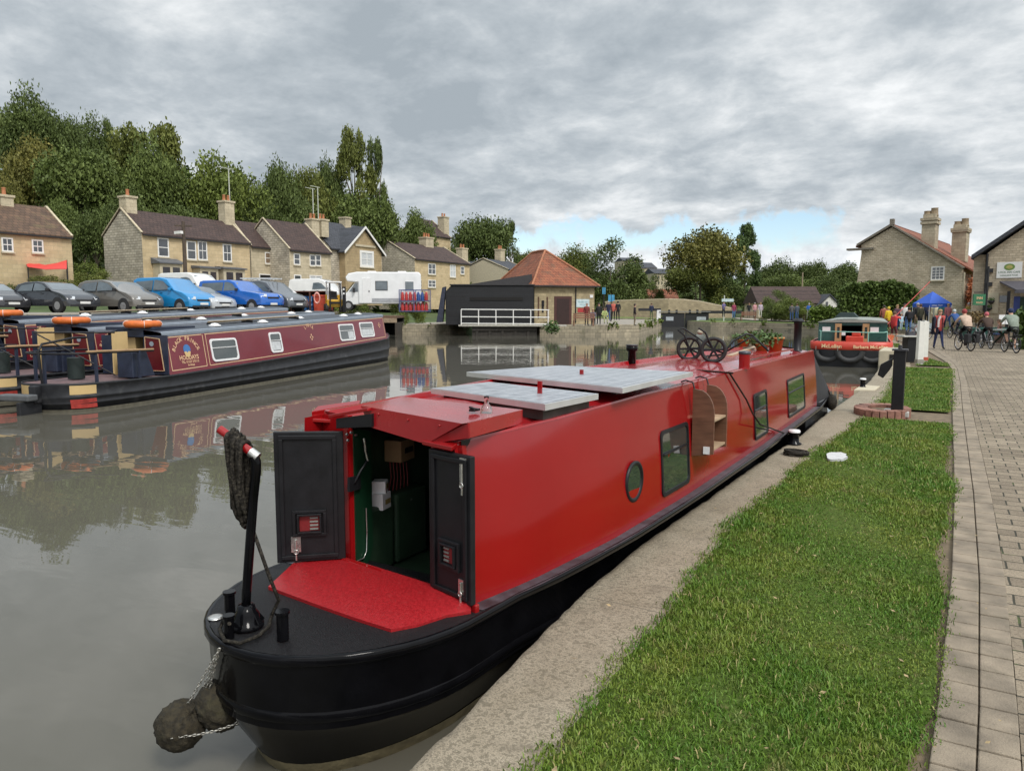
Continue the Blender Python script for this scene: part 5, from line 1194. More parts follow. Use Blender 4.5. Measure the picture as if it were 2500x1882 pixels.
# slate house: rear range plus wing with its gable to the canal
X4 = -53.0
h4 = house('stone house with slate roof and white edged front gable over a large window', X4 - .8, yA(806, X4 - .8), yA(932, X4 - .8), 6.5, 2.6, zA(842, 609, X4 - .8), zA(883, 557, X4 - 4.0), GREYST, GREYST, SLATE, [], [((X4 - 4.0, yA(844, X4 - 4)), .9, .9, zA(844, 562, X4 - 4) - .5, zA(844, 531, X4 - 4), 0)], ends=False)
ya, yb = yA(842, X4), yA(931, X4); ym = (ya + yb) / 2; ze = zA(842, 608, X4); zp = zA(886, 556, X4)
k = MB(); k.use(brickmat('honey_gable', (.46, .35, .20), (.40, .30, .17), (.3, .24, .15), .6, .28, 'yz', var=.3)); k.ext([(X4, ya, 2.6), (X4, yb, 2.6), (X4, yb, ze), (X4, ym, zp - .15), (X4, ya, ze)], (-5, 0, 0)); k.build('wing', None, h4, True)
k = MB()
for y in (ya, yb):
    sg = -1 if y == ya else 1; k.ext([(X4 + .3, y + sg * .35, ze - .38), (X4 + .3, ym, zp), (X4 + .3, ym, zp + .12), (X4 + .3, y + sg * .35, ze - .26)], (-5, 0, 0))
wr_ = k.build('wing_roof', SLATE, h4, True)
k = MB()
for y in (ya, yb):
    sg = -1 if y == ya else 1; k.ext([(X4 + .31, y + sg * .38, ze - .48), (X4 + .31, ym, zp - .10), (X4 + .31, ym, zp + .14), (X4 + .31, y + sg * .38, ze - .22)], (.05, 0, 0))
k.build('bargeboard', WFR, wr_, True)
a, b = atX(882, 617, X4), atX(908, 617, X4); winpart(h4, (X4, a.y), (X4, b.y), atX(882, 646, X4).z, a.z, X4, (1, 0, 0), 'two', CURT, fw_=.25)
k = MB(); k.box(X4 + .002, atX(866, 600, X4).y, zA(886, 603, X4), X4 + .12, atX(915, 600, X4).y, zA(886, 598, X4)); k.build('lintel', DRESS, h4, True)
# sixth cottage
h5 = house('farther honey cottage with broad grey gable end and brown roof by the motorhome', XF, yA(1012), yA(1146), 8.2, 2.2, zA(1014, 633), zA(974, 594, XF - 4.1), HONEY, GREYST, BTILE,
      [(1046, 645, 1062, 668, 'two'), (1099, 648, 1111, 675, 'two', CURT), (1125, 652, 1132, 668, 'plain'), (1046, 685, 1062, 700, 'two')],
      [((XF - 4.1, yA(1041, XF - 4.1)), 1.1, 1.6, zA(1041, 607, XF - 4.1) - 1, zA(1041, 580, XF - 4.1), 3), ((XF - 4.1, yA(1128, XF - 4.1)), 1.0, 1.4, zA(1128, 640, XF - 4.1) - 1, zA(1128, 606, XF - 4.1), 2)])
X6 = -66
house('tall chimneyed house half hidden by trees above the sixth cottage', X6, yA(1058, X6), yA(1100, X6), 7, 3, zA(1075, 578, X6), zA(1075, 545, X6 - 3.5), HONEY, HONEY, BTILE, [], [((X6 - 1.2, yA(1083, X6 - 1.2)), 1.2, 1.3, zA(1083, 585, X6 - 1.2), zA(1083, 530, X6 - 1.2), 2)])
X7 = -52
h7 = house('cream stone cottage end with chimney behind the black boat shed', X7, yA(1240, X7), yA(1300, X7), 8, 1.2, zA(1251, 660, X7), zA(1218, 638, X7 - 4), PALEST, mat('cream_render', (.52, .46, .34), .8, var=.15), SLATE, [], [((X7 - 4.2, yA(1215, X7 - 4.2) + .6), 1.0, 1.2, zA(1215, 645, X7 - 4.2) - 1, zA(1215, 608, X7 - 4.2), 2)])
house('low grey roofed outbuilding beside the cream cottage end', -58, yA(1165, -58), yA(1215, -58), 6, 1.2, zA(1190, 664, -58), zA(1190, 645, -61), PALEST, PALEST, SLATE)
# telegraph pole and street things in front of the cottages
tp = MB(); p = D(454, 700, 52); p.z = 2.6; zt = D(454, 541, 52).z; tp.cyl(p, (p.x, p.y, zt), .16, .11, n=10)
tpo = thing('telegraph_pole', 'dark wooden telegraph pole in front of the long honey cottage', 'pole', p); tp.build('pole', mat('creosoted_pole', (.075, .055, .04), .8, var=.3), tpo, True)
k = MB(); q = D(428, 569, 51.5); k.box(q.x - .0, q.y - .1, q.z - .08, q.x + .7, q.y + .1, q.z + .1); k.bar(q + Vector((.3, 0, 0)), (p.x, p.y, q.z), .06, .06); k.build('lamp', WFR, tpo, True)
k = MB(); k.bar((p.x - .4, p.y - .4, zt - .3), (p.x + .4, p.y + .4, zt - .3), .1, .1); k.build('crossarm', MATS['creosoted_pole'], tpo, True)
# ------------------------------------------------------------------ camera-facing helper frame for buildings across the water
class Fr:
    """a local frame: origin p, heading rot; x to the right as seen from the canal, y away"""
    def __init__(s, u, v, d, rot=0., z=None):
        s.p = D(u, v, d); s.d = d; s.rot = YAW + rot
        if z is not None: s.p.z = z
    def px(s, n): return n * s.d / F
BSHED = brickmat('black_boards', (.016, .017, .020), (.012, .012, .014), (.004, .004, .004), 4., .16, 'sz', .7, .012, .2, bmp=.5)
# toll house with the red hipped roof
fr = Fr(1380, 783, 63, R(21), z=.9); t = thing('toll_house', 'small square stone building with red pantiled hip roof on the wharf', 'building', fr.p, fr.rot)
W_, hE = 5.6, D(1380, 697, 63).z - .9; hA = D(1365, 612, 66).z - .9
k = MB(); k.box(-2.85, 0, 0, 2.75, 9.5, hE); k.build('wall', brickmat('toll_stone', (.50, .41, .25), (.37, .30, .18), (.3, .25, .16), .5, .24, 'sz', var=.35, bmp=.6), t)
k = MB(); o = .35; A_, B_, C_, E_ = (-2.85 - o, -o, hE - .05), (2.75 + o, -o, hE - .05), (2.75 + o, 9.5 + o, hE - .05), (-2.85 - o, 9.5 + o, hE - .05); r0, r1 = (-.5, 3.2, hA), (-.5, 6.2, hA)
k.face(A_, B_, r0); k.face(B_, C_, r1, r0); k.face(C_, E_, r1); k.face(E_, A_, r0, r1); ro = k.build('roof', PANT, t)
k = MB(); [k.tube([a, Vector(a).lerp(Vector(b), .5) + Vector((0, 0, .05)), b], .11, 6) for a, b in ((A_, r0), (B_, r0), (r0, r1), (C_, r1), (E_, r1))]; k.build('ridge_tiles', mat('ridge_clay', (.36, .15, .08), .85, var=.3), ro)
k = MB(); k.bar((-3.2, -o - .03, hE - .08), (3.1, -o - .03, hE - .08), .1, .12); k.build('gutter', TRIM, t); k = MB(); k.cyl((.95, -.06, .1), (.95, -.06, hE - .1), .05, n=8); k.build('drainpipe', TRIM, t)
k = MB(); k.box(-1.05, -.03, 0, .58, .02, 2.35); dr = k.build('door', mat('brown_door', (.075, .028, .024), .5, var=.2), t)
k = MB(); k.box(-.82, -.045, .05, .35, -.031, 2.15); k.build('panel', mat('brown_door_dark', (.035, .016, .014), .5), dr)
k = MB(); k.box(1.0, -.05, 1.45, 2.25, -.005, 2.12); sg = k.build('notice_board', mat('pale_board', (.55, .66, .68), .5), t)
k = MB(); write(k, 'WHARF TEA', .16, lambda x, y: (1.62 + x, -.056, 1.82 + y)); write(k, 'ROOM', .16, lambda x, y: (1.62 + x, -.056, 1.58 + y)); k.build('lettering', mat('sign_ink', (.25, .45, .5), .5), sg)
k = MB(); k.box(1.15, -.04, 1.0, 2.05, -.006, 1.36); k.build('red_panel', mat('red_panel', (.40, .04, .04), .5), t)
k = MB(); k.box(2.3, -.05, 2.25, 2.6, -.006, 2.5); k.build('white_sign', WHF, t)
k = MB(); k.box(-2.2, -.06, 1.5, -1.98, -.004, 2.0); k.box(-2.18, -.05, 1.0, -2.02, -.004, 1.5); k.build('lamp', BLKSAT, t)
for x in (-2.55, -1.75): k = MB(); k.box(x, -.03, .5, x + .13, -.002, 2.3); k.build('iron_strap', mat('rusty_iron', (.10, .05, .03), .8), t)
# black boarded shed
fr = Fr(1195, 775, 61, R(2), z=.9); t = thing('boat_shed', 'long black boarded shed over the dry dock beside the red roofed building', 'shed', fr.p, fr.rot)
L_ = 3.6; zt = D(1195, 697, 61).z - .9
k = MB(); k.ext([(-L_, 0, 0), (L_ + .05, 0, 0), (L_ + .05, 0, zt), (-L_ + .5, 0, zt + .02), (-L_, 0, zt - .5)], (0, 7, 0)); k.build('wall', BSHED, t)
k = MB(); k.box(-L_ + .35, -.12, zt + .02, L_ + .12, 7.1, zt + .1); k.ext([(-L_ + 1.5, 1.5, zt + .1), (L_, 1.5, zt + .1), (L_, 1.5, zt + 1.0), (-L_ + 1.8, 1.5, zt + .12)], (0, 6, 0)); k.build('roof', mat('felt_roof', (.05, .048, .05), .85, var=.2), t)
k = MB(); k.box(-1.6, -.05, zt * .62, 2.75, -.004, zt * .70); k.build('slot_window', DARK, t)
k = MB(); k.ext([(-L_ - .75, -.3, .2), (-L_ - .25, -.3, .2), (-L_ + .02, -.3, zt - .1), (-L_ - .25, -.3, zt - .2)], (0, 1.6, 0)); tag(k.build('tarpaulin_stack', mat('blue_tarp', (.03, .035, .06), .6, var=.4, bmp=.6, bscale=4)), 'dark blue covered stack leaning on the end of the black shed', 'tarpaulin'); bpy.data.objects['tarpaulin_stack'].location = fr.p; bpy.data.objects['tarpaulin_stack'].rotation_euler = (0, 0, fr.rot)
# white railings and the dry dock gate
fr = Fr(1126, 794, 60.5, R(-1.5), z=.9); t = thing('railing', 'white tubular railing along the dry dock edge in front of the black shed', 'railing', fr.p, fr.rot)
k = MB()
for z in (.08, .62, 1.22): k.tube([(0, 0, z + .03), (7.2, .1, z - .02)], .042, 8)
k.build('rail', WFR, t)
for i in range(6): k = MB(); k.cyl((i * 1.42, i * .02, 0), (i * 1.42, i * .02, 1.24), .045, n=8); k.build('post', WFR, t)
k = MB(); k.box(-.2, -.25, -.12, 8.6, .5, .0); k.build('deck_beam', mat('pale_concrete', (.48, .46, .40), .8, var=.2), t)
fr = Fr(1230, 800, 60.4, z=0); k = MB(); k.box(-2.6, .1, -.5, 2.7, .5, .76)
for i in range(5): k.box(-2.3 + i * 1.05, .02, -.5, -2.1 + i * 1.05, .1, .76)
k.box(-2.6, -.02, .42, 2.7, .02, .56); o = k.build('dock_gate', mat('wet_timber', (.035, .030, .024), .7, var=.4)); tag(o, 'dark timber dry dock gate under the white railing', 'gate'); o.location = fr.p; o.rotation_euler = (0, 0, fr.rot)
# timber slipway bridge
fr = Fr(912, 772, 62, z=0); t = thing('timber_bridge', 'low timber bridge over the dark slipway mouth beyond the bow of the maroon boat', 'bridge', fr.p, fr.rot)
k = MB(); k.box(-1.9, 0, 1.42, 1.95, 5, 1.62); k.build('deck', mat('bridge_boards', (.16, .10, .065), .8, var=.3), t); k = MB(); k.box(-1.9, -.1, 1.05, 1.95, .0, 1.42); k.build('beam', mat('bridge_beam', (.33, .25, .17), .8, var=.3), t)
k = MB(); k.face((-1.9, 4, -.5), (1.95, 4, -.5), (1.95, 4, 1.42), (-1.9, 4, 1.42)); k.build('dark_backing', DARK, t)  # near-black sheet puts the shade of the slipway mouth into colour
for x in (-1.95, 1.9): k = MB(); k.box(x - .1, -.15, -.6, x + .12, 3.9, 1.05); k.build('pier', mat('bridge_pier', (.06, .05, .04), .8), t)
# gas bottle cage with bottles
fr = Fr(1011, 763, 53, z=1.97); t = thing('gas_cage', 'two tier steel cage of red and blue gas bottles beside the motorhome', 'cage', fr.p, fr.rot); CG = mat('cage_blue', (.08, .10, .22), .5)
k = MB()
for z in (.06, .78, 1.55): k.bar((-1.05, 0, z), (1.08, 0, z), .05, .05); k.bar((-1.05, .9, z), (1.08, .9, z), .05, .05)
for x in (-1.05, 0, 1.08): k.bar((x, 0, 0), (x, 0, 1.58), .05, .05); k.bar((x, .9, 0), (x, .9, 1.58), .05, .05)
for i in range(16): k.bar((-1.0 + i * .133, -.01, .06), (-1.0 + i * .133, -.01, 1.55), .010, .010)
k.build('frame', CG, t); k = MB(); k.box(-1.05, 0, .0, 1.08, .9, .05); k.box(-1.05, 0, .74, 1.08, .9, .77); k.build('shelf', CG, t)
RB, BB = mat('bottle_red', (.55, .045, .03), .45, var=.15), mat('bottle_blue', (.03, .09, .30), .45, var=.15)
gproto = {}
for row in (0, 1):
    for i in range(7):
        x = -.86 + i * .285; blue = (row == 1 and i in (4, 5)) or (row == 0 and i == 4 and False); key = 'blue' if blue else 'red'
        lab = f"{'blue' if blue else 'red'} gas bottle on the {'upper' if row else 'lower'} tier of the cage"
        g_ = 'red and blue gas bottles in the cage'
        pos = rootmat(t) @ Vector((x, .28, .77 if row else .05))
        if key not in gproto:
            b_ = thing('gas_bottle', lab, 'gas bottle', pos, YAW, g_); k = MB(); k.lathe([(.12, 0), (.13, .04), (.13, .42), (.10, .52), (.04, .56)], n=14); k.build('cylinder', BB if blue else RB, b_); k = MB(); k.lathe([(.075, .53), (.075, .64), (.06, .64), (.06, .53)], n=12); k.build('collar', BB if blue else RB, b_); gproto[key] = b_
        else: dup(gproto[key], pos, YAW, lab)
# stores on the wharf: oil drums, skip, lifebuoys, forklift, post
fr = Fr(757, 750, 45, z=1.97); t = thing('storage_rack', 'rusty open storage rack between the parked cars and the yellow forklift', 'rack', fr.p, fr.rot); RU = mat('rust', (.11, .045, .03), .85, var=.4)
k = MB(); k.box(-1.25, .8, 0, 1.25, .86, 1.28); k.box(-1.25, 0, 1.22, 1.25, .86, 1.28); k.box(-1.25, .3, .0, 1.25, .86, .12); [k.box(x - .04, 0, 0, x + .04, .1, 1.22) for x in (-1.2, 0, 1.2)]; k.build('frame', RU, t)
for i, (x, m_, lab) in enumerate(((-.42, 'drum_blue', 'blue drum in the rusty rack nearest the white lifebuoy'), (-.02, 'drum_blue', 'blue drum in the rusty rack beside the pink lifebuoy'))):
    b_ = thing('oil_drum', lab, 'drum', rootmat(t) @ Vector((x, .28, .12)), YAW, 'blue drums in the rack'); k = MB(); k.lathe([(.0, .85), (.19, .85), (.2, .83), (.19, .55), (.205, .54), (.19, .53), (.19, .28), (.205, .27), (.19, .26), (.19, .0)], n=16); k.build('barrel', mat('drum_blue', (.025, .10, .26), .4, var=.15), b_)
k = MB(); k.box(.25, -.05, .05, 1.2, .75, .95); k.box(.2, -.1, .95, 1.25, .8, 1.05); o = k.build('orange_bin', mat('bin_orange', (.50, .07, .035), .6, var=.25)); tag(o, 'orange red bin standing in the rusty rack', 'bin'); o.location = fr.p; o.rotation_euler = (0, 0, fr.rot)
for u, v, d, lab, m_, sq in ((713, 725, 44.4, 'white lifebuoy with yellow housing hung beside the rusty rack', WHF, 1), (774, 728, 44.3, 'pink and white lifebuoy hung upright on the rusty rack', mat('faded_pink', (.72, .35, .30), .5), .55)):
    p = D(u, v, d); b_ = thing('hung_lifebuoy', lab, 'lifebuoy', p, YAW); k = MB(); k.torus((0, 0, 0), .30, .065, (0, -1, 0), 28, 10); k.xf(Matrix.Diagonal((sq, 1, 1, 1))); k.build('ring', m_, b_)
    if sq == 1: k = MB(); k.lathe([(.02, .38), (.14, .3), (.17, .05), (.0, .03)], n=12); k.xf(Matrix.Translation((0, -.02, -.02))); k.build('housing', mat('yellow_housing', (.70, .50, .04), .5), b_); k = MB(); k.bar((0, .06, .3), (0, .06, -1.2), .06, .06); k.build('post', TRIM, b_)
fr = Fr(816, 752, 44.5, z=1.97); t = thing('forklift', 'yellow forklift truck with a black cab parked beside the orange bin', 'forklift', fr.p, fr.rot + R(20)); YE = mat('forklift_yellow', (.62, .36, .03), .5, var=.15)
k = MB(); k.box(-.45, -.5, .3, .45, .9, .75); k.box(-.45, .5, .75, .45, 1.0, 1.05); k.build('body', YE, t, bevel=.04)
k = MB(); [k.bar((x, y, .75), (x * .9, y, 1.75), .06, .06) for x in (-.4, .4) for y in (-.4, .6)]; k.box(-.42, -.45, 1.75, .42, .65, 1.82); k.build('overhead_guard', WHF, t)
k = MB(); [k.bar((x, -.62, .1), (x, -.62, 1.7), .08, .1) for x in (-.3, .3)]; k.box(-.35, -.66, .5, .35, -.58, .62); [k.bar((x, -.65, .12), (x, -1.4, .12), .1, .04) for x in (-.2, .2)]; k.build('mast', BLKSAT, t)
k = MB(); k.box(-.22, -.1, .75, .22, .35, .85); k.box(-.22, .3, .85, .22, .42, 1.25); k.build('seat', TRIM, t, bevel=.03)
for x in (-.46, .46):
    for y in (-.3, .7): k = MB(); k.cyl((x - .08, y, .25), (x + .08, y, .25), .25, n=16); k.build('wheel', TYRE, t)
fr = Fr(841, 757, 44, z=1.97); t = thing('service_post', 'black wharf service post with pale sockets beside the motorhome bonnet', 'post', fr.p, fr.rot); k = MB(); k.box(-.09, -.09, 0, .09, .09, 1.5); k.build('column', BLKSAT, t, bevel=.01)
for z in (1.05, 1.3): k = MB(); k.box(-.05, -.10, z, .05, -.091, z + .1); k.build('socket', WHF, t)
# ------------------------------------------------------------------ trees, undergrowth and hedges
def leafmat(name, lo, hi, spread=.5):
    m, nt, b = nt_new(name); L = nt.links; ge = N(nt, 'ShaderNodeNewGeometry'); oi = N(nt, 'ShaderNodeObjectInfo')
    c = mix(nt, lo, hi, ge.outputs['Random Per Island'])
    n = noise(nt, coords(nt), 3.2, 3, .6)
    c = mix(nt, c, (.62, .66, .60), ramp(nt, n, [(.40, 1.), (.60, 0.)]), 'MULTIPLY')
    c = mix(nt, c, oi.outputs['Color'], 1., 'MULTIPLY')
    L.new(c, b.inputs['Base Color']); b.inputs['Roughness'].default_value = .6; b.inputs['Specular IOR Level'].default_value = .25
    return m
LEAF = leafmat('tree_leaves', (.105, .132, .038), (.205, .240, .082))
BARK = mat('bark', (.13, .105, .075), .9, var=.35, scale=8, bmp=.6, bscale=20)
def leafmesh(name, P_, S_, r_, m_, up=.0):
    """one mesh of rhombic leaf clumps at points P_ with half sizes S_"""
    n = len(P_); a = r_.normal(0, 1, (n, 3)); a /= np.linalg.norm(a, axis=1)[:, None]; c = r_.normal(0, 1, (n, 3)); c[:, 2] += up
    b = np.cross(a, c); b /= np.linalg.norm(b, axis=1)[:, None] + 1e-9
    S_ = np.asarray(S_)[:, None] if np.ndim(S_) == 1 else S_
    bend = np.cross(a, b) * .35
    V = np.stack([P_ - a * S_, P_ + b * S_ * .62 + bend * S_, P_ + a * S_, P_ - b * S_ * .62 + bend * S_], 1).reshape(-1, 3)
    me = bpy.data.meshes.new(name); me.vertices.add(4 * n); me.vertices.foreach_set('co', V.ravel().astype(np.float32))
    me.loops.add(4 * n); me.loops.foreach_set('vertex_index', np.arange(4 * n, dtype=np.int32)); me.polygons.add(n); me.polygons.foreach_set('loop_start', np.arange(0, 4 * n, 4, dtype=np.int32))
    me.materials.append(m_); me.update(calc_edges=True); return me
def crown_points(kind_, n, seed):
    r_ = np.random.default_rng(seed); lob = []
    if kind_ == 'round':
        for _ in range(26):
            d = r_.normal(0, 1, 3); d /= np.linalg.norm(d); d[2] = abs(d[2]) * 1.0 - .25; q = r_.uniform(.45, .85); lob.append((d[0] * .36 * q, d[1] * .36 * q, .56 + d[2] * .36 * q, r_.uniform(.11, .19)))
    elif kind_ == 'sparse':
        for _ in range(28):
            t = r_.uniform(0, 1); a = r_.uniform(0, 6.28); lob.append((.12 - .05 * t + .30 * math.cos(a) * (.4 + .6 * t), .3 * math.sin(a), .42 + .50 * t - .18 * abs(math.cos(a)), r_.uniform(.06, .12)))
    elif kind_ == 'tall':
        for _ in range(38):
            t = r_.uniform(0, 1); w = .34 * (1 - t ** 1.6) + .07; a = r_.uniform(0, 6.28); lob.append((w * 1.25 * math.cos(a), w * 1.25 * math.sin(a), .14 + .80 * t, r_.uniform(.05, .10)))
    elif kind_ == 'cone':
        for _ in range(24):
            t = r_.uniform(0, 1); w = .36 * (1 - t) + .03; a = r_.uniform(0, 6.28); lob.append((w * math.cos(a), w * math.sin(a), .12 + .82 * t, r_.uniform(.07, .13) * (1.1 - .5 * t)))
    else: # bush: foliage to the ground
        for _ in range(26):
            t = r_.uniform(0, 1); w = .38 * math.sqrt(max(0, 1 - (t - .25) ** 2 / .6)); a = r_.uniform(0, 6.28); lob.append((w * math.cos(a), w * math.sin(a), .08 + .76 * t, r_.uniform(.10, .17)))
    lob = np.array(lob); k = r_.choice(len(lob), n, p=lob[:, 3] ** 2 / np.sum(lob[:, 3] ** 2))
    d = r_.normal(0, 1, (n, 3)); d /= np.linalg.norm(d, axis=1)[:, None]; rad = lob[k, 3] * (1 - .55 * r_.random(n) ** 2.2) * (1 + .18 * r_.normal(0, 1, n))
    return lob[k, :3] + d * rad[:, None] * np.array([1, 1, .85]), lob, r_
PROTO = {}
def tree_proto(kind_, n, leaf, seed):
    key = (kind_, seed)
    if key in PROTO: return PROTO[key]
    pts, lob, r_ = crown_points(kind_, n, seed)
    cm = leafmesh('crown', pts, leaf * r_.uniform(.6, 1.3, n), r_, LEAF)
    tm = MB(); top = {'round': .62, 'bush': .62, 'sparse': .66}.get(kind_, .80)
    pth = [(0, 0, -.04), (.006, .004, .12), (-.004, .008, .3), (.01, -.004, top * .75), (.004, 0, top)]
    tm.tube(pth, [.034, .026, .020, .012, .004], 8)
    for q in lob[::3][:8]:
        z0 = min(.22 + .4 * r_.random(), q[2] * .8); tm.tube([(0, 0, z0), (q[0] * .5, q[1] * .5, (z0 + q[2]) / 2 + .01), (q[0], q[1], q[2])], [.011, .007, .002], 6)
    PROTO[key] = (cm, tm.mesh('trunk')); PROTO[key][1].materials.append(BARK)
    return PROTO[key]
def tree(u, vtop, wpx, d, kind_, tint, lab, seed=1, group='trees on the wooded bank', name='tree', n=15000, leaf=.0138, lean=0., zbase=None, dep=1.0):
    top = D(u, vtop, d); x, y = top.x, top.y; zb = tz(x, y) if zbase is None else zbase; h = max(2., top.z - zb); w = wpx * d / F * 1.12
    t = thing(name, lab, 'tree' if name != 'bush' else 'bush', (x, y, zb - .1), random.uniform(0, 6.28), group)
    cm, tm = tree_proto(kind_, n, leaf, seed)
    for nm, me in (('crown', cm), ('trunk', tm)):
        o = bpy.data.objects.new(nm, me); COL.objects.link(o); o.parent = t
        if nm == 'crown': o.color = (*tint, 1)
        o.scale = (w / .95, w / .95 * dep, h / .97) if nm == 'crown' else (max(3, h * .45), max(3, h * .45), h)
    t.rotation_euler[1] = lean
    return t
DKG, MID, LIT, BRN, BLU, OLV = (.72, .80, .68), (.88, .96, .76), (1.05, 1.10, .72), (1.22, .95, .72), (.65, .82, .82), (1.05, .98, .70)
TL = [
 (75, 190, 150, 86, 'round', DKG, 'tallest dark tree at the far left top of the wooded bank', 1), (-20, 235, 130, 88, 'round', MID, 'tree cut by the left edge of the view beside the tallest dark tree', 2),
 (150, 230, 105, 89, 'round', DKG, 'dark rounded tree just right of the tallest tree on the skyline', 3), (212, 262, 120, 93, 'round', DKG, 'low dark treetop on the skyline before the leaning tree', 1), (268, 288, 60, 95, 'tall', MID, 'small pointed treetop on the skyline beside the leaning tree', 4),
 (80, 300, 170, 76, 'round', BRN, 'russet brown tree above the leftmost cottage', 2), (188, 303, 230, 73, 'round', MID, 'broad bright green tree between the leftmost and the long honey cottage', 3), (12, 420, 110, 66, 'round', BRN, 'low russet tree close behind the leftmost cottage chimney', 1),
 (378, 246, 190, 85, 'sparse', OLV, 'leaning open crowned tree with sky showing through its top', 5), (372, 312, 165, 77, 'round', MID, 'green tree directly below the leaning open crowned tree', 1), (550, 331, 210, 80, 'round', LIT, 'wide round green tree above the long honey cottage roof', 2),
 (228, 462, 120, 66, 'round', DKG, 'dark tree filling the gap beside the grey gable end', 3), (140, 450, 110, 67, 'round', MID, 'green tree rising behind the leftmost cottage ridge', 2), (310, 440, 130, 71, 'round', DKG, 'dark tree behind the first chimney of the long honey cottage', 1), (450, 450, 150, 73, 'round', DKG, 'dark tree behind the middle of the long honey roof', 3),
 (684, 352, 135, 86, 'round', DKG, 'dark round topped tree behind the narrow garage cottage', 4), (742, 366, 120, 88, 'round', OLV, 'olive tree behind the twin chimneys', 6), (800, 345, 100, 92, 'round', DKG, 'dark rounded treetop on the skyline left of the highest pair', 4), (862, 322, 130, 92, 'tall', OLV, 'tall feathery tree standing above the round tree on the skyline', 6), (914, 324, 74, 92, 'tall', DKG, 'narrow spire shaped tree at the end of the wooded skyline', 7),
 (625, 440, 130, 82, 'round', DKG, 'dark tree behind the roof of the garage cottage', 1), (740, 455, 150, 84, 'round', DKG, 'dark tree behind the twin chimneys of the pale cottage', 2), (892, 408, 180, 90, 'round', MID, 'big round tree behind the slate roofed house', 3), (935, 500, 120, 98, 'round', DKG, 'dark low tree between the slate house and the sixth cottage', 1),
 (1022, 484, 110, 106, 'round', MID, 'mid green tree with gaps behind the sixth cottage', 2), (1182, 484, 170, 118, 'round', DKG, 'round dark tree standing clear above the black shed', 3), (1248, 530, 50, 120, 'tall', DKG, 'narrow tree at the right shoulder of the round dark tree', 7), (1100, 590, 130, 116, 'round', DKG, 'low dark tree behind the sixth cottage roof end', 1),
 (1285, 598, 70, 160, 'round', OLV, 'small distant brown tree above the red pantiled roof', 2), (1400, 590, 115, 138, 'round', OLV, 'distant rounded tree rising behind the red hip roof', 1), (1492, 573, 155, 126, 'bush', DKG, 'bushy dark tree right of the red roofed building', 8), (1590, 665, 70, 130, 'bush', MID, 'small green tree between the bushy dark tree and the bridge', 8), (1440, 650, 110, 128, 'bush', DKG, 'low dark tree tight behind the red roofed building', 9),
 (1715, 526, 215, 128, 'round', BRN, 'large brownish tree with pale stems beside the lock', 2), (1700, 630, 150, 126, 'bush', OLV, 'lower skirt of brown foliage beneath the large brownish tree', 9), (1822, 544, 115, 134, 'cone', BLU, 'blue green conical tree behind the large brownish tree', 10), (1785, 640, 110, 130, 'bush', DKG, 'dark bush under the blue green conical tree', 8),
 (1900, 622, 120, 142, 'round', DKG, 'dark round tree right of the conical tree above the low roofs', 1), (1978, 613, 95, 142, 'round', DKG, 'dark round tree in the middle of the three above the low roofs', 3), (2055, 624, 120, 136, 'round', DKG, 'dark round tree against the edge of the large stone house', 2), (1935, 655, 140, 128, 'bush', MID, 'green bushy tree in front of the three dark trees', 9), (2030, 662, 110, 124, 'bush', DKG, 'low dark bush beside the large stone house corner', 8)]
for u, vt, w, d, k_, c_, lab, sd in TL: tree(u, vt, w, d, k_, c_, lab, sd)
for u, vt, w, d, c_, lab in ((1900, 702, 70, 92, MID, 'rounded shrub before the low roofs right of the lock'), (1935, 722, 90, 82, LIT, 'bright green shrub above the bank wall'), (1885, 735, 60, 84, MID, 'small low shrub at the path bend above the bank'), (1965, 728, 60, 80, LIT, 'light green shrub at the end of the bank wall'), (2005, 738, 60, 75, LIT, 'low yellow green shrub against the large hedge'),
                         (205, 630, 120, 56, LIT, 'yellow green bush on the slope beside the grey gable'), (235, 655, 110, 52, OLV, 'olive bush behind the grey brown people carrier'), (25, 640, 90, 50, MID, 'garden bush by the leftmost cottage'), (115, 672, 110, 48, OLV, 'low flowering bush under the red awning'), (865, 690, 90, 58, LIT, 'green hedge bush behind the motorhome cab'), (990, 655, 80, 68, LIT, 'light green bush in front of the broad grey gable')):
    tree(u, vt, w, d, 'bush', c_, lab, 8, 'bushes', 'bush', zbase=(tz(*D(u, vt, d).xy) if d < 75 and u < 1300 else .9))
# wall top plant on the pier
wp = thing('wall_plant', 'green plant growing out of the pier wall by the dry dock', 'plant', G(1352, 816, .3)); leaves(420, (0, -.3, .5), (.75, .45, .55), .11, LEAFM, 5).build('foliage', LEAFM, wp)
o = bpy.data.objects.new('weeds', leafmesh('weeds', WEEDP, np.random.default_rng(1).uniform(.07, .2, len(WEEDP)), np.random.default_rng(2), LEAF)); COL.objects.link(o); o.color = (.9, 1.0, .6, 1); kind(o, 'stuff')
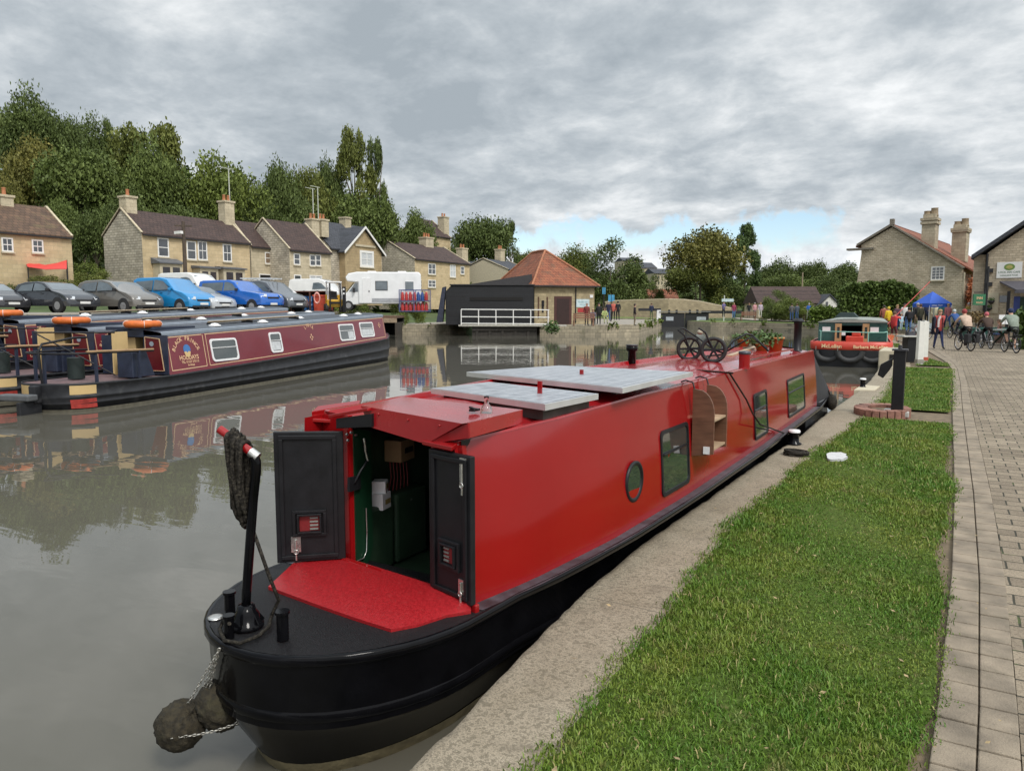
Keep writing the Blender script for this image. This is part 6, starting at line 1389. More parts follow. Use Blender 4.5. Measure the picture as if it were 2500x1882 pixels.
# undergrowth on the wooded bank and distant woodland
r_ = np.random.default_rng(5); n = 26000; x = r_.uniform(-150, -57.5, n); y = r_.uniform(5, 130, n); k = np.array([inwater(a, b, .1) for a, b in zip(x[:0], y[:0])])
z = np.array([tz(a, b) for a, b in zip(x, y)]) + r_.gamma(2, .7, n); o = bpy.data.objects.new('undergrowth', leafmesh('undergrowth', np.stack([x, y, z], 1), r_.uniform(.25, .7, n), r_, LEAF)); COL.objects.link(o); o.color = (.7, .78, .6, 1); kind(o, 'stuff')
n = 15000; cf = r_.uniform(150, 330, n); cr = r_.uniform(-.75, .75, n) * cf; x = cr * rt[0] + cf * fw[0]; y = cr * rt[1] + cf * fw[1]
lump = 4.5 + 3.0 * np.sin(cr * .21) * np.sin(cf * .17 + cr * .05) + 1.5 * np.sin(cr * .53)
z = np.array([tz(a, b) for a, b in zip(x, y)]) + r_.random(n) ** .6 * np.maximum(1, lump); o = bpy.data.objects.new('woodland', leafmesh('woodland', np.stack([x, y, z], 1), r_.uniform(.6, 1.5, n), r_, LEAF)); COL.objects.link(o); o.color = (.75, .85, .72, 1); kind(o, 'stuff')
# pale terraces on the far hillside
for i, (u, v0, v1, w, d, lab) in enumerate(((1575, 640, 690, 60, 175, 'pale terrace of houses on the far hillside above the bridge'), (1620, 655, 700, 50, 165, 'second pale terrace lower on the far hillside'), (1545, 628, 660, 50, 205, 'highest pale terrace on the far hillside'), (1300, 620, 660, 50, 190, 'distant pale building above the red hip roof'))):
    p = D(u, v1, d); hh = (v1 - v0) * d / F; ww = w * d / F; t = thing('terraced_house', lab, 'house', p, YAW + .2, 'distant terraces'); k = MB(); k.box(-ww / 2, 0, -3, ww / 2, 7, hh * .7); k.build('wall', PALEST, t)
    k = MB(); k.ext([(-ww / 2, -.3, hh * .7), (-ww / 2, 3.5, hh), (-ww / 2, 7.3, hh * .7)], (ww, 0, 0)); k.build('roof', SLATE, t)
    for q in range(6):
        for s_ in (0, 1): a = MB(); a.box(-ww / 2 + ww * (q + .3) / 6, -.03, hh * .7 * (.15 + .45 * s_), -ww / 2 + ww * (q + .6) / 6, .02, hh * .7 * (.38 + .45 * s_)); a.build('window', HGL, t)
def hedge(name, lab, poly, z0, z1, n, seed, tint=(.75, .9, .7)):
    """clipped hedge over a ground polygon (quad a,b,c,d)"""
    r_ = np.random.default_rng(seed); a, b, c, d = [np.array(p) for p in poly]; s, t, q = r_.random(n), r_.random(n), r_.random(n) ** .7
    f = r_.integers(0, 3, n); t = np.where(f == 0, r_.random(n) ** 3, t); q = np.where(f == 1, 1 - .2 * r_.random(n) ** 2, q)
    g = (a[None] * (1 - s)[:, None] + b[None] * s[:, None]) * (1 - t)[:, None] + (d[None] * (1 - s)[:, None] + c[None] * s[:, None]) * t[:, None]
    top = z1 - (z1 - z0) * (.18 * (2 * s - 1) ** 4) + .12 * np.sin(s * 17) * np.sin(s * 7)
    P_ = np.stack([g[:, 0], g[:, 1], z0 + (top - z0) * q], 1) + r_.normal(0, .07, (n, 3))
    o = bpy.data.objects.new(name, leafmesh(name, P_, r_.uniform(.08, .2, n), r_, LEAF)); COL.objects.link(o); o.color = (*tint, 1); tag(o, lab, 'hedge'); return o
q4 = lambda u0, u1, d, dd: [tuple(D(u, 760, k).xy) for u, k in ((u0, d), (u1, d), (u1, d + dd), (u0, d + dd))]
hedge('hedge', 'large dark green clipped hedge in front of the big stone house', q4(2046, 2238, 57, 4), .9, D(2140, 690, 57).z, 9000, 3)
hedge('hedge', 'dark green hedge at the right edge of the paved path', q4(2482, 2560, 31, 6), .4, 2.0, 2500, 4, (.5, .65, .5))
hedge('hedge', 'low clipped hedge along the top of the bank wall', q4(1975, 2050, 73, 2), .9, D(2010, 752, 73).z, 1500, 6, (.9, 1.1, .6))
# ------------------------------------------------------------------ lock, bridge, bank wall and the towpath side
LK = mat('lock_black', (.020, .021, .024), .55, var=.3, scale=4)
fr = Fr(1672, 797, 92, R(-3), z=0); t = thing('lock_gate', 'pair of black lock gates with white ended balance beams', 'lock gate', fr.p, fr.rot); s_ = fr.d / F
k = MB(); zt = D(1672, 764, 92).z
for a, b in ((-57, -1), (1, 57)): k.box(a * s_, 0 if a < 0 else .05, -.8, b * s_, .35 if a < 0 else .4, zt)
k.build('gate_leaf', LK, t)
for a, b in ((-46, -28), (28, 50)): k = MB(); k.box(a * s_, -.05, zt * .45, b * s_, -.002, zt * .72); k.build('notice', mat('grey_notice', (.42, .46, .50), .5), t)
for a, b, z in ((-112, -58, zt + .4), (40, 138, zt + .1)): k = MB(); k.box(a * s_, .1, z - .17, b * s_, .45, z + .17); k.build('balance_beam', LK, t)
k = MB(); k.box(-68 * s_, -.1, zt - 1.15, -59 * s_, .5, zt + .35); k.build('beam_end', WHF, t)
for x in (-38, -20, 12, 30): k = MB(); k.box(x * s_ - .12, .1, zt, x * s_ + .12, .35, zt + .4); k.build('paddle_gear', LK, t)
k = MB(); k.box(-63 * s_, -.2, zt + .1, 60 * s_, 0, zt + .2); k.build('walkway', mat('walkway_grey', (.2, .2, .2), .7), t)
# stone bridge parapet
pts = [(1478, 738), (1500, 735), (1553, 733), (1632, 731), (1668, 732), (1706, 736), (1759, 747), (1790, 754)]
t = thing('stone_bridge', 'honey coloured curved stone bridge parapet beyond the lock', 'bridge', D(1630, 770, 114)); k = MB(); d_ = Vector((fw[0], fw[1], 0)) * 3.5
top = [D(u, v, 114 + abs(u - 1630) * .02) for u, v in pts]; bot = [Vector((p.x, p.y, .5)) for p in top]
k.loft([bot, top, [p + d_ for p in top], [p + d_ for p in bot]]); k.build('wall', brickmat('bridge_stone', (.42, .34, .22), (.32, .26, .17), (.3, .25, .17), .6, .26, 'sz', var=.3, dirt=((.2, .17, .12), .55, .4, .6)), t, True)
k = MB(); [k.bar(a + d_ * .1 + Vector((0, 0, .06)), b + d_ * .1 + Vector((0, 0, .06)), .5, .14) for a, b in zip(top, top[1:])]; k.build('coping', DRESS, t, True)
p = D(1620, 730, 140); hs = thing('low_house', 'red tiled roof of a low house showing over the stone bridge', 'house', (p.x, p.y, 2), YAW); k = MB(); k.box(-2.6, 0, 0, 2.6, 5, 2.3); k.build('wall', PALEST, hs); k = MB(); k.ext([(-2.9, -.3, 2.2), (-2.9, 2.5, D(1620, 706, 142).z - 2), (-2.9, 5.3, 2.2)], (5.8, 0, 0)); k.build('roof', PANT, hs)
fr = Fr(1950, 740, 100, z=1.5); t = thing('low_house', 'long low brown roofed house behind the shrubs with a white gable', 'house', fr.p, fr.rot, None); k = MB(); k.box(-5.4, 0, -1, 5.2, 6, 1.6); k.build('wall', PALEST, t); k = MB(); k.ext([(-5.6, -.3, 1.5), (-5.6, 3, D(1950, 698, 100).z - 1.5), (-5.6, 6.3, 1.5)], (9, 0, 0)); k.build('roof', BTILE, t)
k = MB(); k.ext([(2.2, -.8, 0), (5.4, -.8, 0), (5.4, -.8, .9), (3.8, -.8, 2.5), (2.2, -.8, .9)], (0, 4, 0)); k.build('wing', mat('white_render', (.70, .69, .64), .8), t); k = MB(); [k.ext([(x, -1, .75), (3.8, -1, 2.55), (3.8, -1, 2.75), (x, -1, .95)], (0, 4.4, 0)) for x in (1.95, 5.65)]; k.build('wing_roof', SLATE, t)
k = MB(); k.box(3.3, -.85, .5, 3.6, -.79, 1.7); k.build('window', HGL, t); k = MB(); k.box(2.6, -1.6, -1, 6.2, -1.3, .45); k.build('garden_wall', mat('garden_brick', (.26, .13, .085), .85, var=.3), t)
# bank wall with dark openings
t = thing('bank_wall', 'low pale stone wall with square dark panels below the large hedge', 'wall', D(2020, 783, 72))
a, b = D(1905, 775, 86), D(2115, 775, 76); dd = (b - a).normalized(); nn = Vector((dd.y, -dd.x, 0)); Lw = (b - a).length
k = MB(); k.ext([(a.x, a.y, .5), (b.x, b.y, .5), (b.x, b.y, 2.1), (a.x, a.y, 2.05)], -nn * .4); k.build('wall', PALEST, t, True); k = MB(); k.ext([(a.x, a.y, 2.06), (b.x, b.y, 2.11), (b.x, b.y, 2.2), (a.x, a.y, 2.15)], -nn * .45); k.build('coping', DRESS, t, True)
for q in (.45, .57, .80, .92): c = a + dd * Lw * q; k = MB(); k.ext([(c.x, c.y, .95), ((c + dd * .8).x, (c + dd * .8).y, .95), ((c + dd * .8).x, (c + dd * .8).y, 1.9), (c.x, c.y, 1.9)], nn * .03); k.build('panel', mat('brown_panel', (.16, .12, .09), .8, var=.3), t, True)
# big stone house
def gable_building(name, lab, uL, uR, d, rot, zb, prof, dep, wallm, roofm, cat='house'):
    """prof: gable outline in px from left base to right base"""
    p = D(uL, 760, d); c, s = math.cos(YAW + rot), math.sin(YAW + rot); t = thing(name, lab, cat, (p.x, p.y, zb), YAW + rot)
    n_ = Vector((-s, c, 0)); e_ = Vector((c, s, 0))
    def Wp(u, v):
        r, f = ray(u, v); tt = Vector(p).dot(n_) / Vector(r).dot(n_); q = Vector(r) * tt; return ((q - Vector(p)).dot(e_), CZ + r[2] * tt - zb)
    P_ = [Wp(*q) for q in prof]; k = MB(); k.ext([(x, 0, max(z, 0) if i not in (0, len(P_) - 1) else 0) for i, (x, z) in enumerate(P_)], (0, dep, 0)); k.build('wall', wallm, t); return t, Wp
hs, Wp = gable_building('stone_house', 'big rubble stone house with red tiled catslide roof and two tall chimneys', 2087, 2354, 62, R(-40), .6, [(2087, 770), (2092, 690), (2103, 620), (2103, 598), (2178, 555), (2350, 655), (2354, 770)], 24, WARMRUB, PANTY)
apx, rE, lE = Wp(2178, 552), Wp(2354, 655), Wp(2103, 597)
k = MB(); rt_ = (rE[0] + .55, rE[1] - .28); k.ext([(apx[0] - .05, .25, apx[1] + .02), (rt_[0], .25, rt_[1]), (rt_[0], .25, rt_[1] + .14), (apx[0] - .05, .25, apx[1] + .16)], (0, 24, 0)); k.ext([(apx[0] + .05, .25, apx[1] + .02), (lE[0] - .5, .25, lE[1] - .2), (lE[0] - .5, .25, lE[1] - .06), (apx[0] + .05, .25, apx[1] + .17)], (0, 24, 0)); ro = k.build('roof', brickmat('red_tiles_side', (.30, .105, .055), (.22, .075, .045), (.08, .035, .025), .25, .22, 'yz', var=.35, dirt=((.17, .10, .06), .55, .7, .7)), hs)
k = MB(); k.bar((lE[0] - .3, 0, lE[1] - .05), (apx[0], 0, apx[1] + .12), .5, .16); k.bar((apx[0], 0, apx[1] + .06), (rE[0], 0, rE[1] + .02), .5, .12); k.box(apx[0] - .15, -.2, apx[1] + .1, apx[0] + .15, .2, apx[1] + .55); k.box(lE[0] - 1.1, -.2, lE[1] - .45, lE[0] + 1., .5, lE[1] - .3); k.build('coping', mat('weathered_coping', (.20, .175, .14), .9, var=.3), ro)
def stack(u0, u1, vt, vb, y, w_, pots):
    a, b = Wp(u0, vt), Wp(u1, vb); k = MB(); x0, x1, z1, z0 = a[0] * 1.0, b[0], a[1], b[1] - 1.5; k.box(x0, y, z0, x1, y + w_, z1 - .5); k.box(x0 - .12, y - .12, z1 - .5, x1 + .12, y + w_ + .12, z1 - .3); k.box(x0 + .05, y + .05, z1 - .3, x1 - .05, y + w_ - .05, z1); k.box(x0 - .1, y - .1, b[1] + .9, x1 + .1, y + w_ + .1, b[1] + 1.1)
    c = k.build('chimney', brickmat('chimney_stone', (.50, .43, .31), (.38, .32, .23), (.3, .25, .18), .5, .25, 'sz', var=.35), hs)
    for q in range(pots): p_ = MB(); xx = x0 + (x1 - x0) * (q + .5) / pots; p_.lathe([(.30, -.1), (.27, .05), (.25, .25 + .2 * q), (.28, .30 + .2 * q), (.0, .2)], (xx, y + w_ / 2, z1), 10); p_.build('chimney_pot', mat('old_pot', (.30, .23, .15), .85), c)
stack(2248, 2279, 522, 573, .6, 1.3, 2); stack(2301, 2335, 537, 584, 4.2, 1.5, 2)
a, b = Wp(2277, 654), Wp(2302, 681)
def flatwin(t, x0, x1, z0, z1, style, glass=None, y=-.0, fwid=.09):
    M_ = rootmat(t); A, B = M_ @ Vector((x0, y, 0)), M_ @ Vector((x1, y, 0)); n_ = M_.to_3x3() @ Vector((0, -1, 0)); zz = t.location.z
    return winpart(t, A, B, z0 + zz, z1 + zz, 0, n_, style, glass, fw_=fwid)
flatwin(hs, a[0], b[0], b[1], a[1], 'grid'); a, b = Wp(2278, 738), Wp(2300, 750); flatwin(hs, a[0], b[0], b[1], a[1], 'two')
k = MB(); z_ = rE[1]; k.box(rE[0] - .02, .0, 0, rE[0] + .05, .45, z_ - .3); k.build('quoin', DRESS, hs)
cr = leaves(1500, (rE[0] + .35, 2.2, z_ * .56), (.30, 2.4, z_ * .42), .13, None, 9); cro = thing('creeper', 'orange autumn creeper climbing the side of the big stone house', 'climber', hs.location, hs.rotation_euler.z); cr.build('foliage', mat('autumn_leaves', (.52, .17, .07), .7, var=.35, scale=5), cro)
# pub with its gable, signs and porch
pb, Wq = gable_building('canal_pub', 'stone pub gable with slate roof, white sign and dark porch at the path edge', 2411, 2790, 46, R(-38), .44, [(2411, 790), (2411, 618), (2600, 488), (2790, 618), (2790, 790)], 14, brickmat('pub_stone', (.60, .51, .38), (.43, .36, .265), (.38, .32, .23), .32, .15, 'sz', var=.3, bmp=.7, dirt=((.2, .165, .115), .55, .6, .6)), SLATE, 'pub')
A_, B_ = Wq(2373, 634), Wq(2600, 484); k = MB(); k.ext([(A_[0], -.45, A_[1]), (B_[0], -.45, B_[1]), (B_[0], -.45, B_[1] + .25), (A_[0], -.45, A_[1] + .25)], (0, 14.6, 0)); C_ = Wq(2830, 645); k.ext([(C_[0], -.45, C_[1]), (B_[0], -.45, B_[1]), (B_[0], -.45, B_[1] + .25), (C_[0], -.45, C_[1] + .25)], (0, 14.6, 0)); k.build('roof', SLATE, pb)
x0 = Wq(2376, 640)[0]; x1 = Wq(2411, 640)[0]; k = MB(); k.box(x0, .3, 0, x1 - .002, 9, Wq(2390, 622)[1]); k.build('side_bay', MATS['pub_stone'], pb)
k = MB(); xx = Wq(2410, 640)[0]; k.cyl((xx, -.1, .1), (xx, -.1, Wq(2410, 620)[1]), .07, n=8); k.build('drainpipe', TRIM, pb)
a, b = Wq(2435, 641), Wq(2494, 678); k = MB(); k.box(a[0], -.06, b[1], b[0], -.003, a[1]); sg = k.build('sign_board', mat('sign_white', (.74, .74, .72), .5, var=.04), pb); cx_, cz_ = (a[0] + b[0]) / 2, (a[1] + b[1]) / 2
k = MB(); w2 = b[0] - a[0]; an = [i * math.pi / 12 for i in range(24)]; k.use(mat('sign_green', (.14, .24, .05), .5)); k.face(*[(cx_ + w2 * .22 * math.cos(q), -.066, cz_ + .18 + .2 * math.sin(q)) for q in an]); k.use(mat('sign_gold', (.42, .38, .12), .5)); k.face(*[(cx_ + w2 * .13 * math.cos(q), -.069, cz_ + .18 + .12 * math.sin(q)) for q in an]); k.build('emblem', None, sg)
k = MB(); write(k, 'LOCK INN CAFE', .15, lambda x, y: (cx_ + x, -.066, cz_ - .18 + y)); write(k, 'CANALSIDE FOOD', .11, lambda x, y: (cx_ + x, -.066, cz_ - .36 + y)); k.build('lettering', mat('sign_ink2', (.12, .20, .12), .5), sg)
a, b = Wq(2440, 690), Wq(2560, 711); k = MB(); k.ext([(a[0], 0, a[1]), (a[0] + 1.0, -1.5, b[1]), (b[0], -1.5, b[1]), (b[0], 0, a[1])], (0, 0, .08)); k.box(a[0] + .9, -1.52, b[1] - .12, b[0], -1.42, b[1] + .02); po = k.build('porch_roof', mat('porch_slate', (.09, .085, .10), .6), pb)
for u in (2468, 2530): q = Wq(u, 720)[0]; k = MB(); k.box(q - .08, -1.5, 0, q + .08, -1.34, b[1]); k.build('porch_post', BLKSAT, pb)
for u0, v0, u1, v1, m_ in ((2441, 722, 2462, 738, HGL), (2476, 724, 2488, 770, mat('blue_door', (.05, .08, .30), .5)), (2491, 725, 2520, 770, DGREEN)): a, b = Wq(u0, v0), Wq(u1, v1); k = MB(); k.box(a[0], -.05, b[1], b[0], -.003, a[1]); k.build('window' if m_ is HGL else 'door', m_, pb)
a, b = Wq(2404, 715), Wq(2436, 765); k = MB(); k.box(a[0], -.09, b[1], b[0], -.01, a[1]); k.build('pale_panel', DRESS, pb)
for u, v in ((2418, 661), (2416, 694)): q = Wq(u, v); k = MB(); k.box(q[0] - .15, -.2, q[1] - .12, q[0] + .15, -.01, q[1] + .12); k.build('wall_lamp', TRIM, pb)
for u, v, lab in ((2421, 735, 'upper dark hanging flower basket on the pub wall'), (2415, 752, 'lower dark flower basket on the pub wall')):
    q = Wq(u, v); p = rootmat(pb) @ Vector((q[0], -.25, q[1])); t = thing('flower_basket', lab, 'flower basket', p); k = MB(); k.lathe([(.0, -.2), (.12, -.15), (.2, 0), (.18, .02)], n=12); k.build('basket', TRIM, t); leaves(60, (0, 0, .1), (.22, .22, .15), .06, LEAFM, 3).build('foliage', LEAFM, t)
fr = Fr(2406, 770, 44, z=.44); t = thing('pub_sign', 'green hanging pub sign on a dark pole at the corner of the pub', 'sign', fr.p, fr.rot); zt = D(2406, 612, 44).z - .44; k = MB(); k.cyl((0, 0, 0), (0, 0, zt * .82), .06, n=8); k.bar((0, 0, 2.7), (-.75, 0, 2.7), .05, .05); k.build('pole', TRIM, t)
k = MB(); k.box(-.8, -.04, 1.95, -.08, .04, 2.6); sb = k.build('board', mat('sign_dark_green', (.03, .15, .07), .5), t); k = MB(); write(k, 'INN', .2, lambda x, y: (-.44 + x, -.046, 2.3 + y)); write(k, 'FOOD', .14, lambda x, y: (-.44 + x, -.046, 2.05 + y)); k.build('lettering', GOLD, sb)
fr = Fr(2455, 760, 40, z=.44); t = thing('menu_board', 'pair of white menu sheets on a stand by the pub porch', 'notice board', fr.p, fr.rot); 
for x in (-.34, .02): k = MB(); k.box(x, -.03, .9, x + .32, 0, 1.4); k.build('sheet', WHITE, t)
k = MB(); k.box(-.3, 0, 0, -.24, .05, 1.4); k.box(.26, 0, 0, .32, .05, 1.4); k.build('stand', BLKSAT, t)
fr = Fr(2402, 785, 40.5, z=.44); o = MB(); o.box(-.75, 0, 0, 1.35, .9, .62); o.box(-.8, -.06, .62, 1.4, .96, .70); tag(o.build('skip', mat('green_bin', (.012, .075, .06), .5, var=.15)), 'long dark green planter bin in front of the pub corner', 'bin'); bpy.data.objects['skip'].location = fr.p; bpy.data.objects['skip'].rotation_euler = (0, 0, fr.rot); bpy.data.objects['skip'].name = 'storage_bin'
fr = Fr(2450, 800, 35, z=.44); t = thing('picnic_table', 'dark green picnic table with slanting pale top by the pub', 'table', fr.p, fr.rot + R(35)); k = MB(); k.box(-.9, -.4, .70, .9, .4, .75); k.build('tabletop', mat('weathered_plank', (.30, .33, .30), .7), t)
for y in (-.75, .6): k = MB(); k.box(-.9, y, .42, .9, y + .25, .46); k.build('bench', DGREEN, t)
for x in (-.7, .7): k = MB(); k.bar((x, -.7, 0), (x, -.1, .7), .08, .06, (1, 0, 0)); k.bar((x, .7, 0), (x, .1, .7), .08, .06, (1, 0, 0)); k.build('leg', DGREEN, t)
fr = Fr(2384, 775, 45, z=.44); t = thing('small_tree', 'small autumn coloured tree with a dark stem in front of the pub corner', 'tree', fr.p); k = MB(); k.cyl((0, 0, 0), (0, 0, .9), .05, .04, n=8); k.build('trunk', BARK, t); leaves(380, (0, 0, 1.25), (.7, .7, .4), .09, None, 2).build('crown', mat('copper_leaves', (.17, .11, .035), .7, var=.5), t)
# blue gazebo with table
fr = Fr(2272, 800, 50, R(8), z=landz(55)); t = thing('gazebo', 'blue pop up gazebo with white legs in front of the big stone house', 'gazebo', fr.p, fr.rot); z0, z1 = 1.80, 2.85; BG = mat('gazebo_blue', (.02, .10, .52), .6, var=.08); h_ = .82
k = MB(); c4 = [(-h_, -h_), (h_, -h_), (h_, h_), (-h_, h_)]
for i in range(4): (ax, ay), (bx_, by_) = c4[i], c4[(i + 1) % 4]; k.face((ax, ay, z0 + .25), (bx_, by_, z0 + .25), (0, 0, z1)); k.face((ax, ay, z0), (bx_, by_, z0), (bx_, by_, z0 + .25), (ax, ay, z0 + .25))
cn = k.build('canopy', BG, t); k = MB(); write(k, 'CANAL TRUST', .12, lambda x, y: (-.25 + x, -h_ - .006, z0 + .07 + y)); k.build('lettering', WHITE, cn)
for x, y in c4: k = MB(); k.box(x - .03 * (1 if x > 0 else -1) - .025, y - .025, 0, x + .025, y + .025, z0 + .1); k.build('leg', WHF, t)
fr = Fr(2265, 800, 49, z=.48); t = thing('folding_table', 'table with a pale cloth under the blue gazebo', 'table', fr.p, fr.rot); k = MB(); k.box(-.8, 0, .2, .8, .6, .74); k.build('cloth', mat('pale_cloth', (.55, .62, .66), .8), t); k = MB(); [k.box(x, y, 0, x + .04, y + .04, .2) for x in (-.75, .7) for y in (.03, .5)]; k.build('leg', TRIM, t)
for u, w_, m_, lab in ((2385, .7, mat('poster_blue', (.08, .25, .45), .6), 'pale display panel with a blue picture beside the gazebo'), (2345, .5, mat('poster_teal', (.25, .45, .42), .6), 'teal banner panel behind the cyclists by the gazebo')):
    fr = Fr(u, 788, 50, z=.5); t = thing('display_panel', lab, 'display panel', fr.p, fr.rot); k = MB(); k.box(-w_, 0, .2, w_, .04, 1.65); k.build('board', mat('panel_cream', (.62, .60, .48), .7), t); k = MB(); k.box(-w_ * .6, -.012, .8, w_ * .7, -.001, 1.4); k.build('picture', m_, t)
# ------------------------------------------------------------------ green trip boat
zb_ = lambda v: D(2080, v, 27.5).z
p = G(2076, 890, 0); t = thing('trip_boat', 'wide green trip boat with a red lettered bow band moored beyond the red narrowboat', 'trip boat', p, YAW - R(26)); s_ = 27.5 / F
hw = 80 * s_ * 1.0; GRN = mat('boat_green', (.010, .075, .062), .3, coat=.4, var=.1); RBD = mat('band_red', (.55, .055, .03), .4, var=.1)
def bow(o, n=12): return [(hw * o * math.cos(math.pi + math.pi * i / n) * 1.0, -.55 * o * (math.sin(math.pi * i / n) ** .7)) for i in range(n + 1)]
def hring(o, z): return [(-hw * o * 1.1, 14, z), (-hw * o * 1.1, 3, z)] + [(x * 1.12, y - .9, z) for x, y in bow(o)] + [(hw * o * 1.1, 3, z), (hw * o * 1.1, 14, z)]
k = MB(); k.smooth = True; k.loft([hring(.88, -.3), hring(.92, .1), hring(.98, .5), hring(1.0, .62)]); hl2 = k.build('hull', LK, t)
k = MB(); k.smooth = True; k.loft([hring(1.0, .63), hring(1.03, .66), hring(1.03, .92), hring(.98, .93)]); bn_ = k.build('bow_band', RBD, t); k = MB(); k.face(*hring(.97, .88)); k.build('deck', mat('deck_red', (.35, .05, .035), .6), t)
k = MB()
def bandpt(x0): # text along the front band
    def f(x, y):
        X = x + x0; q = max(-.97, min(.97, X / (hw * 1.03 * 1.12))); return (X, -.9 - .57 * 1.03 * ((1 - q * q) ** .35) - .012, .70 + y)
    return f
write(k, 'McLellan', .2, bandpt(-hw * .52)); write(k, 'Barbara McLellan', .165, bandpt(hw * .55)); k.build('lettering', mat('band_gold', (.85, .62, .35), .5), bn_)
for i in range(3):
    x = (-.62 + .62 * i) * hw; f = MB(); f.tube([(x + .42 * math.cos(q), -1.52 + .28 * abs(x / hw), .60 + .34 * math.sin(q) - .02) for q in [math.pi + math.pi * j / 10 for j in range(11)]], .10, 8); f.build('bow_fender', mat('fender_rubber', (.045, .045, .045), .7, var=.3), t)
    f = MB(); f.cyl((x - .42, -1.5 + .28 * abs(x / hw), .6), (x - .42, -1.5 + .28 * abs(x / hw), .75), .012, n=6); f.build('fender_rope', CHAIN, t)
cw = 80 * s_; zc1 = zb_(790) + .12; k = MB(); k.use(GRN)
k.box(-cw, .4, .85, -.42 * cw, .46, zc1 - .1); k.box(.28 * cw, .4, .85, cw, .46, zc1 - .1); k.box(-.42 * cw, .4, zc1 - .22, .28 * cw, .46, zc1 - .1); k.face((-cw, .46, .85), (-cw, 13, .85), (-cw + .08, 13, zc1 - .1), (-cw, .46, zc1 - .1)); k.face((cw, .46, .85), (cw, 13, .85), (cw - .08, 13, zc1 - .1), (cw, .46, zc1 - .1)); k.build('cabin', None, t)
k = MB(); k.smooth = True; k.loft([[(cw * 1.03 * math.cos(q), y, zc1 - .1 + .11 * math.sin(q)) for q in [math.pi * j / 12 for j in range(13)]] for y in (.3, 13)]); k.face(*[(cw * 1.03 * math.cos(q), .3, zc1 - .1 + .11 * math.sin(q)) for q in [math.pi * j / 12 for j in range(13)]]); rf2 = k.build('roof', mat('pale_roof', (.26, .28, .25), .6, var=.1), t)
k = MB(); k.face((-.42 * cw, 2.5, .8), (.28 * cw, 2.5, .8), (.28 * cw, 2.5, zc1), (-.42 * cw, 2.5, zc1)); k.build('saloon_shade', DARK, t)  # flat dark sheet standing for the unlit inside of the cabin
for x in (-.50 * cw, .30 * cw):
    k = MB(); w_ = .19 * cw; [k.box(a, .30, .86, b, .36, zc1 - .15) for a, b in ((x, x + w_ * .3), (x + w_ * .72, x + w_ * 1.0))]; k.box(x + w_ * .3, .30, zc1 - .28, x + w_ * .72, .36, zc1 - .15); k.box(x + w_ * .3, .30, .86, x + w_ * .72, .36, 1.0); dr = k.build('door', mat('varnished_door', (.42, .26, .12), .5), t); k = MB(); k.box(x + w_ * .3, .32, 1.0, x + w_ * .72, .34, zc1 - .28); k.build('pane', GLASS, dr)
for x in (-.88 * cw, .52 * cw): k = MB(); k.box(x, .385, zc1 - .48, x + .24 * cw, .399, zc1 - .28); k.build('notice', WHF, t)
k = MB(); k.tube([(-.95 * hw, .2, 1.30), (-.85 * hw, -1.1, 1.30), (-.3 * hw, -1.35, 1.30), (.4 * hw, -1.35, 1.28), (.9 * hw, -1.1, 1.28), (1.0 * hw, .2, 1.28)], .018, 6); [k.cyl((x * hw, y, .9), (x * hw, y, 1.29), .018, n=6) for x, y in ((-.85, -1.1), (.48, -1.34), (1.0, .0))]; k.build('bow_rail', mat('rail_green', (.25, .50, .42), .5), t)
k = MB(); k.box(-.18, -.9, .88, .42, -.2, 1.12); k.box(.02, -.8, 1.12, .32, -.3, 1.28); k.build('bow_locker', RBD, t, bevel=.03); k = MB(); k.box(-.33, -.85, 1.15, -.2, -.7, 1.3); k.build('white_can', WHF, t)
k = MB(); k.ext([(-.55 * cw, .8, zc1 + .09), (.15 * cw, .8, zc1 + .09), (0, .8, zc1 + .28), (-.4 * cw, .8, zc1 + .28)], (0, 2, 0)); k.build('roof_bundle', mat('dark_bundle', (.03, .05, .05), .7), rf2)
# ------------------------------------------------------------------ towpath furniture
def bollard(u, v, lab, white, h_=.26, r=.075):
    p = G(u, v, landz(G(u, v, .44).y)); t = thing('mooring_bollard', lab, 'bollard', p, 0, 'mooring bollards on the quay'); k = MB(); k.lathe([(r * 1.5, 0), (r * 1.5, .015), (r, .03), (r * .9, h_ * .75), (r * 1.15, h_ * .8), (r * 1.15, h_), (.0, h_)], n=18); k.build('post', BLK, t); k = MB(); k.lathe([(0, h_ + .012), (r * 1.0, h_ + .01), (r * 1.16, h_), (r * 1.17, h_ - .02)], n=18); k.build('cap', WHF if white else CHROME, t); return t
bollard(1938, 1084, 'black mooring bollard with a white cap beside the coiled hose', True, .17, .062); bollard(2106, 947, 'small mooring bollard with pale cap near the bow of the red narrowboat', True, .20, .055)
k = MB(); p = G(2112, 948, .442); k.prism([(p.x - .16, p.y - .6), (p.x + .22, p.y - .45), (p.x + .25, p.y + .5), (p.x - .12, p.y + .6)], .36, .462); tag(k.build('stone_slab', DRESS, bevel=.01), 'pale stone slab under the small far mooring bollard', 'slab')
k = MB(); p = G(1945, 1108, .455)
for i in range(9): k.torus(p + Vector((.01 * math.sin(i * 2), .012 * math.cos(i * 3), .014 * (i // 3) + .004)), .085 + .022 * (i % 3), .012, (.05 * math.sin(i), .05, 1), 28, 7, 1.0)
tag(k.build('coiled_hose', ROPE), 'black hose coiled flat on the quay edge', 'hose')
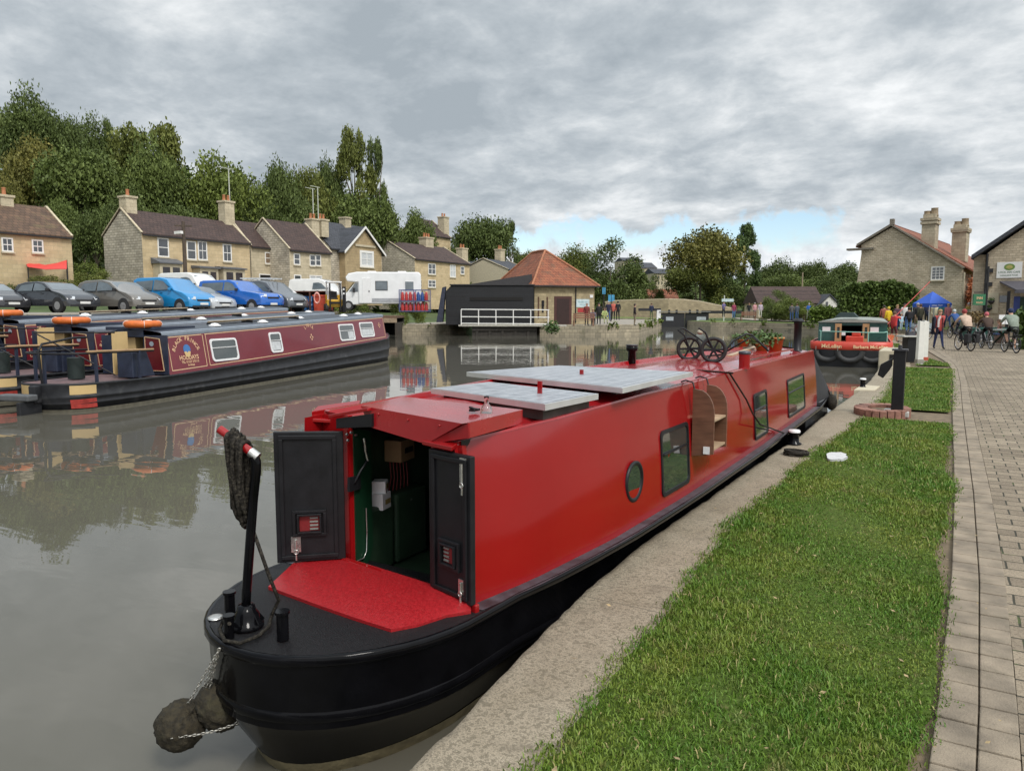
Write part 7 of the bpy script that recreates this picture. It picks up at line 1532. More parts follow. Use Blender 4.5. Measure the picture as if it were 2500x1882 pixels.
k = MB(); k.smooth = True; c = G(2042, 1113, .47); rg = random.Random(2); out = [(c.x + (.09 + .03 * rg.random()) * math.cos(a) * 1.0, c.y + (.22 + .06 * rg.random()) * math.sin(a)) for a in [i * math.pi / 9 for i in range(18)]]; k.face(*[(x, y, .470 + .005 * rg.random()) for x, y in out]); k.loft([[(x, y, .470) for x, y in out + out[:1]], [(x, y, .45) for x, y in out + out[:1]]]); tag(k.build('pale_patch', mat('chalk_white', (.55, .56, .56), .8, var=.12, scale=20, bmp=.5)), 'flat white patch lying in the grass beside the coiled hose', 'stone')  # low flat white patch with an uneven outline
# black service post standing in a brick ring
pb_ = Vector((-.76, 13.75, .44)); t = thing('brick_ring', 'D shaped ring of red bricks set in the grass around the black post', 'planter', (-.80, 13.45, .44)); BRK = mat('brick_red', (.27, .135, .10), .85, var=.35, scale=12, bmp=.4)
k = MB(); n_ = 22
for i in range(n_):
    a = math.pi * 2 * i / n_; x, y = -.79 + .31 * math.cos(a), 13.15 + .46 * math.sin(a); dx, dy = .31 * math.cos(a), .46 * math.sin(a); q = math.hypot(dx, dy); dx, dy = dx / q, dy / q; tx, ty = -dy, dx; L2, W2 = .047, .10
    k.prism([(x + tx * L2 - dx * W2, y + ty * L2 - dy * W2), (x + tx * L2 + dx * W2, y + ty * L2 + dy * W2), (x - tx * L2 + dx * W2, y - ty * L2 + dy * W2), (x - tx * L2 - dx * W2, y - ty * L2 - dy * W2)], .40,   .55 + random.uniform(-.006, .006))
k.build('bricks', BRK, t, True, bevel=.006); k = MB(); k.prism([(-1.0, 12.85), (-.55, 12.85), (-.55, 13.5), (-1.0, 13.5)], .42, .50); k.build('soil', mat('soil', (.1, .08, .05), .9), t, True); k = MB(); k.box(-.76, 12.84, .44, -.40, 13.22, .53); k.build('concrete_cap', mat('pale_concrete2', (.42, .41, .38), .85, var=.2), t, True, bevel=.015)
t = thing('service_post', 'tall black square post with a hanging tap cover standing in the brick ring', 'post', (-.57, 13.0, .53)); k = MB(); k.box(-.085, -.085, 0, .085, .085, .94); k.build('column', BLKSAT, t, bevel=.012); k = MB(); k.box(-.11, -.11, .94, .11, .11, .965); k.cyl((0, -.05, .965), (0, -.05, 1.03), .03, n=8); k.build('cap', STEEL, t); k = MB(); k.ext([(-.10, -.06, .82), (-.26, -.06, .72), (-.30, -.06, .55), (-.22, -.06, .50), (-.14, -.06, .62), (-.10, -.06, .70)], (0, .1, 0)); k.build('tap_cover', BLKSAT, t, bevel=.01)
fr = Fr(2226, 893, 23.5, z=.44); t = thing('pump_cabinet', 'square black cabinet with a pale flat lid behind the black service post', 'cabinet', fr.p, fr.rot); k = MB(); k.box(-.17, 0, 0, .17, .34, .80); k.build('cabinet', BLKSAT, t, bevel=.01); k = MB(); k.box(-.34, -.08, .80, .22, .42, .85); k.build('lid', mat('pale_lid', (.45, .45, .42), .7), t, bevel=.01); k = MB(); k.box(-.1, .1, .85, .12, .3, .97); k.build('fitting', STEEL, t)
for u, lab in ((2247, 'front one of the two white timber posts beside the towpath'), (2258, 'rear one of the two white timber posts beside the towpath')):
    p = G(u, 890 if u < 2250 else 884, .44); t = thing('white_post', lab, 'post', p, YAW, 'white posts'); k = MB(); k.ext([(-.09, 0, 0), (.09, 0, 0), (.08, 0, 1.28), (-.08, 0, 1.34)], (0, .15, 0)); k.build('post', mat('chipped_white', (.74, .73, .68), .6, var=.08, dirt=((.3, .25, .18), .62, 7, .8)), t, bevel=.01)
    k = MB(); k.box(-.1, -.01, .05, .1, .16, .16); k.build('foot', mat('foot_red', (.45, .09, .05), .6) if u > 2250 else mat('foot_grey', (.3, .28, .24), .7), t)
k = MB(); p = G(2172, 889, .44); k.box(p.x - .32, p.y, .2, p.x + .28, p.y + 2.2, .86); tag(k.build('stone_block', DRESS, bevel=.03), 'pale squared stone block with a dark socket hole at the bow of the green boat', 'stone'); k = MB(); k.box(p.x - .02, p.y - .012, .58, p.x + .12, p.y - .002, .74); k.build('socket', DARK, bpy.data.objects['stone_block'])
fr = Fr(2164, 836, 36, z=.6); t = thing('flower_trough', 'orange trough of plants on the quay beside the green boat', 'planter', fr.p, fr.rot); k = MB(); k.ext([(-.32, 0, 0), (.30, 0, 0), (.38, 0, .28), (-.36, 0, .28)], (0, .4, 0)); k.build('trough', mat('trough_orange', (.62, .16, .06), .6), t); leaves(160, (-.05, .2, .45), (.36, .2, .28), .06, LEAFM, 7).build('foliage', LEAFM, t)
# finger post and blue signs beyond the red roofed building
for u, v, vb, m_, lab in ((1474, 700, 745, 'sign_blue', 'tall blue finger sign right of the red roofed building'), (1492, 718, 760, 'sign_blue', 'square blue sign board behind the people on the wharf'), (1767, 722, 778, 'sign_white2', 'white topped finger post beside the lock')):
    p = D(u, vb, 72 if u < 1600 else 88); t = thing('sign_post', lab, 'sign', p, YAW); h_ = (vb - v) * (.04 if u < 1600 else .049); k = MB(); k.cyl((0, 0, -1), (0, 0, h_), .05, n=8); k.build('pole', WHF if u > 1600 else TRIM, t); k = MB(); k.box(-.15 if u < 1480 else -.3, -.04, h_ - .75, .15 if u < 1480 else (.3 if u < 1600 else 1.1), .04, h_ - (.1 if u < 1600 else .4)); k.build('board', mat('sign_blue', (.06, .30, .52), .5) if u < 1600 else mat('sign_white2', (.55, .66, .7), .5), t)
p = D(1957, 735, 110); t = thing('telegraph_pole', 'pale pole standing among the dark trees right of the lock', 'pole', p); k = MB(); k.cyl((0, 0, -2), (0, 0, 4.2), .1, n=8); k.build('pole', OAK, t)
# wooden benches
for u, v, d, lab in ((1828, 783, 78, 'brown wooden bench on the grass near the lock'), (1425, 796, 55, 'wooden bench on the wharf by the red roofed building')):
    p = D(u, v, d); t = thing('park_bench', lab, 'bench', p, YAW, 'wooden benches'); k = MB(); [k.box(-.8, .05 + q * .12, .42, .8, .14 + q * .12, .45) for q in range(4)]; k.build('seat', mat('bench_wood', (.24, .115, .07), .7), t); k = MB(); [k.box(-.8, -.02, .55 + q * .14, .8, .01, .65 + q * .14) for q in range(3)]; k.build('backrest', MATS['bench_wood'], t)
    for x in (-.75, .7):
        for y in (0, .45): k = MB(); k.box(x, y, 0, x + .06, y + .06, .9 if y == 0 else .42); k.build('leg', MATS['bench_wood'], t)
# ------------------------------------------------------------------ people and bicycles
SKIN = mat('skin', (.55, .32, .22), .55, var=.08); HAIRM = {k: mat('hair_' + k, c, .7, var=.3) for k, c in (('dark', (.03, .02, .015)), ('brown', (.10, .055, .03)), ('grey', (.38, .36, .34)), ('fair', (.35, .22, .10)))}
SHOE = mat('shoe_dark', (.03, .028, .026), .6)
def cloth(n, c): return mat('cloth_' + n, c, .85, var=.2, scale=14, bmp=.2, bscale=30)
def V3(*a): return Vector(a)
def pose(kind_, r):
    """joint positions for a 1.75 m figure facing +y"""
    J = dict(pel=V3(0, 0, .94), spi=V3(0, 0, 1.12), che=V3(0, .01, 1.32), nek=V3(0, 0, 1.49), hd0=V3(0, .02, 1.57), hd1=V3(0, .03, 1.68), shl=V3(-.18, 0, 1.42), shr=V3(.18, 0, 1.42), hpl=V3(-.09, 0, .90), hpr=V3(.09, 0, .90))
    if kind_ == 'stand':
        q = r.uniform(-.04, .06); J.update(ell=V3(-.24, -.02, 1.14), elr=V3(.24, -.02, 1.14), hal=V3(-.23, .08, .90), har=V3(.22, .10, .92), knl=V3(-.10, .02, .50), knr=V3(.11, .03, .50), anl=V3(-.10, -.01, .08), anr=V3(.13, q, .08), tol=V3(-.12, .15, .03), tor=V3(.16, .14 + q, .03))
    elif kind_ == 'arms':   # hands in front of the chest
        J.update(ell=V3(-.25, .06, 1.16), elr=V3(.25, .06, 1.16), hal=V3(-.10, .28, 1.18), har=V3(.10, .28, 1.16), knl=V3(-.10, .02, .50), knr=V3(.11, .02, .50), anl=V3(-.11, -.01, .08), anr=V3(.12, -.01, .08), tol=V3(-.13, .15, .03), tor=V3(.15, .15, .03))
    elif kind_ == 'walk':
        s = r.choice((-1, 1)); J.update(ell=V3(-.24, .06 * s, 1.15), elr=V3(.24, -.08 * s, 1.15), hal=V3(-.22, .20 * s, .94), har=V3(.22, -.10 * s, .90), knl=V3(-.09, -.04 * s + .06, .50), knr=V3(.09, .14 * s + .04, .51), anl=V3(-.09, -.26 * s, .12), anr=V3(.10, .22 * s, .09), tol=V3(-.10, -.26 * s + .14, .04), tor=V3(.11, .22 * s + .15, .06))
    elif kind_ == 'reach':  # both arms stretched up and forward, holding a pole
        J.update(che=V3(0, .05, 1.31), ell=V3(-.16, .26, 1.40), elr=V3(.22, .25, 1.36), hal=V3(-.06, .48, 1.44), har=V3(.10, .42, 1.34), knl=V3(-.10, .02, .50), knr=V3(.12, .10, .50), anl=V3(-.10, -.12, .08), anr=V3(.14, .14, .08), tol=V3(-.12, .03, .03), tor=V3(.17, .29, .03))
    elif kind_ == 'ride':
        J = dict(pel=V3(0, -.22, .98), spi=V3(0, -.14, 1.13), che=V3(0, .02, 1.29), nek=V3(0, .12, 1.43), hd0=V3(0, .17, 1.51), hd1=V3(0, .20, 1.62), shl=V3(-.19, .08, 1.37), shr=V3(.19, .08, 1.37), hpl=V3(-.10, -.22, .95), hpr=V3(.10, -.22, .95),
                 ell=V3(-.29, .22, 1.17), elr=V3(.29, .22, 1.17), hal=V3(-.25, .40, 1.03), har=V3(.25, .40, 1.03), knl=V3(-.13, .16, .74), knr=V3(.13, .02, .56), anl=V3(-.12, .0, .42), anr=V3(.12, -.02, .16), tol=V3(-.13, .14, .36), tor=V3(.13, .12, .12))
    elif kind_ == 'sit':
        J = dict(pel=V3(0, 0, .50), spi=V3(0, .0, .68), che=V3(0, .05, .88), nek=V3(0, .08, 1.05), hd0=V3(0, .10, 1.13), hd1=V3(0, .12, 1.24), shl=V3(-.18, .05, .98), shr=V3(.18, .05, .98), hpl=V3(-.10, .02, .48), hpr=V3(.10, .02, .48),
                 ell=V3(-.24, .14, .74), elr=V3(.24, .14, .74), hal=V3(-.10, .32, .66), har=V3(.12, .33, .64), knl=V3(-.12, .44, .50), knr=V3(.13, .44, .50), anl=V3(-.12, .46, .08), anr=V3(.14, .50, .08), tol=V3(-.13, .62, .03), tor=V3(.16, .66, .03))
    return J
def person(lab, u, vfoot, pose_, face, top, leg, hair='brown', h=1.7, d=None, z=None, short=False, sleeve=True, cap=None, group='people around the canal', seed=1, extras=None, fingers=True, arm=None):
    """face: direction the person looks, degrees clockwise from away-from-camera"""
    p = G(u, vfoot, z if z is not None else .44) if d is None else D(u, vfoot, d)
    if d is None and z is None: p = G(u, vfoot, landz(p.y))
    rot = YAW - R(face); t = thing('person', lab, 'person', p, rot, group); s = h / 1.75; r = random.Random(seed); J = {k: v * s for k, v in pose(pose_, r).items()}
    E_ = [('pel', 'spi', 't'), ('spi', 'che', 't'), ('che', 'nek', 't'), ('nek', 'hd0', 's'), ('hd0', 'hd1', 's'), ('che', 'shl', 't'), ('shl', 'ell', 'a'), ('ell', 'hal', 'a' if sleeve else 's'), ('che', 'shr', 't'), ('shr', 'elr', 'a'), ('elr', 'har', 'a' if sleeve else 's'),
          ('pel', 'hpl', 'l'), ('hpl', 'knl', 'l'), ('knl', 'anl', 's' if short else 'l'), ('anl', 'tol', 'b'), ('pel', 'hpr', 'l'), ('hpr', 'knr', 'l'), ('knr', 'anr', 's' if short else 'l'), ('anr', 'tor', 'b')]
    rad = dict(pel=.145, spi=.135, che=.150, nek=.058, hd0=.085, hd1=.088, shl=.075, shr=.075, ell=.047, elr=.047, hal=.030, har=.030, hpl=.095, hpr=.095, knl=.062, knr=.062, anl=.042, anr=.042, tol=.034, tor=.034)
    for a, el in (('hal', 'ell'), ('har', 'elr')):
        dr = (J[a] - J[el]).normalized(); sd = dr.cross(Vector((0, 1, .3))).normalized(); up = sd.cross(dr).normalized()
        J[a + 'p'] = J[a] + dr * .075 * s; rad[a + 'p'] = .030; E_.append((a, a + 'p', 's'))
        J[a + 'th'] = J[a] + dr * .05 * s + up * .045 * s; rad[a + 'th'] = .011; E_.append((a, a + 'th', 's'))
        if fingers:
            for i, (o_, ln) in enumerate(((-.024, .07), (-.008, .082), (.008, .076), (.024, .06))):
                k0, k1 = f'{a}f{i}', f'{a}g{i}'; J[k0] = J[a + 'p'] + dr * ln * .55 * s + up * o_ * s; J[k1] = J[k0] + (dr * .6 - sd * .5).normalized() * ln * .5 * s + up * o_ * .2 * s; rad[k0] = .0105; rad[k1] = .009; E_ += [(a + 'p', k0, 's'), (k0, k1, 's')]
    names = list(J); idx = {n: i for i, n in enumerate(names)}
    me = bpy.data.meshes.new('person_body'); me.from_pydata([J[n] for n in names], [(idx[a], idx[b]) for a, b, _ in E_], []); me.update()
    o = bpy.data.objects.new('tmp', me); COL.objects.link(o); sk_ = o.modifiers.new('s', 'SKIN'); sk_.use_smooth_shade = True
    for i, n in enumerate(names):
        q = rad[n] * s; v = me.skin_vertices[0].data[i]; v.radius = (q * (1.22 if n in ('spi', 'che', 'pel') else 1), q * (.80 if n in ('spi', 'che', 'pel') else 1)); v.use_root = n == 'pel'
    sb = o.modifiers.new('d', 'SUBSURF'); sb.levels = 1; sb.render_levels = 1
    dg = bpy.context.evaluated_depsgraph_get(); bm_ = bpy.data.meshes.new_from_object(o.evaluated_get(dg)); bpy.data.objects.remove(o)
    n = len(bm_.polygons); ce = np.zeros(n * 3); bm_.polygons.foreach_get('center', ce); ce = ce.reshape(-1, 3); best = np.full(n, 1e9); lab_ = np.zeros(n, int); kinds = 'tlsba'
    for a, b, kd in E_:
        A, B = np.array(J[a]), np.array(J[b]); ab = B - A; q = np.clip(((ce - A) @ ab) / (ab @ ab), 0, 1); dist = np.linalg.norm(ce - A - q[:, None] * ab, axis=1) / (rad[a] + (rad[b] - rad[a]) * q); m_ = dist < best; best[m_] = dist[m_]; lab_[m_] = kinds.index(kd)
    bm_.materials.clear()
    for m_ in (top, leg, SKIN, SHOE, arm or top): bm_.materials.append(m_)
    bm_.polygons.foreach_set('material_index', lab_.astype(np.int32)); bm_.polygons.foreach_set('use_smooth', np.ones(n, bool)); bm_.name = 'body'
    b = bpy.data.objects.new('body', bm_); COL.objects.link(b); b.parent = t
    hc = J['hd0'].lerp(J['hd1'], .62); k = MB(); fd = Vector((0, 1, 0))
    hm_ = cap or HAIRM[hair]; k.ell(hc + Vector((0, -.016, .020)) * s, (.098 * s, .108 * s, .112 * s), 16, 12); 
    vs = [(x, y, z) for x, y, z in k.v]; keep = [f for f in k.f if sum(1 for i in f if vs[i][2] > hc.z + (.045 if vs[i][1] > hc.y + .03 * s else -.06) * s) >= 3]; k.f = keep; k.mi = [0] * len(keep); k.s = [True] * len(keep); k.build('cap' if cap else 'hair', hm_, t)
    k = MB(); k.use(SKIN); k.ell(hc + Vector((0, .090, -.02)) * s, (.014 * s, .018 * s, .022 * s), 8, 6); k.ell(hc + Vector((-.092, 0, -.01)) * s, (.014 * s, .02 * s, .03 * s), 8, 6); k.ell(hc + Vector((.092, 0, -.01)) * s, (.014 * s, .02 * s, .03 * s), 8, 6)
    k.use(mat('eye_dark', (.03, .02, .02), .3)); [k.ell(hc + Vector((x, .082, .008)) * s, (.013 * s, .008 * s, .009 * s), 8, 6) for x in (-.034, .034)]; k.use(mat('lips', (.35, .12, .10), .5)); k.ell(hc + Vector((0, .082, -.062)) * s, (.026 * s, .010 * s, .007 * s), 8, 6); k.build('face', None, t)
    if extras: extras(t, J, s)
    return t
C = cloth; NAV, BLKc, JEAN, GRYc = C('navy', (.018, .025, .06)), C('black', (.015, .015, .018)), C('jeans', (.06, .12, .28)), C('grey', (.14, .14, .15))
def coat(t, J, s):
    cm_ = C('coat_navy', (.016, .018, .035)); k = MB(); k.smooth = True
    for sg in (-1, 1):
        rings = [[(sg * (.03 + .10 * i / 4 + w_ * .5) * 1.0, .13 - .27 * (i / 4) ** 2 * 1.0, z) for i in range(6)] for z, w_ in ((.66, .14), (.9, .11), (1.1, .09), (1.3, .10), (1.43, .07))]
        k.loft([[(x * s, y * s, z * s) for x, y, z in rg] for rg in rings])
    k.loft([[(x * s, (-.15 - .02 * (1.4 - z)) * s, z * s) for x in (-.24, -.12, 0, .12, .24)] for z in (.66, .9, 1.1, 1.3, 1.43)]); k.build('coat', cm_, t)
    k = MB(); k.tube([(.03 * s, .13 * s, 1.46 * s), (.10 * s, .15 * s, 1.3 * s), (.11 * s, .15 * s, .98 * s)], .045 * s, 8); k.build('scarf', C('scarf_pale', (.62, .56, .55)), t)
def backpack(col):
    def f(t, J, s):
        k = MB(); c = J['che'] + Vector((0, -.20, -.08)) * s; k.box(c.x - .15 * s, c.y - .1 * s, c.z - .22 * s, c.x + .15 * s, c.y + .07 * s, c.z + .2 * s); k.build('backpack', col, t, bevel=.04)
    return f
person('woman in an open navy coat, red top and pale scarf walking towards the viewer', 2290, 853, 'walk', 188, C('red_top', (.42, .07, .06)), C('trousers_blue', (.03, .045, .13)), 'fair', 1.68, seed=4, extras=coat, arm=C('coat_navy', (.016, .018, .035)))
person('man in a dark jacket and blue jeans seen from behind left of the gazebo', 2217, 817, 'stand', 10, BLKc, C('jeans_light', (.10, .20, .42)), 'dark', 1.76, seed=2, extras=backpack(C('pack_black', (.02, .02, .025))))
person('person in a dark olive jacket standing with back turned beside the gazebo', 2245, 806, 'stand', -15, C('olive', (.05, .05, .03)), BLKc, 'brown', 1.72, seed=3)
person('person in a red coat leaning and stretching both arms up a long red pole', 2180, 836, 'reach', 62, C('red_coat', (.58, .05, .05)), C('maroon_short', (.10, .03, .035)), 'brown', 1.6, seed=5, short=True)
person('person in a bright yellow jacket behind the roof of the green boat', 2167, 812, 'stand', -10, C('yellow', (.70, .47, .02)), C('rust', (.22, .06, .04)), 'dark', 1.72, seed=6, cap=C('cap_yellow', (.6, .45, .05)))
person('person in a dark top between the yellow jacket and the red coat', 2188, 806, 'stand', 170, C('plum', (.07, .03, .05)), JEAN, 'fair', 1.7, seed=7)
person('person in black standing left of the gazebo legs', 2232, 797, 'arms', 90, BLKc, BLKc, 'dark', 1.76, seed=8)
person('person in a cream top under the blue gazebo', 2281, 796, 'stand', 200, C('cream', (.62, .56, .40)), GRYc, 'grey', 1.65, seed=9)
person('person in navy standing behind the table under the gazebo', 2261, 795, 'arms', 175, NAV, BLKc, 'dark', 1.74, seed=10)
person('small child in pale blue beside the man in blue jeans', 2199, 808, 'stand', 160, C('pale_blue', (.45, .62, .72)), C('pale_blue2', (.40, .52, .60)), 'fair', 1.15, seed=11)
person('person in blue jeans crouched low on the path edge by the rightmost cyclist', 2441, 838, 'sit', -60, C('check', (.30, .16, .15)), C('denim_dark', (.04, .07, .16)), 'brown', 1.6, seed=12)
k = MB(); q = G(2441, 838, .44); k.box(-.25, -.2, 0, .25, .2, .42); tag(k.build('kerb_stone', GRYc and mat('kerb_brown', (.16, .10, .08), .8)), 'low brown stone seat under the crouched person', 'seat'); bpy.data.objects['kerb_stone'].location = q
for i, (u, v, ps, fc, tp_, lg, hr, hh, lab) in enumerate(((2206, 803, 'stand', 190, C('white_shirt', (.62, .62, .60)), JEAN, 'dark', 1.7, 'person in a white shirt half hidden behind the man in blue jeans'), (2238, 803, 'walk', 10, C('charcoal', (.04, .04, .045)), C('tan_tr', (.28, .20, .12)), 'grey', 1.72, 'grey haired person in charcoal walking away left of the gazebo'),
        (2296, 799, 'stand', 180, C('teal', (.04, .18, .20)), BLKc, 'brown', 1.66, 'person in teal beyond the right leg of the gazebo'), (2312, 802, 'walk', 185, C('rose', (.42, .16, .18)), JEAN, 'fair', 1.64, 'person in a rose top walking nearer beyond the blue cyclist'), (2156, 806, 'stand', 20, C('brick_top', (.32, .10, .07)), GRYc, 'dark', 1.68, 'person in a brick red top left of the yellow jacket'), (2362, 800, 'stand', 170, C('mustard', (.42, .30, .08)), BLKc, 'grey', 1.7, 'person in mustard by the display panels'), (2425, 812, 'arms', 200, C('green_top', (.08, .20, .10)), JEAN, 'brown', 1.7, 'person in a green top standing by the long green planter bin'))):
    person(lab, u, v, ps, fc, tp_, lg, hr, hh, seed=50 + i)
# long red pole held by the person in the red coat
a_, b_ = D(2158, 800, 40.5), D(2270, 688, 42); k = MB(); k.cyl(a_, b_, .02, n=8); tag(k.build('long_pole', mat('red_pole', (.52, .07, .06), .5)), 'long thin red pole rising at a slant above the crowd', 'pole')
# bicycles
def bicycle(lab, u, v, face, col, pannier=None):
    p = G(u, v, .44); p = G(u, v, landz(p.y)); t = thing('bicycle', lab, 'bicycle', p, YAW - R(face), 'bicycles on the towpath'); m_ = mat('bike_' + col[0], col[1], .4)
    for y in (-.52, .52):
        k = MB(); k.torus((0, y, .34), .315, .024, (1, 0, 0), 28, 8); wh = k.build('wheel', TYRE, t); k = MB(); k.torus((0, y, .34), .285, .010, (1, 0, 0), 28, 6); [k.cyl((0, y, .34), (0, y + .28 * math.cos(i * math.pi / 7), .34 + .28 * math.sin(i * math.pi / 7)), .003, n=4, caps=False) for i in range(14)]; k.cyl((-.04, y, .34), (.04, y, .34), .025, n=10); k.build('rim', RIM, wh)
    k = MB(); [k.tube(x, .018, 7) for x in ([(0, -.05, .30), (0, -.20, .88)], [(0, -.05, .30), (0, .38, .78)], [(0, -.17, .78), (0, .36, .86)], [(0, .36, .92), (0, .42, .70), (0, .52, .34)], [(.04, -.05, .3), (.05, -.52, .34)], [(-.04, -.05, .3), (-.05, -.52, .34)], [(0, -.18, .8), (.05, -.52, .34)])]; k.build('frame', m_, t)
    k = MB(); k.tube([(-.29, .34, 1.00), (-.15, .42, 1.0), (0, .37, .98), (.15, .42, 1.0), (.29, .34, 1.00)], .014, 7); k.cyl((0, .36, .86), (0, .37, .98), .016, n=7); k.build('handlebar', TRIM, t); k = MB(); k.ell((0, -.22, .91), (.075, .14, .035), 12, 8); k.build('saddle', TRIM, t)
    k = MB(); k.cyl((-.03, -.05, .3), (.03, -.05, .3), .09, n=14); k.bar((-.08, -.05, .3), (-.08, .05, .46), .02, .02); k.bar((.08, -.05, .3), (.08, -.15, .14), .02, .02); k.bar((-.19, .05, .46), (-.08, .05, .46), .07, .02); k.bar((.08, -.15, .14), (.19, -.15, .14), .07, .02); k.build('crank', TRIM, t)
    k = MB(); k.box(-.06, -.78, .70, .06, -.30, .72); [k.bar((x, -.72, .70), (x * .8, -.52, .34), .012, .012, (1, 0, 0)) for x in (-.06, .06)]; k.build('luggage_rack', TRIM, t)
    if pannier:
        for x in pannier: k = MB(); k.box(x - .08, -.72, .34, x + .08, -.38, .70); k.build('pannier', C('pannier_black', (.025, .025, .028)), t, bevel=.03)
    return t
def rider(lab, blab, u, v, face, top, leg, cap, col, h=1.72, seed=1, **kw):
    pan = kw.pop('pannier', None); b = bicycle(blab, u, v, face, col, pan); q = b.location
    t = person(lab, u, v, 'ride', face, top, leg, 'brown', h, cap=cap, seed=seed, group='cyclists on the towpath', **kw); t.location = q; return t
rider('cyclist in a grey green shirt and dark shorts nearest the right edge, riding away', 'bicycle ridden by the cyclist in the grey green shirt', 2466, 861, 12, C('sage', (.22, .26, .21)), C('shorts_dark', (.025, .03, .03)), C('helmet_navy', (.02, .03, .08)), ('black', (.02, .02, .022)), 1.78, 1, short=True, sleeve=False)
rider('cyclist in a beige jumper riding away with loaded panniers', 'bicycle with black panniers ridden by the cyclist in beige', 2354, 856, 6, C('beige', (.50, .37, .28)), BLKc, C('helmet_red', (.30, .05, .05)), ('black', (.02, .02, .022)), 1.75, 2, pannier=(-.16, .16))
rider('cyclist in dark clothes and a pink red helmet riding away', 'bicycle ridden by the cyclist with the pink red helmet', 2407, 851, 14, C('brown_dark', (.06, .035, .025)), BLKc, C('helmet_pink', (.50, .12, .14)), ('silver', (.30, .30, .32)), 1.62, 3, short=False)
rider('cyclist in a deep blue jacket riding away behind the walking woman', 'bicycle ridden by the cyclist in the deep blue jacket', 2330, 826, 4, C('blue_jacket', (.03, .08, .24)), BLKc, C('helmet_white', (.5, .55, .55)), ('dark_blue', (.02, .03, .08)), 1.74, 4)
bicycle('silver bicycle standing beside the dark clothed cyclist', 2386, 845, 18, ('silver2', (.32, .32, .33)), (-.14,))
bicycle('child bicycle parked behind the white posts', 2243, 830, 80, ('brown', (.20, .07, .05)))
# people farther off round the lock and on the wharf
far = [(1932, 783, 74, 'stand', 20, C('grey2', (.12, .12, .12)), JEAN, 'person in dark grey on the far path, left of a pair'), (1945, 783, 74, 'stand', -10, C('slate', (.08, .10, .14)), JEAN, 'person in slate blue on the far path, right of a pair'), (1974, 782, 74, 'walk', 0, C('bright_blue', (.03, .13, .45)), C('white_tr', (.62, .60, .56)), 'person in a bright blue jacket and white trousers walking on the far path'),
       (1791, 778, 80, 'stand', 180, C('magenta', (.28, .04, .09)), C('jeans3', (.10, .22, .42)), 'person in a crimson top and light jeans near the lock'), (1766, 774, 82, 'arms', 160, C('violet', (.14, .12, .26)), BLKc, 'person in violet sitting on the lock beam end'), (1828, 776, 84, 'stand', 190, BLKc, GRYc, 'person in black behind the wooden bench'), (1842, 776, 84, 'stand', 170, C('pink', (.60, .30, .32)), GRYc, 'person in pink in the group behind the wooden bench'), (1856, 776, 83, 'stand', 200, C('lilac', (.55, .45, .55)), C('white_tr', (.6, .6, .56)), 'person in pale lilac right of the bench group'),
       (1549, 795, 58, 'stand', 90, C('black2', (.03, .02, .025)), C('khaki', (.24, .19, .13)), 'person in khaki trousers standing alone on the pier end'), (1590, 780, 78, 'stand', 0, NAV, C('olive_tr', (.10, .14, .06)), 'person in navy standing on the grass left of the lock gates'), (1432, 795, 56, 'stand', 160, C('dark_red', (.16, .03, .025)), BLKc, 'person in dark red leaning by the wall of the red roofed building'),
       (1447, 795, 57, 'sit', 180, C('grey_violet', (.12, .10, .14)), BLKc, 'person in grey violet seated on the wharf bench'), (1462, 793, 58, 'stand', 200, C('black3', (.02, .02, .02)), BLKc, 'person in black standing behind the wharf bench'), (1475, 790, 60, 'sit', 170, C('lime', (.40, .46, .18)), C('lime_tr', (.35, .38, .18)), 'person in pale lime sitting low on the wharf'), (1485, 784, 64, 'stand', 10, C('navy2', (.02, .02, .05)), JEAN, 'person in navy and jeans in the wharf group'),
       (1497, 782, 66, 'stand', 180, C('coral', (.50, .12, .09)), BLKc, 'person in coral red in the wharf group'), (1508, 782, 66, 'stand', 0, BLKc, BLKc, 'person in black at the right end of the wharf group')]
for i, (u, v, d, ps, fc, tp_, lg, lab) in enumerate(far): person(lab, u, v, ps, fc, tp_, lg, ('dark', 'brown', 'grey', 'fair')[i % 4], 1.7, d=d, seed=20 + i, fingers=False)
# ------------------------------------------------------------------ camera, sky and sun
cam = bpy.data.cameras.new('camera'); co = bpy.data.objects.new('camera', cam); COL.objects.link(co)
cam.sensor_width = 36; cam.lens = 36 * F / 2500; cam.clip_start = .05; cam.clip_end = 3000
co.location = (0, 0, CZ); co.rotation_euler = (math.pi / 2 - P, 0, YAW)
sc = bpy.context.scene; sc.camera = co
sc.render.resolution_x = 1024; sc.render.resolution_y = 770
SUN_AZ, SUN_EL = R(118), R(50)
w = bpy.data.worlds.new('World'); sc.world = w; w.use_nodes = True
nt = w.node_tree; L = nt.links
for n in list(nt.nodes): nt.nodes.remove(n)
out = N(nt, 'ShaderNodeOutputWorld')
sky = N(nt, 'ShaderNodeTexSky', sky_type='NISHITA'); sky.sun_disc = False; sky.sun_elevation = SUN_EL; sky.sun_rotation = SUN_AZ; sky.air_density = 1.; sky.dust_density = .6
bs = N(nt, 'ShaderNodeBackground'); bs.inputs[1].default_value = .12
tc = N(nt, 'ShaderNodeTexCoord'); sep = N(nt, 'ShaderNodeSeparateXYZ'); L.new(tc.outputs['Generated'], sep.inputs[0])
def MA(op, a, b=None, c=None):
    n = N(nt, 'ShaderNodeMath', operation=op)
    for i, q in enumerate((a, b, c)):
        if q is None: continue
        if hasattr(q, 'is_output'): L.new(q, n.inputs[i])
        else: n.inputs[i].default_value = q
    return n.outputs[0]
X_, Y_, Z_ = sep.outputs
zc = MA('MAXIMUM', Z_, 0.)
def proj_uv(h):
    d = MA('ADD', zc, h); c = N(nt, 'ShaderNodeCombineXYZ'); L.new(MA('DIVIDE', X_, d), c.inputs[0]); L.new(MA('DIVIDE', Y_, d), c.inputs[1]); return c.outputs[0]
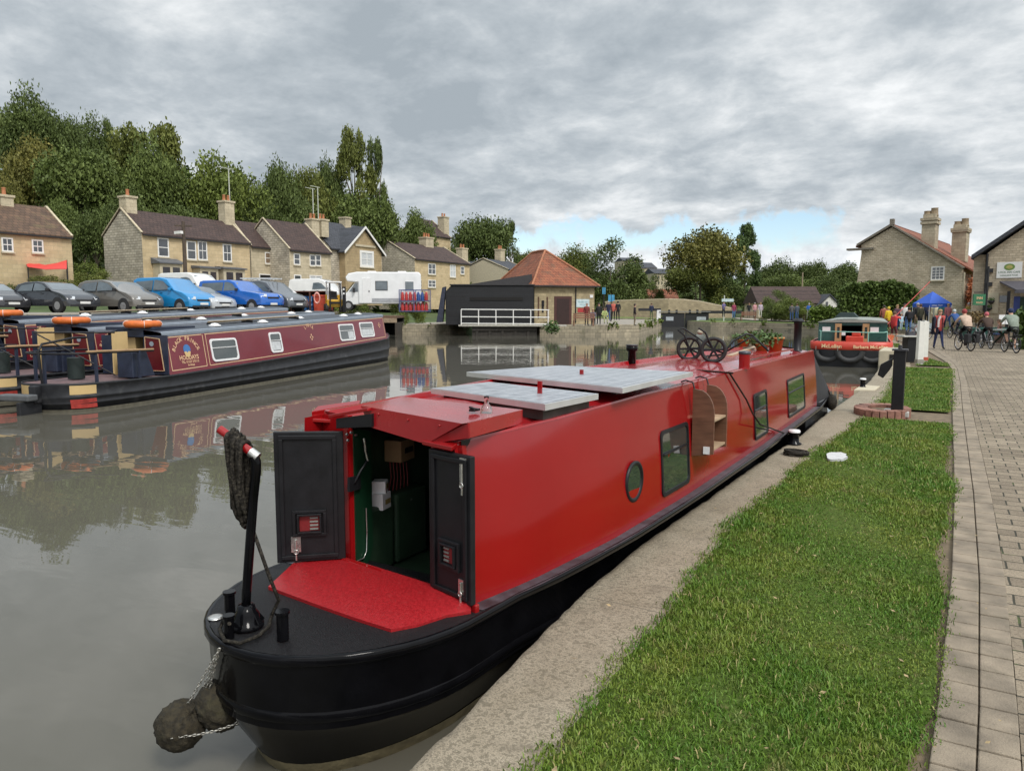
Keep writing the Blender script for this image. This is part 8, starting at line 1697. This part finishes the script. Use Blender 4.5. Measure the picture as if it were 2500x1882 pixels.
pv = proj_uv(.30)
n_big = noise(nt, pv, 1.1, 3, .5, .3); n_mid = noise(nt, proj_uv(.24), 3.4, 8, .60, .25); n_fine = noise(nt, proj_uv(.22), 10, 6, .62, .1)
s = MA('ADD', MA('MULTIPLY', n_big, .50), MA('ADD', MA('MULTIPLY', n_mid, .46), MA('MULTIPLY', n_fine, .17)))
az = MA('ARCTAN2', X_, Y_)
s = MA('ADD', s, MA('MULTIPLY', MA('ADD', az, .50), .075))          # the deck thins towards the towpath side
cl = ramp(nt, s, [(.46, (.295, .335, .370)), (.535, (.375, .414, .447)), (.59, (.465, .500, .527)), (.635, (.56, .588, .608)), (.71, (.71, .728, .74))])
# an overcast sky is brighter overhead
zen = N(nt, 'ShaderNodeMapRange', interpolation_type='SMOOTHSTEP'); L.new(zc, zen.inputs[0])
for i, q in enumerate((.38, .9, 1.0, 2.1)): zen.inputs[i + 1].default_value = q
# low white cumulus behind the break
nc = noise(nt, tc.outputs['Generated'], 16, 7, .6, .2)
low = mix(nt, (.50, .54, .58), (.80, .815, .825), ramp(nt, nc, [(.38, 0.), (.60, 1.)]))
hz = N(nt, 'ShaderNodeMapRange', interpolation_type='SMOOTHSTEP'); L.new(MA('ADD', Z_, MA('MULTIPLY', n_fine, .05)), hz.inputs[0])
for i, q in enumerate((.085, .135, 1., 0.)): hz.inputs[i + 1].default_value = q
cl = mix(nt, cl, low, hz.outputs[0])
bc = N(nt, 'ShaderNodeBackground'); L.new(cl, bc.inputs[0]); L.new(zen.outputs[0], bc.inputs[1])
# break of blue sky: a band of azimuth and elevation torn by noise
def band(src, a, b_, c, d):
    n1 = N(nt, 'ShaderNodeMapRange', interpolation_type='SMOOTHSTEP'); L.new(src, n1.inputs[0])
    for i, q in enumerate((a, b_, 0., 1.)): n1.inputs[i + 1].default_value = q
    n2 = N(nt, 'ShaderNodeMapRange', interpolation_type='SMOOTHSTEP'); L.new(src, n2.inputs[0])
    for i, q in enumerate((c, d, 1., 0.)): n2.inputs[i + 1].default_value = q
    return MA('MULTIPLY', n1.outputs[0], n2.outputs[0])
azw = MA('ADD', az, MA('MULTIPLY', MA('SUBTRACT', nc, .5), .5))
elw = MA('ADD', Z_, MA('MULTIPLY', MA('SUBTRACT', nc, .5), .11))
gap = MA('MULTIPLY', band(azw, -.58, -.46, -.16, -.06), band(elw, .070, .094, .108, .122))
ms = N(nt, 'ShaderNodeMixShader'); L.new(gap, ms.inputs[0])
skb = mix(nt, sky.outputs[0], (.95, .98, 1.0), 1., 'MULTIPLY'); L.new(skb, bs.inputs[0])
L.new(bc.outputs[0], ms.inputs[1]); L.new(bs.outputs[0], ms.inputs[2]); L.new(ms.outputs[0], out.inputs[0])
sun = bpy.data.lights.new('sun', 'SUN'); sun.energy = 1.5; sun.angle = R(14); sun.color = (1, .96, .9)
so = bpy.data.objects.new('sun', sun); COL.objects.link(so)
dv = Vector((math.sin(SUN_AZ) * math.cos(SUN_EL), math.cos(SUN_AZ) * math.cos(SUN_EL), math.sin(SUN_EL)))
so.rotation_euler = dv.to_track_quat('Z', 'Y').to_euler(); so.location = (20, -20, 60)
vs = sc.view_settings; sc.display_settings.display_device = 'sRGB'
vs.view_transform = 'Standard'; vs.look = 'None'; vs.gamma = 1; vs.use_curve_mapping = False; vs.exposure = 0.42
sc.cycles.max_bounces = 8; sc.cycles.diffuse_bounces = 3; sc.cycles.glossy_bounces = 4; sc.cycles.transmission_bounces = 6; sc.cycles.transparent_max_bounces = 8
sc.cycles.caustics_reflective = False; sc.cycles.caustics_refractive = False
sc.cycles.sample_clamp_indirect = 4
try:
    sc.cycles.use_denoising = True; sc.cycles.denoiser = 'OPENIMAGEDENOISE'
except Exception: pass
